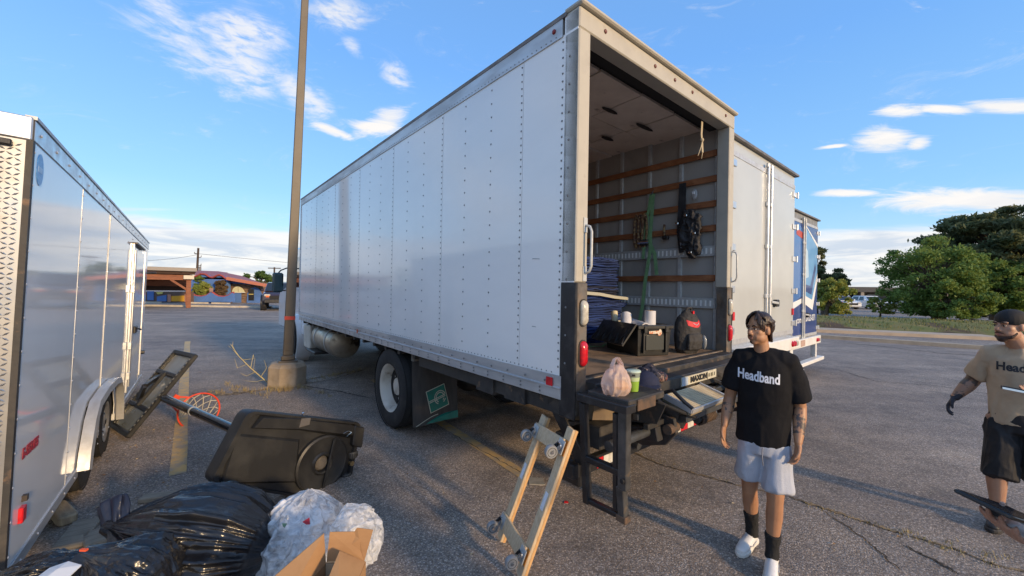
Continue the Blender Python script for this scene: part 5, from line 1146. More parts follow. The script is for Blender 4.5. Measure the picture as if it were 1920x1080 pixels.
# organic shapes: fuse overlapping lofts into one continuous surface
def limb(m, pts, rads, side=None, n=14, capk=.7):
    P = [Vector(p) for p in pts]; k = len(P); rr = [(r, r) if isinstance(r, (int, float)) else r for r in rads]; rings = []; prev = Vector(side) if side is not None else None
    for i in range(k):
        t = (P[min(i + 1, k - 1)] - P[max(i - 1, 0)]).normalized()
        if prev is None: a, _, _ = frame_from(t)
        else: a = (prev - t * prev.dot(t)).normalized()
        prev = a; b = t.cross(a); ra, rb = rr[i]
        mk = lambda c, s: [c + a * (ra * s * cos(2 * pi * j / n)) + b * (rb * s * sin(2 * pi * j / n)) for j in range(n)]
        rm = min(ra, rb)
        if i == 0: rings += [mk(P[i] - t * rm * capk, .35), mk(P[i] - t * rm * capk * .7, .72)]
        rings.append(mk(P[i], 1.0))
        if i == k - 1: rings += [mk(P[i] + t * rm * capk * .7, .72), mk(P[i] + t * rm * capk, .35)]
    m.loft(rings); return m
def fuse(m, voxel, smooth=3, name='body'):
    me = m.mesh(name); bm = bmesh.new(); bm.from_mesh(me); bmesh.ops.recalc_face_normals(bm, faces=bm.faces); bm.to_mesh(me); bm.free()
    o = bpy.data.objects.new(name, me); COL.objects.link(o)
    r = o.modifiers.new('r', 'REMESH'); r.mode = 'VOXEL'; r.voxel_size = voxel; r.use_smooth_shade = True
    if smooth: s = o.modifiers.new('s', 'SMOOTH'); s.iterations = smooth; s.factor = .5
    dg = bpy.context.evaluated_depsgraph_get(); dg.update(); out = bpy.data.meshes.new_from_object(o.evaluated_get(dg)); bpy.data.objects.remove(o); bpy.data.meshes.remove(me); out.name = name; return out
def wrinkle(me, amp, scale, seed=0, ridged=True, stretch=(1, 1, 1), zlim=None):
    n = len(me.vertices); co = np.empty(n * 3, np.float32); me.vertices.foreach_get('co', co); co = co.reshape(-1, 3).astype(float)
    no = np.empty(n * 3, np.float32); me.vertex_normals.foreach_get('vector', no); no = no.reshape(-1, 3)
    q = co * np.array(stretch) * scale; w = vnoise(q + vnoise(q * .7 + 5, seed + 2)[:, None] * 1.2, seed); w2 = vnoise(q * 2.1 + 9, seed + 1)
    f = ((1 - 2 * np.abs(w - .5)) ** 2 - .4 + .35 * ((1 - 2 * np.abs(w2 - .5)) ** 2 - .4)) if ridged else (w - .5) * 1.4
    co = co + no * (f * amp)[:, None]; me.vertices.foreach_set('co', co.astype(np.float32).ravel()); me.update(); return me
def mesh_obj(name, me, mat, parent, smooth=180, **kw):
    me.materials.clear()
    for m_ in (mat if isinstance(mat, (list, tuple)) else [mat]): me.materials.append(m_)
    return link(name, me, parent, smooth, fix=False, **kw)
# crumpled film inside the clear bag
fr_ = random.Random(12); m = MB(); c0_, c1_ = at(556, 1150, 2.36), at(580, 940, 2.54)
for i in range(26):
    p = c0_.lerp(c1_, fr_.uniform(.25, .92)) + Vector((fr_.uniform(-.15, .15), fr_.uniform(-.12, .12), fr_.uniform(-.06, .06))); m.ell(p - cl, (fr_.uniform(.04, .09), fr_.uniform(.04, .09), fr_.uniform(.03, .07)), 10, 7, Matrix.Rotation(fr_.uniform(0, 3), 3, 'X'))
mesh_obj('packed_film', wrinkle(wrinkle(fuse(m, .011, 0), .04, 16, 3), .014, 40, 4), inner, cb)
# backpack
bpk = thing('backpack', T(2.02, .20, ZF + .004), 'dark grey backpack with a red patch standing at the truck sill', 'backpack', rz=YAW - .15)
m = MB(); limb(m, [(0, .02, .04), (0, .02, .14), (0, .02, .27), (0, .02, .36), (0, .02, .40)], [(.150, .095), (.160, .105), (.155, .10), (.125, .08), (.07, .05)], (1, 0, 0), 24)
limb(m, [(-.02, -.075, .05), (-.02, -.085, .13), (-.02, -.075, .19)], [(.105, .030), (.110, .034), (.10, .026)], (1, 0, 0), 20, .4); limb(m, [(.145, .0, .04), (.150, .0, .17)], [(.03, .05), (.026, .045)], (1, 0, 0))
pk = wrinkle(wrinkle(fuse(m, .008, 3), .010, 13, 4, stretch=(1.4, 1.4, .5)), .004, 34, 6); mesh_obj('pack_body', pk, pm('backpack_fabric', (.045, .043, .042), .8, col2=(.03, .028, .028), nscale=10, bump=.3, bscale=120), bpk)
m = MB().add([(-.095 + .19 * i / 8, -.108 - .02 * sin(pi * i / 8) - .012 * j, .245 + .06 * j) for j in range(2) for i in range(9)], [(i, i + 1, 10 + i, 9 + i) for i in range(8)])
bvp = BVHTree.FromPolygons([v.co for v in pk.vertices], [p.vertices for p in pk.polygons]); on_pack = lambda x, z, d=.004: (x, (bvp.ray_cast(Vector((x, -1, z)), Vector((0, 1, 0)))[0] or Vector((0, -.1, 0))).y - d, z)
m = MB().add([on_pack(-.105 + .20 * i / 12, .285 + .055 * j - .022 * sin(pi * i / 12)) for j in range(2) for i in range(13)], [(i, i + 1, 14 + i, 13 + i) for i in range(12)]); m.build('red_patch', pm('patch_red', (.62, .02, .03), .6), bpk)
MB().tube([on_pack(-.045 + .009 * i, .305 + .010 * (i % 2) - .020 * sin(pi * i / 10), .006) for i in range(11)], .003, 5).build('patch_stitching', wprint, bpk)
MB().tube([(-.05, .02, .41), (-.03, .0, .46), (.03, .0, .46), (.05, .02, .41)], .010, 6).build('carry_loop', MATS['backpack_fabric'], bpk, smooth=60)
MB().box(-.012, .012, -.05, -.03, .40, .43).build('red_pull', red_r, bpk)
MB().ell((.175, -.05, .10), (.022, .035, .075)).build('bottle', pm('clear_bottle', (.5, .53, .55), .1, trans=.5), bpk, smooth=180)
# hanging gear on the far wall
wx = W - .028 - .06
def hang(name, label, cat, x, y): return thing(name, T(x, y, ZF), label, cat, rz=YAW)
gs = hang('ratchet_strap', 'green ratchet strap hanging from the wood slats', 'strap', wx, .93)
def RB(pts, w, mat, par, nm='webbing', side=(0, 1, 0)): MB().ribbon([(x, y, z - ZF) for x, y, z in pts], w, side).build(nm, mat, par)
RB([(.0, -.05, 3.00), (-.012, -.045, 2.8), (-.02, -.03, 2.5), (-.03, -.04, 2.3), (-.03, .02, 1.95), (-.025, .06, 1.6), (-.02, .10, 1.42)], .045, grn, gs)
RB([(.002, .03, 2.78), (-.012, .03, 2.6), (-.022, .0, 2.45), (-.03, -.10, 2.25), (-.03, -.13, 2.0)], .045, grn, gs); RB([(0, -.02, 3.00), (-.018, .03, 2.6), (-.03, .06, 2.2)], .04, grn, gs)
MB().tube([(.0, -.05, 1.87), (-.03, -.07, 1.86), (-.04, -.06, 1.84), (-.02, -.04, 1.82)], .007, 6).build('hook', chrome, gs); MB().box(-.06, -.01, -.01, .10, 1.20, 1.27).build('ratchet', blackp, gs, bevel=.008)
MB().cyl((-.05, -.03, 1.235), (-.05, .12, 1.235), .018).build('ratchet_spool', chrome, gs)
rp_ = hang('rope_coil', 'brown and cream braided rope coil hanging left of the green strap', 'rope', wx, 1.02)
ropem = pm('braided_rope', (.36, .25, .12), .9, col2=(.10, .045, .03), nscale=38, nmix=(.44, .52), bump=.6, bscale=60)
for dy in (-.04, .02, .075): MB().tube([(-.02, dy + .03 * sin(t) , 1.385 + .20 * cos(t)) for t in np.linspace(0, 2 * pi, 25)[:-1]], .017, 8, closed=True).build('rope_loop', ropem, rp_, smooth=180)
hs = hang('work_harness', 'black webbing harness bundle hanging right on the slats', 'harness', wx, .40)
hm_ = pm('black_webbing', (.018, .018, .020), .75, col2=(.04, .04, .045), nscale=12)
RB([(0, .12, 3.06), (-.015, .12, 2.8), (-.02, .13, 2.5), (-.02, .10, 2.25)], .06, hm_, hs); RB([(0, .09, 3.06), (-.018, .08, 2.7), (-.03, .08, 2.3)], .045, hm_, hs)
m = MB(); limb(m, [(-.03, -.01, 2.72), (-.045, -.02, 2.55), (-.05, -.02, 2.38), (-.05, -.05, 2.20)], [(.05, .035), (.075, .045), (.075, .045), (.05, .03)], (0, 1, 0)); limb(m, [(-.03, .04, 2.70), (-.05, .06, 2.45), (-.05, .05, 2.32)], [.035, .05, .035]); limb(m, [(-.05, -.10, 2.65), (-.06, -.09, 2.4), (-.05, -.10, 2.22)], [.025, .04, .03])
m.v = [(v[0], v[1], v[2] - ZF) for v in m.v]; mesh_obj('strap_bundle', wrinkle(fuse(m, .009, 1), .03, 18, 7), hm_, hs)
for y, z in ((.12, 2.58), (-.08, 2.45), (-.04, 2.24), (.02, 2.66)): MB().box(-.11, -.075, y - .02, y + .02, z - ZF - .012, z - ZF + .012).build('buckle', chrome, hs, bevel=.004)
RB([(-.07, .085, 2.53), (-.075, .075, 2.3)], .022, pm('pale_grey_webbing', (.3, .3, .34), .8), hs)
hk = hang('cable_hook', 'clear plastic pouch hanging high beside the harness', 'pouch', wx, .30); MB().ell((-.02, .06, 2.90 - ZF), (.012, .035, .06)).build('pouch', pm('pouch_clear', (.40, .41, .42), .2), hk, smooth=180); MB().box(-.045, -.03, .05, .075, 2.9 - ZF, 2.93 - ZF).build('pouch_tag', wprint, hk)
gl = hang('small_clamp', 'small clamp with a rope end between the strap and the harness', 'clamp', wx, .72); MB().tube([(-.01, 0, 2.60 - ZF), (-.02, .0, 2.54 - ZF), (-.02, -.01, 2.47 - ZF)], .014, 7).build('rope_end', ropem, gl, smooth=60); MB().box(-.04, .0, -.06, .02, 2.42 - ZF, 2.46 - ZF).build('clamp', blackp, gl, bevel=.006)
tie = hang('hanging_tie', 'frayed cream strap dangling from the door track', 'strap', 2.02, .10)
RB([(0, 0, 3.53), (.0, .005, 3.40), (.01, .0, 3.30), (.02, .0, 3.22)], .035, pm('cream_webbing', (.42, .36, .25), .9), tie, side=(1, 0, 0)); RB([(0.0, -.01, 3.34), (-.02, .0, 3.26), (-.06, .01, 3.17)], [.02, .014, .006], MATS['cream_webbing'], tie, side=(1, 0, 0)); RB([(0.01, .01, 3.34), (.025, .0, 3.25), (.02, .01, 3.16)], [.02, .014, .006], MATS['cream_webbing'], tie, side=(1, 0, 0)); MB().ell((0, 0, 3.34 - ZF), (.022, .02, .022)).build('knot', MATS['cream_webbing'], tie, smooth=180)
# food bag, drink, cap and bandana on the bed extension
PX = 1.152
fb = thing('grocery_bag', T(.10, -.27, PX), 'pink translucent carry-out bag with yellow food, on the liftgate ledge', 'bag', rz=YAW)
film = bpy.data.materials.new('pink_film'); film.use_nodes = True
def film_mat():
    nt = film.node_tree; L = nt.links; p = nt.nodes['Principled BSDF']; p.inputs['Base Color'].default_value = (.86, .68, .60, 1); p.inputs['Roughness'].default_value = .35
    tl = nt.nodes.new('ShaderNodeBsdfTranslucent'); tl.inputs[0].default_value = (.88, .70, .62, 1); a = nt.nodes.new('ShaderNodeMixShader'); a.inputs[0].default_value = .35; L.new(p.outputs[0], a.inputs[1]); L.new(tl.outputs[0], a.inputs[2])
    t_ = nt.nodes.new('ShaderNodeBsdfTransparent'); b = nt.nodes.new('ShaderNodeMixShader'); b.inputs[0].default_value = .36; L.new(a.outputs[0], b.inputs[1]); L.new(t_.outputs[0], b.inputs[2]); L.new(b.outputs[0], nt.nodes['Material Output'].inputs[0])
film_mat()
m = MB(); limb(m, [(0, 0, .02), (0, 0, .06), (0, 0, .11), (0, 0, .15)], [(.085, .075), (.095, .085), (.085, .07), (.05, .04)], (1, 0, 0), 20)
mesh_obj('bag_film', wrinkle(fuse(m, .006, 2), .017, 22, 3, stretch=(1.3, 1.3, .35)), film, fb)
for s, dx in ((-1, -.02), (1, .05)): MB().ribbon([(.045 * s, 0, .135), (.035 * s + dx * .4, 0, .18), (.018 * s + dx * .2, .0, .215), (.008 * s + .01, 0, .225)], [.045, .03, .022, .016], (0, 1, 0), .003).build('bag_handle', film, fb)
MB().ribbon([(.008, 0, .22), (.03, 0, .19), (.05, -.01, .16)], [.016, .03, .03], (0, 1, 0), .003).build('bag_handle', film, fb)
MB().ell((.03, -.01, .045), (.055, .05, .035)).build('food_tray', pm('yellow_food', (.75, .36, .03), .6), fb, smooth=180)
cu = thing('drink_cup', T(.245, -.30, PX), 'clear cup of green drink standing right of the carry-out bag', 'cup')
MB().lathe([(.001, .001), (.032, .001), (.037, .066), (.036, .066), (.001, .066)], (0, 0, 0), (0, 0, 1), 24).build('green_drink', pm('green_tea', (.27, .46, .06), .3), cu, smooth=40)
MB().lathe([(.037, .067), (.0395, .092), (.001, .092)], (0, 0, 0), (0, 0, 1), 24).build('milk_layer', pm('pale_green_milk', (.50, .62, .34), .4), cu, smooth=40)
MB().lathe([(.0395, .0925), (.0435, .125), (.042, .125), (.038, .093)], (0, 0, 0), (0, 0, 1), 24).build('cup_wall', pm('cup_plastic', (.62, .72, .62), .1, trans=.6), cu, smooth=40)
MB().lathe([(.047, .124), (.047, .132), (.040, .137), (.001, .138)], (0, 0, 0), (0, 0, 1), 24).build('cup_lid', pm('cup_lid', (.55, .68, .58), .2), cu, smooth=40)
MB().prism([(-.012, -.006), (.012, -.006), (.010, .006), (-.010, .006)], basis((-.012, -.0415, .108), (1, -.3, 0), (0, 0, 1)), .001).build('cup_print', MATS['plate_black'], cu)
cap = thing('baseball_cap', T(.52, -.22, 1.138), 'navy baseball cap lying on the liftgate ledge', 'cap', rz=YAW + .55)
navyc = pm('navy_cloth', (.012, .018, .05), .85, col2=(.02, .025, .06), nscale=20, bump=.2, bscale=120)
m = MB(); rings = []
for u, z in ((.0, .0), (.35, .045), (.7, .075), (1.0, .085)):
    rings.append([(cos(a) * .085 * cos(u * 1.45), sin(a) * .095 * cos(u * 1.45), .012 + .085 * sin(u * 1.45)) for a in np.linspace(0, 2 * pi, 25)[:-1]])
m.loft(rings).build('crown', navyc, cap, smooth=60)
m = MB(); n_ = 14; a_ = np.linspace(pi * .62, pi * 1.38, n_ + 1)
top_ = [(cos(a) * .083, sin(a) * .093, .014) for a in a_] + [(cos(a) * .165 - .005, sin(a) * .105, .010 - .006 * cos((i - n_ / 2) / n_ * pi)) for i, a in enumerate(a_)]
m.add(top_ + [(x, y, z - .004) for x, y, z in top_], [(i, i + 1, n_ + 2 + i, n_ + 1 + i) for i in range(n_)] + [(2 * n_ + 2 + i, 3 * n_ + 3 + i, 3 * n_ + 4 + i, 2 * n_ + 3 + i) for i in range(n_)] + [(n_ + 1 + i, n_ + 2 + i, 3 * n_ + 4 + i, 3 * n_ + 3 + i) for i in range(n_)]); m.build('brim', navyc, cap, smooth=60)
bn = thing('bandana', T(.60, -.20, 1.138), 'crumpled dark patterned cloth piled beside the cap on the ledge', 'cloth', rz=YAW)
m = MB(); limb(m, [(-.10, .0, .03), (.0, 0, .055), (.12, .0, .03), (.17, -.01, .02)], [(.05, .03), (.075, .055), (.06, .035), (.03, .02)], (0, 1, 0)); limb(m, [(-.03, -.04, .05), (-.05, -.085, .02), (-.05, -.10, -.03)], [(.04, .02), (.035, .015), (.012, .010)], (1, 0, 0)); limb(m, [(-.06, .03, .06), (.06, .03, .09)], [.035, .03])
mesh_obj('cloth', wrinkle(fuse(m, .006, 1), .022, 26, 9), pm('patterned_cloth', (.02, .02, .035), .7, col2=(.28, .20, .17), nscale=17, nmix=(.55, .60), col3=(.20, .05, .04), n3scale=9, n3mix=(.6, .66)), bn)

# ------------------------------------------------------------------ kerbs, island and background on the right
kerbm = pm('tan_kerb', (.46, .37, .27), .9, col2=(.36, .29, .21), nscale=3, bump=.3, bscale=30)
walkm = pm('tan_walk', (.52, .41, .30), .9, col2=(.43, .34, .25), nscale=2, bump=.2, bscale=20)
def kerb_line(pts, w_, h, mat, name='kerb'):
    P = [Vector((p.x, p.y, 0)) for p in pts]; L_ = []; R2 = []
    for i, p in enumerate(P):
        t = (P[min(i + 1, len(P) - 1)] - P[max(i - 1, 0)]).normalized(); n_ = Vector((-t.y, t.x, 0)); L_.append(p + n_ * w_ / 2); R2.append(p - n_ * w_ / 2)
    up = Vector((0, 0, h)); k = len(P); m = MB(); m.add(L_ + R2 + [p + up for p in L_] + [p + up for p in R2], [(2 * k + i, 2 * k + i + 1, 3 * k + i + 1, 3 * k + i) for i in range(k - 1)] + [(i, i + 1, 2 * k + i + 1, 2 * k + i) for i in range(k - 1)] + [(k + i, k + i + 1, 3 * k + i + 1, 3 * k + i) for i in range(k - 1)] + [(0, k, 3 * k, 2 * k), (k - 1, 2 * k - 1, 4 * k - 1, 3 * k - 1)])
    return m.build(name, mat, kind='structure')
ka, kb = gp(1530, 633), gp(1860, 656); kd = (kb - ka)
kerb_line([ka - kd * 3, ka - kd, ka, kb], .32, .13, kerbm); kerb_line([gp(1905, 662) , gp(1905, 662) + kd * 2], .32, .13, kerbm)
kc, ke = gp(1530, 621), gp(1862, 636); ke_d = ke - kc
kerb_line([kc - ke_d * 1.5, kc, ke], 1.3, .14, walkm, 'pavement')
grassm = pm('lawn', (.13, .15, .035), .95, col2=(.20, .17, .06), nscale=1.2, nmix=(.4, .65), bump=.5, bscale=40, col3=(.09, .055, .03), n3scale=.35, n3mix=(.55, .65))
nrm_ = Vector((-ke_d.y, ke_d.x, 0)).normalized()
if nrm_.y < 0: nrm_ = -nrm_
m = MB(); NU, NV = 40, 12
m.add([(kc - ke_d * 1.5 + ke_d * 4.5 * (i / NU) + nrm_ * (.65 + 9.5 * j / NV)) + Vector((0, 0, .12 + .38 * sin(min(1, j / NV * 1.2) * pi) ** .8 * (1 if 0 < j < NV else 0) + .05 * sin(i * 1.3 + j))) for j in range(NV + 1) for i in range(NU + 1)],
      [(j * (NU + 1) + i, j * (NU + 1) + i + 1, (j + 1) * (NU + 1) + i + 1, (j + 1) * (NU + 1) + i) for j in range(NV) for i in range(NU)])
m.build('grass_island', grassm, smooth=180, kind='structure')
def island(p, q):       # point on the island: p along, q across
    b = kc - ke_d * 1.5 + ke_d * 4.5 * p + nrm_ * (.65 + 9.5 * q); return Vector((b.x, b.y, .12 + .38 * sin(min(1, q * 1.2) * pi) ** .8))
gb = MB(); gr_ = random.Random(77)
for _ in range(5200):
    p = island(gr_.uniform(.3, .8), gr_.uniform(.02, .95)); h = gr_.uniform(.05, .13); a = gr_.uniform(0, 6.28); s = Vector((cos(a), sin(a), 0)) * .02; tip = p + Vector((gr_.uniform(-.05, .05), gr_.uniform(-.05, .05), h)); gb.add([p - s, p + s, tip], [(0, 1, 2)])
gb.build('lawn_grass', pm('grass_blade', (.15, .17, .04), .9, col2=(.24, .20, .08), nscale=.6), kind='stuff', label='short patchy grass growing on the traffic island', cat='grass')

# trees: tapered trunk, limbs and a crown of leaf-sized faces
def leaf_mesh(C, size, n, rs, elong=1.0, droop=0.0):
    k = len(C); u = rs.normal(size=(k, 3)); u /= np.linalg.norm(u, axis=1)[:, None]; w = rs.normal(size=(k, 3)); w = np.cross(u, w); w /= np.linalg.norm(w, axis=1)[:, None]; s = size * rs.uniform(.6, 1.4, (k, 1))
    a, b = u * s * elong, w * s * .62; mid = np.cross(u, w) * s * .18; V = np.stack([C - a, C + b + mid, C + a, C - b + mid], 1).reshape(-1, 3); i = np.arange(k)[:, None] * 4; F = np.concatenate([i + np.array([[0, 1, 2]]), i + np.array([[0, 2, 3]])], 0)
    return V, F
def leaf_mat(name, a, b, c):
    if name in MATS: return MATS[name]
    m = pm(name, a, .65, col2=b, nscale=.9, nmix=(.38, .62), col3=c, n3scale=2.6, n3mix=(.5, .72), spec=.3); nt = m.node_tree; p = nt.nodes['Principled BSDF']; tl = nt.nodes.new('ShaderNodeBsdfTranslucent'); tl.inputs[0].default_value = (*[min(1, x * 1.5) for x in b], 1); mx = nt.nodes.new('ShaderNodeMixShader'); mx.inputs[0].default_value = .25
    nt.links.new(p.outputs[0], mx.inputs[1]); nt.links.new(tl.outputs[0], mx.inputs[2]); nt.links.new(mx.outputs[0], nt.nodes['Material Output'].inputs[0]); return m
barkm = pm('bark', (.12, .085, .055), .95, col2=(.07, .05, .035), nscale=8, stretch=(1, 1, .3), bump=.6, bscale=14)
GREEN = leaf_mat('leaf_green', (.11, .19, .045), (.21, .28, .065), (.06, .11, .03)); YELL = leaf_mat('leaf_yellow_green', (.22, .27, .055), (.36, .36, .09), (.11, .17, .04)); PINE = leaf_mat('needle_dark', (.075, .105, .045), (.14, .15, .065), (.05, .07, .033)); POPL = leaf_mat('leaf_poplar', (.06, .10, .03), (.09, .14, .04), (.03, .06, .02))
def tree(name, label, base, h, crown, nleaf, lsize, mat, seed, trunk_r=.16, th=.35, pine=False, group='trees', clumps=46, cat='tree'):
    rs = np.random.default_rng(seed); r = random.Random(seed); t = thing(name, base, label, cat, group)
    (cx, cy, cz), (rx, ry, rz_) = crown; tk = MB(); top = Vector((cx * .5, cy * .5, cz + rz_ * .35)); pts = [Vector((0, 0, -.05)), Vector((r.uniform(-.1, .1), 0, h * th * .5)), Vector((cx * .3, cy * .3, h * th)), Vector((cx * .45, cy * .45, cz)), top]
    tk.tube(pts, [trunk_r * 1.35, trunk_r, trunk_r * .85, trunk_r * .5, trunk_r * .12], 9); cl = []
    for k in range(clumps):
        d = rs.normal(size=3); d /= np.linalg.norm(d); q = rs.uniform(.35, 1.0) ** .5; c = np.array((cx + d[0] * rx * q, cy + d[1] * ry * q, cz + d[2] * rz_ * q)); cl.append((c, (1.25 - .55 * q) * rs.uniform(.75, 1.25)))
        if k % 2 == 0:
            s0 = pts[2].lerp(pts[3], r.random()); e = Vector(c); tk.tube([s0, s0.lerp(e, .5) + Vector((0, 0, .12 * h * r.random())), e], [trunk_r * .35, trunk_r * .2, trunk_r * .05], 5)
    tk.build('trunk', barkm, t, smooth=60); sc = (rx * ry * rz_) ** (1 / 3) * (.27 if not pine else .24); C = []
    per = nleaf // clumps
    for c, w_ in cl:
        g_ = rs.normal(size=(per, 3)); g_ /= np.linalg.norm(g_, axis=1)[:, None]; g_ *= (rs.uniform(0, 1, (per, 1)) ** .45) * sc * w_ * np.where(rs.uniform(0, 1, (per, 1)) < .12, 1.3, 1.0); g_[:, 2] *= .42 if pine else .72; C.append(c + g_)
    C = np.concatenate(C); C = C[C[:, 2] > .25]; V, F = leaf_mesh(C, lsize, 0, rs, 1.0 if not pine else 1.7)
    me = bpy.data.meshes.new('crown'); me.vertices.add(len(V)); me.vertices.foreach_set('co', V.astype(np.float32).ravel()); me.loops.add(len(F) * 3); me.loops.foreach_set('vertex_index', F.astype(np.int32).ravel()); me.polygons.add(len(F)); me.polygons.foreach_set('loop_start', np.arange(0, len(F) * 3, 3, dtype=np.int32)); me.update(calc_edges=True); me.materials.append(mat)
    link('crown', me, t, fix=False); return t
def tb(px, py, Y): p = at(px, py, Y); return Vector((p.x, p.y, max(0, 0)))
def sized(px0, px1, py0, py1, Y): # metres for a picture rectangle at depth Y
    return (px1 - px0) * Y / F_PX, (py1 - py0) * Y / F_PX
def place_tree(name, label, pxb, x0, x1, y0, y1, Y, nleaf, ls, mat, seed, **kw):
    base = at(pxb, 600, Y); base.z = .3 if Y < 34 else 0
    c0 = at((x0 + x1) / 2, (y0 + y1) / 2, Y); w_, hh_ = sized(x0, x1, y0, y1, Y); c = (c0.x - base.x, c0.y - base.y, c0.z - base.z); h = c[2] + hh_ / 2
    return tree(name, label, base, h, (c, (w_ / 2 * .82, w_ / 2 * .75, hh_ / 2 * .86)), nleaf, ls, mat, seed, **kw)
place_tree('broadleaf_tree', 'rounded green tree on the island, left of the large pine', 1758, 1650, 1835, 440, 606, 24.5, 22000, .075, GREEN, 1, clumps=110, trunk_r=.22, th=.2)
place_tree('broadleaf_tree', 'bright green low tree in front of the large pine trunk', 1765, 1735, 1860, 520, 612, 23.2, 13000, .07, GREEN, 2, clumps=70, trunk_r=.15, th=.2)
place_tree('pine_tree', 'large dark spreading pine towering above the right side trees', 1872, 1735, 2010, 372, 580, 26.5, 42000, .10, PINE, 3, pine=True, clumps=220, trunk_r=.32, th=.5)
place_tree('broadleaf_tree', 'leafy green tree at the right edge below the pine', 1905, 1825, 1975, 480, 598, 24.0, 16000, .075, GREEN, 4, clumps=90, trunk_r=.18, th=.2)
place_tree('broadleaf_tree', 'small young yellow green tree between the parked cars', 1650, 1628, 1680, 548, 598, 26.5, 2600, .06, YELL, 5, clumps=34, trunk_r=.05, th=.3)
place_tree('broadleaf_tree', 'yellow green tree just right of the blue truck', 1548, 1522, 1600, 515, 604, 25.5, 9000, .07, YELL, 6, clumps=60, trunk_r=.11, th=.3)
place_tree('pine_tree', 'dark pine behind the yellow green tree at the blue truck', 1545, 1505, 1592, 490, 560, 34, 9000, .10, PINE, 7, pine=True, clumps=34, trunk_r=.2, th=.5)
place_tree('pine_tree', 'tall thin pine partly hidden by the blue truck', 1528, 1500, 1550, 452, 545, 36, 3500, .14, PINE, 8, pine=True, clumps=30, trunk_r=.2, th=.6)
place_tree('broadleaf_tree', 'dense green tree at the far right behind the island', 1960, 1900, 2050, 470, 600, 27, 8000, .12, GREEN, 9, clumps=50, trunk_r=.2, th=.25)
place_tree('shrub', 'low dark shrub under the large pine', 1800, 1775, 1900, 575, 622, 25.2, 4000, .09, PINE, 10, clumps=30, trunk_r=.05, th=.1, group='shrubs', cat='shrub')
# low office building behind
ob = thing('office_building', at(1700, 580, 62), 'long low dark building behind the trees and parked cars on the right', 'building', rz=-.35)
bw = pm('brown_wall', (.16, .13, .10), .85, col2=(.11, .09, .075), nscale=.4); fasc = pm('dark_fascia', (.10, .095, .09), .8)
MB().box(-22, 60, 0, 14, 0, 2.6).build('wall', bw, ob); MB().box(-24, 62, -2.2, 15, 2.6, 3.4).build('roof', fasc, ob)
for i in range(16): MB().box(-20 + 5 * i, -16.8 + 5 * i, -.06, -.01, .7, 2.3).build('window', glass_d, ob)
for i in range(17): MB().box(-21.6 + 5 * i, -21.2 + 5 * i, -2.1, -1.7, 0, 2.6).build('column', pm('tan_column', (.38, .32, .25), .85), ob)
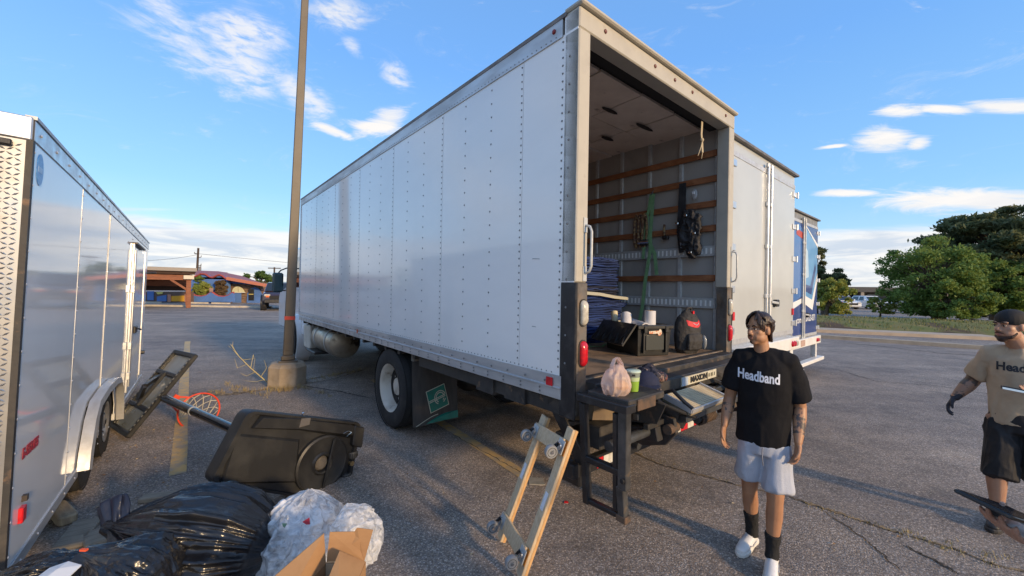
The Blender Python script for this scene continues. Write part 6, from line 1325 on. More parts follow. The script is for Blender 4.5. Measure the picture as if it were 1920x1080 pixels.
# cars
def car(label, p, rz, body_c, L_=4.5, H_=1.66, W_=1.85, wr=.34, lift=0.0, group='cars parked beyond the island', name='parked_car', rough=False):
    c = thing(name, p, label, 'car', group, rz=rz); bm_ = pm('car_paint_' + '_'.join('%02d' % int(x * 99) for x in body_c), body_c, .2, coat=.8)
    hl = L_ / 2; z0 = .26 + lift; low = [(-hl, z0 + .15), (-hl + .03, z0 + .55), (-hl + .25, z0 + .68), (-hl + 1.15, z0 + .78), (hl - .15, z0 + .80), (hl - .02, z0 + .6), (hl, z0 + .12), (hl - .1, z0), (-hl + .1, z0)]
    MB().prism(low, basis((0, W_ / 2, 0), (1, 0, 0), (0, 0, 1)), W_).build('body', bm_, c, bevel=.06)
    top = [(-hl + 1.0, z0 + .76), (-hl + 1.75, H_ + lift - .03), (-hl + 2.2, H_ + lift), (hl - .75, H_ + lift - .02), (hl - .12, z0 + .78)]
    k = len(top); wi = W_ / 2 - .04; wt = W_ / 2 - .20; f = lambda z: wi + (wt - wi) * (z - z0 - .76) / (H_ - .26 - .76)
    MB().loft([[(x, -f(z), z) for x, z in top], [(x, f(z), z) for x, z in top]]).build('cabin', bm_, c, bevel=.04)
    for s in (-1, 1):
        for a, b in ((.20, .50), (.54, .88)):
            xa, xb = -hl + 1.15 + (L_ - 1.5) * a, -hl + 1.15 + (L_ - 1.5) * b; zl, zh = z0 + .82, H_ + lift - .10
            q = [(xa, s * (f(zl) + .012), zl), (xb, s * (f(zl) + .012), zl), (xb - .12, s * (f(zh) + .012), zh), (xa + .22 * (a < .4), s * (f(zh) + .012), zh)]; MB().add(q + [(x, y - s * .02, z) for x, y, z in q], [(0, 1, 2, 3), (7, 6, 5, 4), (0, 4, 5, 1), (2, 6, 7, 3), (1, 5, 6, 2), (3, 7, 4, 0)]).build('side_window', glass_d, c)
        for x in (-hl + .85, hl - .85): wheel(c, (x, s * (W_ / 2 - .10), wr), wr, .22, 1, trim_rim, False, wr * .62).rotation_euler = (0, 0, s * pi / 2)
        MB().box(-hl - .01, -hl + .12, s * (W_ / 2 - .28) - .18, s * (W_ / 2 - .28) + .18, z0 + .45, z0 + .60).build('headlight', clearl, c, bevel=.03)
        MB().box(hl - .1, hl + .012, s * (W_ / 2 - .2) - .12, s * (W_ / 2 - .2) + .12, z0 + .5, z0 + .72).build('tail_light', red_l, c, bevel=.02)
        MB().box(-hl + 1.35, -hl + 1.5, s * (W_ / 2 + .0), s * (W_ / 2 + .17), z0 + .80, z0 + .95).build('wing_mirror', bm_, c, bevel=.03)
    ws = [(-hl + 1.04, z0 + .82), (-hl + 1.68, H_ + lift - .09)]; MB().add([(ws[0][0] - .02, -f(ws[0][1]) + .08, ws[0][1]), (ws[0][0] - .02, f(ws[0][1]) - .08, ws[0][1]), (ws[1][0] - .02, f(ws[1][1]) - .05, ws[1][1]), (ws[1][0] - .02, -f(ws[1][1]) + .05, ws[1][1])], [(0, 1, 2, 3)]).build('windscreen', glass_d, c)
    rs_ = [(hl - .17, z0 + .86), (hl - .66, H_ + lift - .09)]; MB().add([(rs_[0][0] + .03, -f(rs_[0][1]) + .08, rs_[0][1]), (rs_[0][0] + .03, f(rs_[0][1]) - .08, rs_[0][1]), (rs_[1][0] + .03, f(rs_[1][1]) - .05, rs_[1][1]), (rs_[1][0] + .03, -f(rs_[1][1]) + .05, rs_[1][1])], [(0, 1, 2, 3)]).build('rear_window', glass_d, c)
    MB().box(-hl - .015, -hl + .05, -.5, .5, z0 + .25, z0 + .5).build('grille', dark, c, bevel=.02); return c
for px, Y, lab, c, rz in ((1576, 50, 'white SUV parked left of the pair beyond the island', (.75, .76, .77), 1.45), (1628, 50, 'white SUV parked right of the pair beyond the island', (.75, .76, .77), 1.45), (1532, 47, 'dark car partly hidden beside the blue truck', (.03, .03, .035), -.62), (1705, 40, 'grey green pickup parked in the shade behind the round tree', (.22, .27, .26), -.62), (1835, 38, 'dark blue car in the shade beneath the pine', (.03, .04, .07), -.62)):
    p = at(px, 580, Y); car(lab, (p.x, p.y, 0), rz, c)

# ------------------------------------------------------------------ background on the left
YB = 38.0
def bl(px, py, Y=YB): return at(px, py, Y)
bb = thing('blue_building', Vector((bl(430, 560).x, YB, 0)), 'blue stucco building with a red roof and wavy parapet across the lot', 'building'); bo_ = bb.location
stucco = pm('blue_stucco', (.10, .21, .50), .85, col2=(.085, .18, .43), nscale=.8, bump=.2, bscale=8); redroof = pm('red_metal_roof', (.38, .10, .075), .55, col2=(.30, .075, .06), nscale=.7, stretch=(8, 1, 1)); redtrim = pm('red_trim', (.36, .07, .06), .7); brick = pm('tan_brick', (.26, .17, .11), .9, col2=(.16, .10, .065), nscale=3.5, nmix=(.45, .55), stretch=(.5, 1, 2.2), bump=.3, bscale=9)
Q = lambda px, py, Y=YB: bl(px, py, Y) - bo_
def wall_poly(pix, Y, th, mat, name, par=bb):
    P = [Q(*p, Y) for p in pix]; k = len(P); return MB().add(P + [p + Vector((0, th, 0)) for p in P], [tuple(range(k)), tuple(range(2 * k - 1, k - 1, -1))] + [(i, (i + 1) % k, k + (i + 1) % k, k + i) for i in range(k)]).build(name, mat, par)
wave = [(353, 522), (370, 518), (378, 514), (386, 515), (394, 520), (400, 521), (408, 517), (413, 516), (419, 519), (424, 523), (427, 524)]
wall_poly(wave + [(427, 570), (353, 570)], YB, .4, stucco, 'front_wall')
MB().tube([Q(x, y - .6) + Vector((0, -.05, 0)) for x, y in wave], .10, 6).build('parapet_trim', redtrim, bb, smooth=60)
wall_poly([(427, 523), (432, 523), (493, 535), (493, 569), (427, 570)], YB + .6, .4, brick, 'brick_wall')
wall_poly([(428, 523), (434, 523), (493, 534.5), (493, 535.5), (440, 531.5), (428, 532)], YB + .55, .04, stucco, 'gable_band')
wall_poly([(436, 548), (452, 548), (452, 568), (436, 569)], YB + .5, .05, stucco, 'blue_panel')
wall_poly([(462, 569), (464, 550), (470, 541), (478, 538), (485, 541), (490, 550), (491, 569)], YB + .5, .08, stucco, 'arch_panel')
dr3 = wall_poly([(466, 542), (475.5, 542), (475.5, 563), (466, 563)], YB + .42, .06, pm('door_dark', (.03, .03, .03), .3), 'door'); wall_poly([(466, 551), (475, 551), (475, 552.5), (466, 552.5)], YB + .40, .02, pm('door_rail_yellow', (.6, .5, .15), .5), 'door_rail', dr3)
aw = [(435, 548), (435.5, 544), (438, 540), (442, 537.5), (446, 536.8), (450, 538), (454, 541), (457, 545), (458, 548)]
fw = wall_poly(aw, YB + .45, .08, pm('cream_fan_window', (.68, .66, .42), .6), 'fan_window'); wall_poly([(434, 548), (459, 548), (459, 549), (434, 549)], YB + .40, .1, white_paint, 'window_sill', fw)
wall_poly([(446, 538), (446.8, 538), (447.2, 547), (446.2, 547)], YB + .43, .02, pm('mullion', (.4, .38, .25), .6), 'mullion', fw)
def roofq(pix, name, mat): # pix: (x,y,depth)
    P = [bl(x, y, Y) - bo_ for x, y, Y in pix]; k = len(P); return MB().add(P + [p + Vector((0, 0, -.18)) for p in P], [tuple(range(k)), tuple(range(2 * k - 1, k - 1, -1))] + [(i, (i + 1) % k, k + (i + 1) % k, k + i) for i in range(k)]).build(name, mat, bb)
roofq([(352, 519, YB), (428, 520.5, YB), (427, 511, YB + 6), (409, 508.5, YB + 6), (352, 506.5, YB + 6)], 'roof', redroof); roofq([(426, 521, YB - .3), (500, 533.5, YB - .3), (452, 517, YB + 6), (409, 508.5, YB + 6)], 'roof', redroof)
MB().bar(Q(426, 522, YB - .4), Q(500, 535, YB - .4), .3, .28).build('fascia', pm('orange_fascia', (.55, .20, .12), .6), bb)
wall_poly([(353, 522), (354, 522), (354, 570), (353, 570)], YB + .5, 7, stucco, 'side_wall'); wall_poly([(492, 535), (493, 535), (493, 569), (492, 569)], YB + 1.1, 6, brick, 'side_wall')
for px, py in ((364, 516), (435, 523.5), (494, 533)): MB().box(-.12, .12, -.3, 0, -.06, .06).build('flood_light', white_paint, bb).location = Q(px, py, YB - .05)
# wavy garden wall
gw = thing('garden_wall', Vector((bl(395, 560).x, YB - 1.5, 0)), 'low blue garden wall with scalloped red coping before the blue building', 'wall'); bo_ = gw.location
sc_ = [(353, 548), (358, 550), (363, 554), (370, 555.5), (378, 556), (386, 554), (391, 551), (395, 547.5), (399, 550), (403, 553), (410, 556), (420, 556.5), (428, 554), (434, 549.5), (437, 549)]
wall_poly(sc_ + [(437, 566), (353, 566)], YB - 1.5, .25, stucco, 'wall', gw); MB().tube([Q(x, y - .3, YB - 1.5) + Vector((0, .1, 0)) for x, y in sc_], .10, 6).build('coping', redtrim, gw, smooth=60)
MB().box(-.1, .1, -.1, .1, 0, .35).build('finial', pm('finial_tan', (.4, .25, .2), .7), gw).location = Q(396, 547, YB - 1.5)
# shrubs and tree by it
def lplace(name, label, pxb, x0, x1, y0, y1, Y, nleaf, ls, mat, seed, **kw):
    base = at(pxb, 570, Y); base.z = 0; c0 = at((x0 + x1) / 2, (y0 + y1) / 2, Y); w_, hh_ = sized(x0, x1, y0, y1, Y); c = (c0.x - base.x, 0, c0.z)
    return tree(name, label, base, c0.z + hh_ / 2, (c, (w_ / 2 * .85, w_ / 2 * .7, hh_ / 2 * .9)), nleaf, ls, mat, seed, **kw)
lplace('shrub', 'bright green clipped shrub behind the garden wall', 379, 362, 399, 528, 558, 37.6, 9000, .06, YELL, 21, clumps=90, trunk_r=.05, th=.1, group='shrubs', cat='shrub')
lplace('shrub', 'taller green shrub rising behind the clipped one', 374, 363, 383, 514, 540, 37.9, 2200, .07, GREEN, 22, clumps=24, trunk_r=.05, th=.1, group='shrubs', cat='shrub')
lplace('shrub', 'brownish dry shrub behind the garden wall on the right', 413, 401, 426, 521, 558, 37.6, 8000, .06, leaf_mat('leaf_brown', (.15, .10, .055), (.20, .14, .08), (.09, .065, .04)), 23, clumps=80, trunk_r=.05, th=.1, group='shrubs', cat='shrub')
lplace('broadleaf_tree', 'round green tree right of the blue building', 490, 452, 522, 504, 562, 46, 9000, .12, leaf_mat('leaf_mid', (.06, .12, .03), (.11, .18, .05), (.035, .075, .02)), 24, clumps=60, trunk_r=.25, th=.2)
# timber shelter
sh_ = thing('timber_shelter', Vector((bl(353, 576, 29).x, 29, 0)), 'brown timber open shelter with a flat roof behind the trailer end', 'shelter', rz=YAW); bo_ = sh_.location
tim = pm('stained_timber', (.26, .085, .035), .65, col2=(.17, .055, .025), nscale=2, stretch=(1, 1, 4)); timd = pm('dark_timber_and_shade', (.045, .022, .014), .8)
grr = pm('grey_roof_edge', (.30, .27, .24), .7)
def sb(x0, x1, y0, y1, z0, z1, mat, name, bv=.01): return MB().box(x0, x1, y0, y1, z0, z1).build(name, mat, sh_, bevel=bv)
sb(-12, .45, -.5, 5.2, 2.66, 2.92, grr, 'roof'); sb(-12, .35, -.30, -.12, 2.44, 2.655, timd, 'upper_board'); sb(-12, .2, -.10, .08, 2.02, 2.43, tim, 'beam'); sb(-12, .1, 4.6, 4.8, 1.2, 2.65, timd, 'shade_board'); sb(-12, .1, 4.3, 4.5, 1.55, 2.0, tim, 'rear_beam')  # back sheet is added; its dark timber tone stands for the shaded interior
for x in (0, -4.2, -8.4):
    for y in (0, 4.4): sb(x - .14, x + .14, y - .09, y + .09, 0, 2.02 if y == 0 else 1.55, tim, 'post')
MB().bar((-1.0, 0, 2.05), (-.12, 0, 1.35), .12, .14).build('brace', tim, sh_)
sb(-.3, .3, -.3, -.11, 2.10, 2.38, pm('cream_box', (.6, .55, .45), .6), 'lamp_box')
for i in range(6): sb(-10.5 + 2 * i, -10.38 + 2 * i, -.3, 4.6, 2.50, 2.655, timd, 'rafter')
mu = thing('mural_wall', Vector((bl(300, 560, 36.0).x, 36.0, 0)), 'low painted wall with blue and yellow panels inside the shelter', 'wall'); bo_ = mu.location
wall_poly([(270, 547), (360, 547), (360, 567), (270, 567)], 36.0, .2, pm('mural_base', (.14, .09, .07), .8), 'wall', mu); wall_poly([(318, 555), (346, 554), (347, 565), (318, 565)], 35.95, .04, pm('mural_yellow', (.75, .36, .015), .6), 'yellow_panel', mu); wall_poly([(276, 546), (288, 546), (288, 563), (276, 563)], 35.95, .04, stucco, 'blue_panel', mu); wall_poly([(294, 556), (312, 553), (312, 565), (294, 565)], 35.95, .04, stucco, 'blue_panel', mu); wall_poly([(314, 552), (320, 552), (320, 566), (314, 566)], 35.9, .06, pm('mural_pink', (.5, .25, .18), .7), 'pillar', mu); wall_poly([(346, 552), (350, 552), (350, 566), (346, 566)], 35.9, .06, MATS['mural_pink'], 'pillar', mu); wall_poly([(292, 548), (306, 547), (304, 551), (296, 552)], 35.93, .03, pm('mural_lemon', (.7, .6, .15), .6), 'yellow_motif', mu)
# wheel stops
for k, (px, py, Y, w_) in enumerate(((372, 566, 35.4, 1.7), (414, 566, 35.4, 1.6), (285, 565, 35.0, 1.6), (375, 573.5, 30.6, 2.4), (420, 574, 30.4, 2.3), (473, 573.5, 30.6, 3.0), (305, 574.5, 30.2, 3.6))):
    p = at(px, py, Y); labs = ['wheel stop at the garden wall, left one', 'wheel stop at the garden wall, right one', 'wheel stop before the blue mural panel', 'pale wheel stop just right of the shelter post', 'pale wheel stop in the middle of the front row', 'pale wheel stop at the right end of the front row', 'long pale wheel stop below the shelter']
    t = thing('wheel_stop', (p.x, p.y, 0), labs[k], 'wheel stop', 'concrete wheel stops across the lot'); MB().prism([(-.09, 0), (.09, 0), (.06, .13), (-.06, .13)], basis((-w_ / 2, 0, 0), (0, 1, 0), (0, 0, 1)), w_).build('block', pm('pale_stop', (.60, .52, .40), .9, col2=(.48, .42, .33), nscale=3), t)
# utility poles and wires
for k, (px, y0, Y, lab) in enumerate(((367, 465, 58, 'dark utility pole with hanging hardware behind the blue building'), (513.5, 501, 70, 'distant utility pole with one cross arm above the round tree'))):
    b = at(px, 560, Y); zt_ = at(px, y0, Y).z; up_ = thing('utility_pole', (b.x, b.y, 0), lab, 'utility pole'); bw_ = pm('creosote_pole', (.07, .05, .04), .9)
    MB().cyl((0, 0, 0), (0.25 if k == 0 else 0, 0, zt_), .17, .13, 9).build('shaft', bw_, up_, smooth=60)
    if k == 0:
        for z, s in ((zt_ - .9, -1), (zt_ - 1.4, 1), (zt_ - 2.6, 1), (zt_ - 2.8, 1)): MB().tube([(.2, 0, z), (.2 + s * .45, 0, z + .05), (.2 + s * .5, 0, z + .3)], .05, 5).build('bracket', bw_, up_)
        MB().cyl((.55, 0, zt_ - 3.4), (.55, 0, zt_ - 2.8), .16, n=10).build('transformer', pm('grey_can', (.2, .2, .21), .5), up_, smooth=40)
    else: MB().box(-1.1, 1.1, -.06, .06, zt_ - .25, zt_ - .1).build('cross_arm', bw_, up_)
for k, (a, b) in enumerate((((365, 475, 58), (1100, 515, 90)), ((368, 478, 58), (120, 470, 64)))):
    A, B = at(*a), at(*b); w_ = thing('power_line', (A.x, A.y, 0), ['thin power line running right from the utility pole', 'thin power line running left from the utility pole'][k], 'power line'); MB().tube([A.lerp(B, i / 16) - Vector((A.x, A.y, 0)) - Vector((0, 0, 1.2 * 4 * (i / 16) * (1 - i / 16))) for i in range(17)], .022, 4).build('cable', dark, w_)
# dark off-road vehicle
p = at(523, 578, 29.5); jp = car('dark lifted off-road SUV with big tyres parked beyond the light pole', (p.x, p.y, 0), pi / 2 + .50 + pi * 0, (.035, .02, .03), 4.4, 1.70, 1.85, .48, .28, None, 'off_road_car')
MB().box(-2.45, -2.2, -.8, .8, .55, .80).build('winch_bumper', blackp, jp, bevel=.03)
for s in (-1, 1): MB().box(-2.22, -2.19, s * .62 - .10, s * .62 + .10, .93, 1.05).build('indicator', pm('amber_lens', (.7, .15, .03), .3), jp)
for s in (-1, 1):
    for x in (-1.35, 1.35): MB().lathe([(.50, -.14), (.60, -.14), (.60, .14), (.50, .14)], (x, s * .92, .50), (0, 1, 0), 22, closed=True).build('fender_flare', blackp, jp, smooth=40)
# far trees that close the view (seen in the gaps and in the glossy panels)
far = [(-75, 60, 6, POPL, 31, 'distant tree far left beyond the lot'), (-95, 30, 9, POPL, 32, 'tall poplar far left, seen as a reflection in the trailer'), (-101, 34, 10, POPL, 33, 'second tall poplar far left beside the first'), (-88, 46, 7, GREEN, 34, 'broad tree far left between poplars and shelter')]
for x, y, h, mt, sd_, lab in far: tree('broadleaf_tree', lab, (x, y, 0), h, ((0, 0, h * .56), (h * (.18 if mt is POPL else .4), h * .2, h * .42)), 2500, .22, mt, sd_, clumps=30, trunk_r=.2, group='far trees')
hl_ = MB(); N_ = 90
hl_.add([(520 * sin(t), 520 * cos(t), z) for t, zz in ((-2.9 + 5.8 * i / N_, 4.0 + 1.5 * sin(i * .37) + .8 * sin(i * .91 + 1) + .4 * sin(i * 2.3)) for i in range(N_ + 1)) for z in (-1, zz)], [(2 * i, 2 * i + 2, 2 * i + 3, 2 * i + 1) for i in range(N_)])
hl_.build('hills', pm('far_hills', (.14, .17, .16), .95, col2=(.10, .13, .10), nscale=.05), kind='structure')

# ------------------------------------------------------------------ people
def skin_mat(name, c, c2, tattoo=False):
    m = pm(name, c, .48, col2=c2, nscale=9, nmix=(.4, .7), subs=.08, bump=.05, bscale=90)
    return m
def tat_mat(name, c, ink, scale=16):
    return pm(name, c, .5, col2=ink, nscale=scale, nmix=(.50, .56), detail=3.0)
def hand(m, wrist, d, nrm, thumb, curl=.5, s=1.0, spread=.1, tcurl=.4):
    """palm with five separate bent fingers; d: finger direction, nrm: towards the palm side, thumb: side of the thumb"""
    W_, d, nrm = Vector(wrist), Vector(d).normalized(), Vector(nrm); nrm = (nrm - d * nrm.dot(d)).normalized(); th = Vector(thumb); th = (th - d * th.dot(d) - nrm * th.dot(nrm)).normalized()
    limb(m, [W_ - d * .01, W_ + d * .03 * s, W_ + d * .065 * s, W_ + d * .088 * s], [(.026 * s, .018 * s), (.036 * s, .016 * s), (.042 * s, .015 * s), (.040 * s, .012 * s)], th, 14, .3)
    for k, (off, ln) in enumerate(((.031, .070), (.0105, .078), (-.0105, .073), (-.031, .057))):
        p = W_ + d * (.082 - abs(off) * .12) * s + th * off * s; dd = (d + th * off / .03 * spread).normalized(); pts = [p - dd * .02]; rad = [.0095 * s]
        c = curl * (1 + .12 * k); ang = 0
        for seg, f in ((.46, .7), (.30, 1.0), (.24, .8)):
            ang += c * f; q = (dd * cos(ang) + nrm * sin(ang)); pts.append(p.copy()) if len(pts) == 1 else None; p = p + q * ln * seg * s; pts.append(p.copy())
        limb(m, pts, [.0095 * s, .0098 * s, .0090 * s, .0082 * s, .0070 * s][:len(pts)], th, 10, .8)
    p = W_ + d * .022 * s + th * .026 * s; t1 = (d * .62 + th * .72 + nrm * .25).normalized(); t2 = (d * .9 + th * .25 + nrm * tcurl).normalized(); t3 = (d * .9 + nrm * (tcurl + .25)).normalized()
    limb(m, [p - t1 * .015, p + t1 * .032 * s, p + t1 * .032 * s + t2 * .030 * s, p + t1 * .032 * s + t2 * .030 * s + t3 * .024 * s], [.016 * s, .013 * s, .0108 * s, .008 * s], nrm, 10, .8)
def head(m, C, hf, hu, s=1.0):
    hf = Vector(hf).normalized(); hu = Vector(hu); hu = (hu - hf * hu.dot(hf)).normalized(); hr = hf.cross(hu); M = Matrix((hr, hf, hu)).transposed(); C = Vector(C)
    def P(x, y, z): return C + M @ Vector((x * s, y * s, z * s))
    def E(c, r): m.ell(P(*c), [q * s for q in r], 18, 12, M)
    E((0, -.012, .035), (.075, .094, .082)); E((0, .020, -.030), (.064, .071, .082)); E((0, .058, -.086), (.030, .027, .024)); E((0, .03, -.070), (.048, .052, .038))
    for q in (-1, 1):
        E((q * .038, .047, -.018), (.024, .026, .026)); E((q * .076, -.010, -.008), (.010, .020, .032)); E((q * .012, .099, -.028), (.011, .011, .009)); E((q * .030, .076, .031), (.025, .012, .009)); E((q * .043, .018, -.055), (.022, .050, .036)); E((q * .030, .056, -.050), (.022, .026, .030))
    limb(m, [P(0, .084, .020), P(0, .097, -.005), P(0, .108, -.024)], [.009 * s, .011 * s, .012 * s])
    E((0, .088, -.051), (.023, .010, .007)); E((0, .085, -.063), (.020, .011, .008))
    return P, M
def face_bits(par, org, P, M, s, browm, lipm, beard=None):
    inv = lambda p: p - org
    for q in (-1, 1):
        e = MB().ell(inv(P(q * .031, .0785, .008)), [.0115 * s, .009 * s, .0052 * s], 12, 8, M).build('eye', pm('eye_white', (.62, .58, .54), .25), par, smooth=180)
        MB().ell(inv(P(q * .031 - .0015, .0865, .008)), [.0055 * s, .0035 * s, .006 * s], 10, 6, M).build('iris', pm('iris_dark', (.02, .012, .01), .2), e, smooth=180)
        MB().tube([inv(P(q * .013, .0885, .028)), inv(P(q * .030, .0905, .034)), inv(P(q * .048, .079, .028))], [.004 * s, .0048 * s, .003 * s], 6).build('eyebrow', browm, par, smooth=180)
        MB().tube([inv(P(q * .018, .0885, .012)), inv(P(q * .031, .0905, .0165)), inv(P(q * .044, .083, .012))], .0022 * s, 5).build('eyelash', browm, par, smooth=180)
    MB().ell(inv(P(0, .0925, -.052)), [.021 * s, .007 * s, .0045 * s], 12, 6, M).build('lip', lipm, par, smooth=180); MB().ell(inv(P(0, .0905, -.062)), [.018 * s, .008 * s, .006 * s], 12, 6, M).build('lip', lipm, par, smooth=180)
def frame(facing):
    f = Vector(facing).normalized(); return math.atan2(f.x, -f.y)      # local -Y faces 'facing'
def assign_near(me, idx, p0, p1, rad, t0=.1, t1=.9):
    p0, p1 = np.array(p0), np.array(p1); d = p1 - p0; L2 = d @ d; n = len(me.polygons); c = np.empty(n * 3, np.float32); me.polygons.foreach_get('center', c); c = c.reshape(-1, 3); mi = np.empty(n, np.int32); me.polygons.foreach_get('material_index', mi)
    t = ((c - p0) @ d) / L2; dist = np.linalg.norm(c - (p0 + t[:, None] * d), axis=1); mi[(t > t0) & (t < t1) & (dist < rad)] = idx; me.polygons.foreach_set('material_index', mi)
def chest_text(sh_me, s, size, x, z, mat, par, offset, sx=1.0, tilt=0.0):
    bv = BVHTree.FromPolygons([v.co for v in sh_me.vertices], [p.vertices for p in sh_me.polygons]); me = text_mesh(s, size, offset, 0.0)
    bm = bmesh.new(); bm.from_mesh(me); bmesh.ops.triangulate(bm, faces=bm.faces)
    bmesh.ops.subdivide_edges(bm, edges=[e for e in bm.edges if e.calc_length() > size * .25], cuts=2, use_grid_fill=False)
    for v in bm.verts:
        px, pz = v.co.x * sx, v.co.y + v.co.x * tilt; h = bv.ray_cast(Vector((x + px, -1.0, z + pz)), Vector((0, 1, 0)))
        v.co = Vector((x + px, (h[0].y if h[0] else -.1) - .0035, z + pz))
    bmesh.ops.triangulate(bm, faces=bm.faces); bm.to_mesh(me); bm.free(); me.materials.clear(); me.materials.append(mat); link('chest_lettering', me, par, fix=False)
def shoe(par, heel, toe, ankle, white_m, sole_m, name='shoe', s=1.0):
    h, t_ = Vector(heel), Vector(toe); d = (t_ - h); ln = d.length; d.normalize(); side = d.cross(Vector((0, 0, 1))).normalized(); up = side.cross(d)
    sh = thing(name, (0, 0, 0), None, None); sh.parent = par
    out = [(0, .030), (.1, .038), (.35, .036), (.6, .046), (.8, .047), (.93, .034), (1, .012)]
    poly = [h + d * ln * u + side * w * s for u, w in out] + [h + d * ln * u - side * w * s for u, w in out[::-1]] + [h - d * .006 - side * .012, h - d * .006 + side * .012]
    MB().loft([[p for p in poly], [p + up * .030 for p in poly]]).build('sole', sole_m, sh, bevel=.006)
    m = MB(); limb(m, [h + d * .03 * s + up * .04, h + d * ln * .3 + up * .055, h + d * ln * .62 + up * .045, h + d * (ln - .035) + up * .036], [(.036 * s, .028), (.040 * s, .042), (.044 * s, .034), (.038 * s, .022)], side, 16, .8)
    A = Vector(ankle); limb(m, [h + d * ln * .2 + up * .055, h.lerp(A, .5) * .0 + (h + d * ln * .2 + up * .055).lerp(A, .75)], [(.042 * s, .044), (.042 * s, .046)], side, 16, .4)
    mesh_obj('upper', fuse(m, .007, 2), white_m, sh)
    for k in range(5):
        c = h + d * ln * (.36 + .075 * k) + up * (.098 - .010 * k); MB().tube([c - side * .026 - up * .012, c + up * .002, c + side * .026 - up * .012], .004, 5).build('lace', white_m, sh, smooth=180)
    MB().tube([h + d * ln * .25 - side * .040 * s + up * .045, h + d * ln * .5 - side * .046 * s + up * .040, h + d * ln * .62 - side * .046 * s + up * .055], .004, 5).build('side_stripe', pm('shoe_grey', (.45, .46, .48), .5), sh, smooth=180); return sh

# man in the black shirt
fac1 = Vector((-.55, -.83, 0)); man = thing('person', (1.715, 2.66, 0), 'person in a black lettered t-shirt and pale shorts walking beside the truck', 'person', rz=frame(fac1)); O0 = Vector((0, 0, 0))
sk1 = skin_mat('skin_tan', (.43, .225, .125), (.36, .18, .10)); tt1 = tat_mat('skin_tattooed', (.42, .22, .125), (.09, .07, .065), 17)
lipm1 = pm('lip_tone', (.34, .14, .10), .45)
m = MB()
HC = Vector((-.045, -.045, 1.557)); hd1 = Vector((-.62, -.78, -.04))
P1, M1 = head(m, HC, hd1, (.03, .05, 1), .91)
limb(m, [(-.025, .0, 1.36), (-.03, -.010, 1.44), (-.04, -.02, 1.50)], [(.058, .055), (.051, .051), (.050, .053)], (1, 0, 0))
limb(m, [(0, 0, .80), (0, 0, 1.0), (0, .0, 1.2), (-.005, .01, 1.32), (-.01, .01, 1.365)], [(.15, .10), (.14, .095), (.155, .095), (.12, .06), (.06, .045)], (1, 0, 0), 18)
RS, RE, RW = Vector((-.180, .01, 1.330)), Vector((-.235, .03, 1.06)), Vector((-.262, -.07, .875))
LS, LE, LW = Vector((.165, .01, 1.330)), Vector((.212, .045, 1.055)), Vector((.200, -.06, .845))
for S, Eb, Wr in ((RS, RE, RW), (LS, LE, LW)):
    limb(m, [S, S.lerp(Eb, .45), Eb, Eb.lerp(Wr, .3), Eb.lerp(Wr, .75), Wr], [.040, .046, .042, .044, .034, (.031, .024)])
hand(m, RW, (-.05, -.20, -1), (.9, -.3, 0), (.2, -1, 0), .42); hand(m, LW, (-.10, -.10, -1), (-.9, -.3, 0), (-.2, -1, 0), .55)
RH, RK, RA = Vector((-.085, .0, .82)), Vector((-.092, .03, .44)), Vector((-.075, .13, .115))
LH, LK, LA = Vector((.080, .0, .82)), Vector((.070, -.08, .45)), Vector((.055, -.06, .10))
for Hh, K_, A_ in ((RH, RK, RA), (LH, LK, LA)):
    limb(m, [Hh, Hh.lerp(K_, .5), K_ + Vector((0, 0, .05)), K_, K_.lerp(A_, .3) + Vector((0, .012, 0)), K_.lerp(A_, .75), A_], [.082, .070, .057, .052, .055, .038, .034])
me = fuse(m, .0058, 5); bmats = [sk1, tt1]; body = mesh_obj('body', me, bmats, man); assign_near(me, 1, LE, LW, .07, .05, .75); assign_near(me, 1, RE, RW, .07, .25, .55)
hairm = pm('dark_brown_hair', (.022, .013, .010), .42, col2=(.045, .024, .018), nscale=30, stretch=(1, 1, .2), bump=.5, bscale=70, bdist=.01)
face_bits(man, O0, P1, M1, .91, hairm, lipm1)
MB().tube([P1(-.022, .094, -.044), P1(0, .100, -.041), P1(.022, .094, -.044)], [.002, .0036, .002], 5).build('moustache', hairm, man, smooth=180)
MB().ell(P1(0, .088, -.088), (.010, .005, .008), 10, 6, M1).build('goatee', hairm, man, smooth=180)
m = MB()     # curtain fringe, longer at the nape
def hp(a, e, r=1.0):     # point on the hair shell, a: azimuth from the front, e: elevation
    return P1(.083 * r * sin(a) * cos(e), -.014 + .103 * r * cos(a) * cos(e), .036 + .092 * r * sin(e))
hr_ = random.Random(4)
m.ell(P1(0, -.026, .046), (.074, .080, .078), 20, 14, M1)
for i in range(96):
    a = -pi + 2 * pi * (i + .5) / 96 + hr_.uniform(-.03, .03); fr = abs(a) < 1.05
    if abs(a) < .40: continue
    e_end = ((.42 if abs(a) < .62 else .12 if abs(a) < .8 else -.22) if fr else (-.45 if abs(a) < 1.9 else -1.0)) + hr_.uniform(-.10, .10)
    if 1.15 < abs(a) < 1.75: e_end = .08 + hr_.uniform(-.05, .05)
    sg = 1 if a > 0 else -1; pts = []; rad = []
    for j in range(7):
        u = j / 6; e = 1.45 + (e_end - 1.45) * u; aa = sg * .12 + (a - sg * .12) * min(1, u * 1.5); pts.append(hp(aa, e, 1.0 + (.05 + .03 * hr_.random()) * sin(u * pi) + (.07 * u if fr else .02))); rad.append((.0095 - .005 * u))
    limb(m, pts, rad, None, 8)
for i in range(12):
    a = pi + (i - 5.5) * .16; limb(m, [hp(a, -.3, 1.0), hp(a, -.75, 1.03), P1(.060 * sin(a), -.085 + .012 * hr_.random(), -.075 - .02 * hr_.random())], [.014, .014, .007], None, 8)
mesh_obj('hair', fuse(m, .0032, 0), hairm, man)
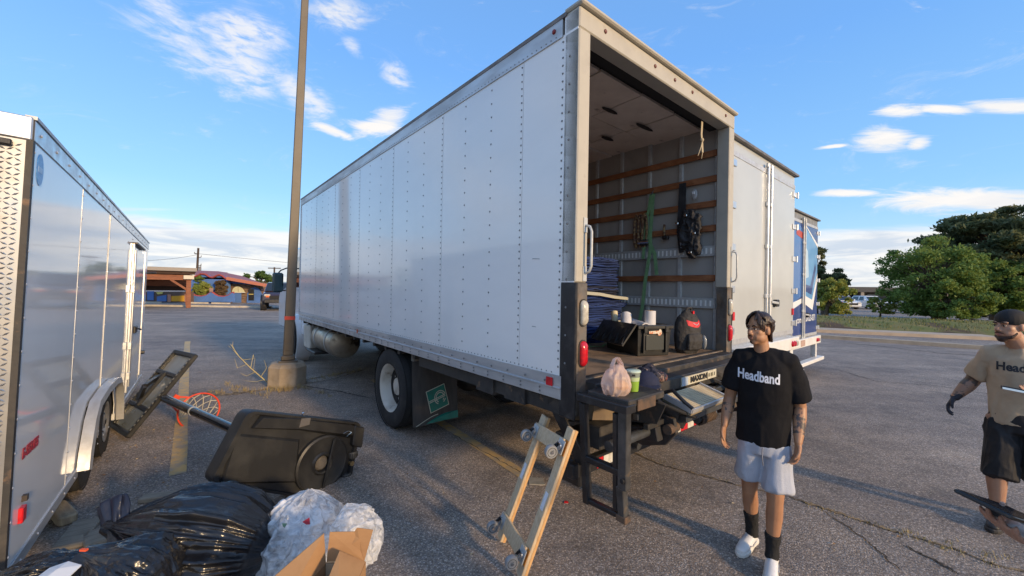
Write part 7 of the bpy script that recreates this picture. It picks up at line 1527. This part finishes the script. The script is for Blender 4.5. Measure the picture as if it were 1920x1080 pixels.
MB().lathe([(.001, .003), (.007, .002), (.008, -.003)], P1(.079, .0, -.042), M1 @ Vector((1, 0, 0)), 12).build('earring', MATS['plate_black'], man)
blk = pm('black_cotton', (.008, .008, .010), .9, col2=(.011, .011, .013), nscale=12, bump=.2, bscale=200, spec=.25)
m = MB()
limb(m, [(-.015, .0, .80), (-.01, .0, .90), (-.005, 0, 1.06), (-.005, -.008, 1.22), (-.005, .0, 1.31), (-.01, .005, 1.365), (-.018, .004, 1.400)], [(.172, .122), (.168, .118), (.165, .114), (.172, .118), (.170, .105), (.118, .078), (.072, .064)], (1, 0, 0), 24, .12)
limb(m, [RS + Vector((.01, 0, .0)), (-.10, .005, 1.357), (-.01, .005, 1.375), (.09, .005, 1.357), LS + Vector((-.01, 0, .0))], [.070, .066, .058, .066, .070], None, 18, .5)
for S, Eb, u in ((RS, RE, .70), (LS, LE, .80)): limb(m, [S + Vector((-.03 if S.x > 0 else .03, 0, .0)), S.lerp(Eb, .35), S.lerp(Eb, u)], [.066, .071, (.084, .074)], None, 18, .12)
shm = wrinkle(fuse(m, .009, 4), .014, 6.0, 5, stretch=(1, 1, .6)); wrinkle(shm, .005, 17, 8, stretch=(1, 1, .6)); sh1 = mesh_obj('t_shirt', shm, blk, man)
MB().tube([(-.02 + .076 * cos(t), .004 + .066 * sin(t), 1.402 - .012 * (sin(t) < 0) * -sin(t)) for t in np.linspace(0, 2 * pi, 25)[:-1]], .008, 6, closed=True).build('collar', blk, sh1, smooth=180)
chest_text(shm, 'Headband', .090, -.045, 1.250, pm('shirt_print_white', (.74, .77, .84), .6), sh1, .0026, .73, -.03)
whs = pm('pale_grey_shorts', (.46, .49, .56), .85, col2=(.40, .43, .50), nscale=10, bump=.3, bscale=120)
m = MB(); limb(m, [(0, 0, .86), (0, 0, .80), (-.005, 0, .74)], [(.150, .105), (.158, .112), (.158, .115)], (1, 0, 0), 22, .2)
limb(m, [RH + Vector((.005, 0, -.02)), (-.090, .0, .66), (-.098, .02, .555)], [(.085, .10), (.088, .10), (.095, .10)], (1, 0, 0), 20, .08); limb(m, [LH + Vector((-.005, 0, -.02)), (.078, -.03, .64), (.086, -.055, .515)], [(.085, .10), (.092, .102), (.100, .104)], (1, 0, 0), 20, .08)
mesh_obj('shorts', wrinkle(fuse(m, .009, 3), .014, 9, 12, stretch=(1.2, 1.2, .5)), whs, man)
MB().tube([(-.01, -.138, .80), (-.012, -.142, .74), (-.006, -.144, .69)], .004, 5).build('drawstring', pm('cord_grey', (.25, .26, .3), .8), man, smooth=180)
sock = pm('black_sock', (.014, .014, .015), .9, bump=.3, bscale=150)
wsh = pm('white_leather', (.78, .78, .78), .45, col2=(.70, .70, .69), nscale=14, bump=.1, bscale=30); wso = pm('white_sole', (.70, .69, .64), .6)
for K_, A_, u in ((RK, RA, .50), (LK, LA, .62)):
    m = MB(); limb(m, [K_.lerp(A_, u), K_.lerp(A_, .85), A_ + Vector((0, -.01, -.02))], [.053, .044, .044], None, 16, .15); mesh_obj('sock', wrinkle(fuse(m, .006, 1), .004, 40, 3), sock, man)
shoe(man, (-.055, .185, .030), (-.155, -.065, .002), RA, wsh, wso); shoe(man, (.060, .0, .002), (.045, -.275, .002), LA, wsh, wso)
MB().lathe([(.0098, -.003), (.0108, -.003), (.0108, .003), (.0098, .003)], LW + Vector((-.012, -.012, -.095)), (0, .1, 1), 12, closed=True).build('ring', pm('gold', (.7, .5, .2), .25, 1.0), man)

man.scale = (.90, .94, 1.0)
# man at the right edge with a tablet
fac2 = Vector((-.80, -.60, 0)); m2 = thing('person', (3.95, 3.06, 0), 'person in a tan lettered t-shirt, backward black cap and glove at the right edge', 'person', rz=frame(fac2))
sk2 = skin_mat('skin_light', (.46, .26, .17), (.40, .21, .13)); tt2 = tat_mat('skin_inked', (.32, .19, .13), (.09, .075, .07), 15)
m = MB(); HC2 = Vector((-.06, -.085, 1.575)); P2, M2 = head(m, HC2, (-.62, -.78, -.05), (0, .03, 1), 1.0)
limb(m, [(0, .01, 1.36), (-.02, -.02, 1.44), (-.05, -.055, 1.50)], [(.072, .068), (.064, .062), (.060, .060)], (1, 0, 0))
limb(m, [(0, 0, .82), (0, 0, 1.0), (0, .0, 1.2), (0, .01, 1.32), (0, .01, 1.37)], [(.17, .12), (.165, .115), (.17, .105), (.13, .07), (.07, .05)], (1, 0, 0), 18)
RS, RE, RW = Vector((-.180, .01, 1.335)), Vector((-.265, .08, 1.10)), Vector((-.365, .02, .945)); LS, LE, LW = Vector((.180, .01, 1.335)), Vector((.30, .03, 1.06)), Vector((.13, -.23, 1.10))
for S, Eb, Wr in ((RS, RE, RW), (LS, LE, LW)): limb(m, [S, S.lerp(Eb, .45), Eb, Eb.lerp(Wr, .3), Eb.lerp(Wr, .75), Wr], [.058, .056, .051, .053, .040, (.035, .028)])
hand(m, LW, (-1, -.15, .1), (.1, -.2, 1), (0, -1, .2), .35)
RH, RK, RA = Vector((-.10, 0, .84)), Vector((-.12, -.10, .47)), Vector((-.11, -.06, .10)); LH, LK, LA = Vector((.10, 0, .84)), Vector((.10, .02, .46)), Vector((.10, .16, .11))
for Hh, K_, A_ in ((RH, RK, RA), (LH, LK, LA)): limb(m, [Hh, Hh.lerp(K_, .5), K_, K_.lerp(A_, .3) + Vector((0, .012, 0)), K_.lerp(A_, .75), A_], [.09, .078, .060, .062, .044, .038])
me = fuse(m, .0066, 3); body2 = mesh_obj('body', me, [sk2, tt2], m2); assign_near(me, 1, RE, RW, .08, -.3, .95); assign_near(me, 1, RS, RE, .08, .5, 1.1)
beardm = pm('brown_beard', (.06, .03, .02), .7, col2=(.03, .016, .012), nscale=40, bump=.5, bscale=80)
face_bits(m2, O0, P2, M2, 1.05, beardm, pm('lip_pink', (.38, .17, .14), .5))
m = MB(); m.ell(P2(0, .066, -.092), (.034, .030, .028), 14, 8, M2)
limb(m, [P2(-.060, .02, -.05), P2(-.052, .05, -.078), P2(0, .085, -.094), P2(.052, .05, -.078), P2(.060, .02, -.05)], [.010, .014, .016, .014, .010]); limb(m, [P2(-.03, .088, -.05), P2(0, .102, -.040), P2(.03, .088, -.05)], [.005, .006, .005])
mesh_obj('beard', fuse(m, .0045, 1), beardm, m2)
m = MB(); m.ell(P2(0, -.016, .052), (.086, .104, .080), 20, 14, M2); mesh_obj('cap', fuse(m, .006, 1), pm('black_cap', (.014, .014, .015), .8, bump=.2, bscale=90), m2)
m = MB(); limb(m, [P2(-.05, -.09, .03), P2(0, -.13, .025), P2(.05, -.09, .03)], [(.012, .03)] * 3, (0, 0, 1)); mesh_obj('cap_brim', fuse(m, .006, 1), MATS['black_cap'], m2)
tan = pm('tan_cotton', (.50, .385, .265), .85, col2=(.44, .335, .23), nscale=9, bump=.25, bscale=180)
m = MB(); limb(m, [(0, .0, .82), (0, .0, .95), (0, 0, 1.08), (0, -.008, 1.22), (0, .0, 1.31), (0, .005, 1.365), (0, .004, 1.400)], [(.172, .13), (.170, .13), (.170, .125), (.176, .122), (.172, .11), (.125, .085), (.08, .07)], (1, 0, 0), 24, .12)
limb(m, [RS + Vector((.01, 0, -.005)), (-.11, .005, 1.352), (0, .005, 1.375), (.11, .005, 1.352), LS + Vector((-.01, 0, -.005))], [.074, .070, .062, .070, .074], None, 18, .5)
for S, Eb, u in ((RS, RE, .80), (LS, LE, .78)): limb(m, [S + Vector((-.03 if S.x > 0 else .03, 0, 0)), S.lerp(Eb, .4), S.lerp(Eb, u)], [.072, .075, (.084, .080)], None, 18, .12)
shm2 = wrinkle(fuse(m, .009, 4), .018, 6.5, 25, stretch=(1, 1, .6)); wrinkle(shm2, .006, 17, 28, stretch=(1, 1, .6)); sh2 = mesh_obj('t_shirt', shm2, tan, m2)
MB().tube([(.083 * cos(t), .004 + .073 * sin(t), 1.402 - .012 * (sin(t) < 0) * -sin(t)) for t in np.linspace(0, 2 * pi, 25)[:-1]], .008, 6, closed=True).build('collar', tan, sh2, smooth=180)
chest_text(shm2, 'Headband', .088, .02, 1.262, pm('shirt_print_black', (.03, .03, .035), .7), sh2, .003, .84, .0)
bsh = pm('black_shorts', (.012, .012, .014), .8, col2=(.02, .02, .024), nscale=9, bump=.25, bscale=120)
m = MB(); limb(m, [(0, 0, .90), (0, 0, .82), (0, 0, .76)], [(.160, .12), (.168, .125), (.168, .125)], (1, 0, 0), 22, .2)
limb(m, [RH + Vector((0.01, 0, -.02)), (-.098, -.05, .62), (-.104, -.09, .40)], [(.095, .105), (.097, .105), (.100, .105)], (1, 0, 0), 20, .08); limb(m, [LH + Vector((0, 0, -.02)), (.095, .01, .62), (.095, .03, .40)], [(.095, .105), (.097, .105), (.10, .105)], (1, 0, 0), 20, .08)
mesh_obj('shorts', wrinkle(fuse(m, .009, 3), .022, 9, 33, stretch=(1.2, 1.2, .6)), bsh, m2)
m = MB(); dw = (RW - RE).normalized(); limb(m, [RW - dw * .045, RW + dw * .01], [(.040, .034), (.037, .029)], None, 16, .1); hand(m, RW, dw + Vector((0, -.1, -.25)), (.5, -.2, -.6), (.2, -1, .2), .5, 1.10)
mesh_obj('work_glove', fuse(m, .0062, 2), pm('dark_glove', (.025, .025, .035), .7, bump=.3, bscale=90), m2)
for K_, A_ in ((RK, RA), (LK, LA)): m = MB(); limb(m, [K_.lerp(A_, .72), A_ + Vector((0, 0, -.02))], [.050, .046], None, 16, .15); mesh_obj('sock', fuse(m, .007, 1), sock, m2)
bsho = pm('dark_shoe', (.03, .028, .028), .6)
shoe(m2, (-.105, .02, .002), (-.135, -.26, .002), RA, bsho, bsho); shoe(m2, (.10, .22, .02), (.085, -.05, .002), LA, bsho, bsho)
m2.scale = (.94, .96, 1.0)
Mp2 = Matrix.Translation(m2.location) @ Matrix.Rotation(frame(fac2), 4, 'Z')
tb2 = thing('tablet', Mp2 @ Vector((.03, -.28, 1.12)), 'black tablet with a glowing screen held against the tan shirt', 'tablet', rz=frame(fac2))
def tablet(t, w_, h_, Mx, on=True):
    MB().prism(rpoly([(-w_, -h_), (w_, -h_), (w_, h_), (-w_, h_)], .012), Mx, .009).build('case', pm('tablet_black', (.01, .01, .011), .3), t, bevel=.002)
    MB().prism([(-w_ * .92, -h_ * .90), (w_ * .92, -h_ * .90), (w_ * .92, h_ * .90), (-w_ * .92, h_ * .90)], Mx @ Matrix.Translation((0, 0, .0095)), .001).build('screen', pm('lit_screen', (.10, .12, .15), .1, emit=(.55, .75, 1.0), estr=.12) if on else pm('dark_screen', (.02, .02, .025), .06), t)
tablet(tb2, .12, .085, basis((0, 0, 0), (1, 0, -.10), (0, -.93, .22)))

# person beside the camera: hands with a tablet reach into the frame
fac3 = Vector((-.50, .87, 0)); m3 = thing('person', (1.78, .42, 0), 'person just outside the right edge whose hands hold a tablet low in the frame', 'person', rz=frame(fac3)); R3 = (Matrix.Translation(m3.location) @ Matrix.Rotation(frame(fac3), 4, 'Z')).inverted()
L3 = lambda x, y, z: R3 @ Vector((x, y, z))
D3 = lambda x, y, z: R3.to_3x3() @ Vector((x, y, z))
sk3 = skin_mat('skin_hand', (.40, .23, .16), (.32, .17, .12)); m = MB()
P3, M3 = head(m, (0, -.03, 1.64), (0, -1, -.1), (0, .1, 1), 1.0); limb(m, [(0, .01, 1.42), (0, 0, 1.56)], [(.064, .06), (.058, .058)], (1, 0, 0))
limb(m, [(0, 0, .88), (0, 0, 1.06), (0, 0, 1.26), (0, 0, 1.38)], [(.15, .10), (.14, .09), (.15, .09), (.08, .05)], (1, 0, 0), 18)
WA = at(1958, 1016, .95); WB = at(2120, 985, 1.02); DA = (at(1870, 990, .96) - WA).normalized()
AS, AE, AW = Vector((.19, .0, 1.39)), R3 @ Vector((1.58, .72, 1.12)), R3 @ WA
BS, BE, BW = Vector((-.19, .0, 1.39)), R3 @ Vector((1.95, .80, 1.14)), R3 @ WB
for S, Eb, Wr in ((AS, AE, AW), (BS, BE, BW)): limb(m, [S, S.lerp(Eb, .5), Eb, Eb.lerp(Wr, .3), Eb.lerp(Wr, .75), Wr], [.042, .046, .042, .044, .033, (.030, .023)])
hand(m, AW, D3(*DA), D3(-.25, -.15, 1), D3(.3, .9, .35), .34, .90, .12, 1.1); hand(m, BW, D3(-.9, .0, .0), D3(.0, -.0, 1), D3(-.3, -.9, .0), .4, 1.0, .12, .4)
for s in (-1, 1): limb(m, [(s * .10, 0, .88), (s * .11, 0, .48), (s * .11, .03, .10)], [.095, .058, .04])
me = fuse(m, .0062, 2); mesh_obj('body', me, sk3, m3); face_bits(m3, O0, P3, M3, 1.0, hairm, lipm1)
m = MB(); m.ell((0, .0, 1.69), (.084, .10, .085), 18, 12); mesh_obj('hair', fuse(m, .006, 1), hairm, m3)
m = MB(); limb(m, [(0, 0, .84), (0, 0, 1.1), (0, 0, 1.30), (0, 0, 1.40), (0, 0, 1.45)], [(.19, .13), (.18, .125), (.195, .13), (.14, .09), (.08, .07)], (1, 0, 0), 22, .15)
limb(m, [AS, (.10, 0, 1.405), (0, 0, 1.42), (-.10, 0, 1.405), BS], [.074, .070, .062, .070, .074], None, 18, .5)
for S, Eb in ((AS, AE), (BS, BE)): limb(m, [S, S.lerp(Eb, .4), S.lerp(Eb, .7)], [.074, .076, .082], None, 16, .15)
mesh_obj('t_shirt', wrinkle(fuse(m, .011, 3), .02, 7, 44), pm('grey_cotton', (.12, .12, .13), .85), m3)
m = MB(); limb(m, [(0, 0, .92), (0, 0, .84)], [(.175, .125), (.18, .13)], (1, 0, 0), 20, .2)
for s in (-1, 1): limb(m, [(s * .09, 0, .84), (s * .11, 0, .5), (s * .11, .02, .09)], [(.105, .11), (.085, .09), (.07, .075)], (1, 0, 0), 18, .1)
mesh_obj('trousers', wrinkle(fuse(m, .010, 3), .02, 8, 48), pm('blue_denim', (.04, .06, .12), .85), m3)
for s in (-1, 1): shoe(m3, (s * .11, .09, .002), (s * .13, -.19, .002), (s * .11, .03, .10), bsho, bsho)
ta, tc_ = at(1805, 958, .90), at(1935, 1000, .93); ex_ = (tc_ - ta).normalized(); vd = (at(1870, 975, .93) - Vector((0, 0, CAM_H))).normalized(); ey_ = (vd * 1.0 + Vector((0, 0, .11))).normalized()
tb3 = thing('tablet', ta.lerp(tc_, .62) + Vector((0, 0, .024)) + ey_ * .03, 'black tablet held in a hand in the bottom right corner', 'tablet')
tablet(tb3, .082, .055, basis((0, 0, 0), ex_, ey_), False)
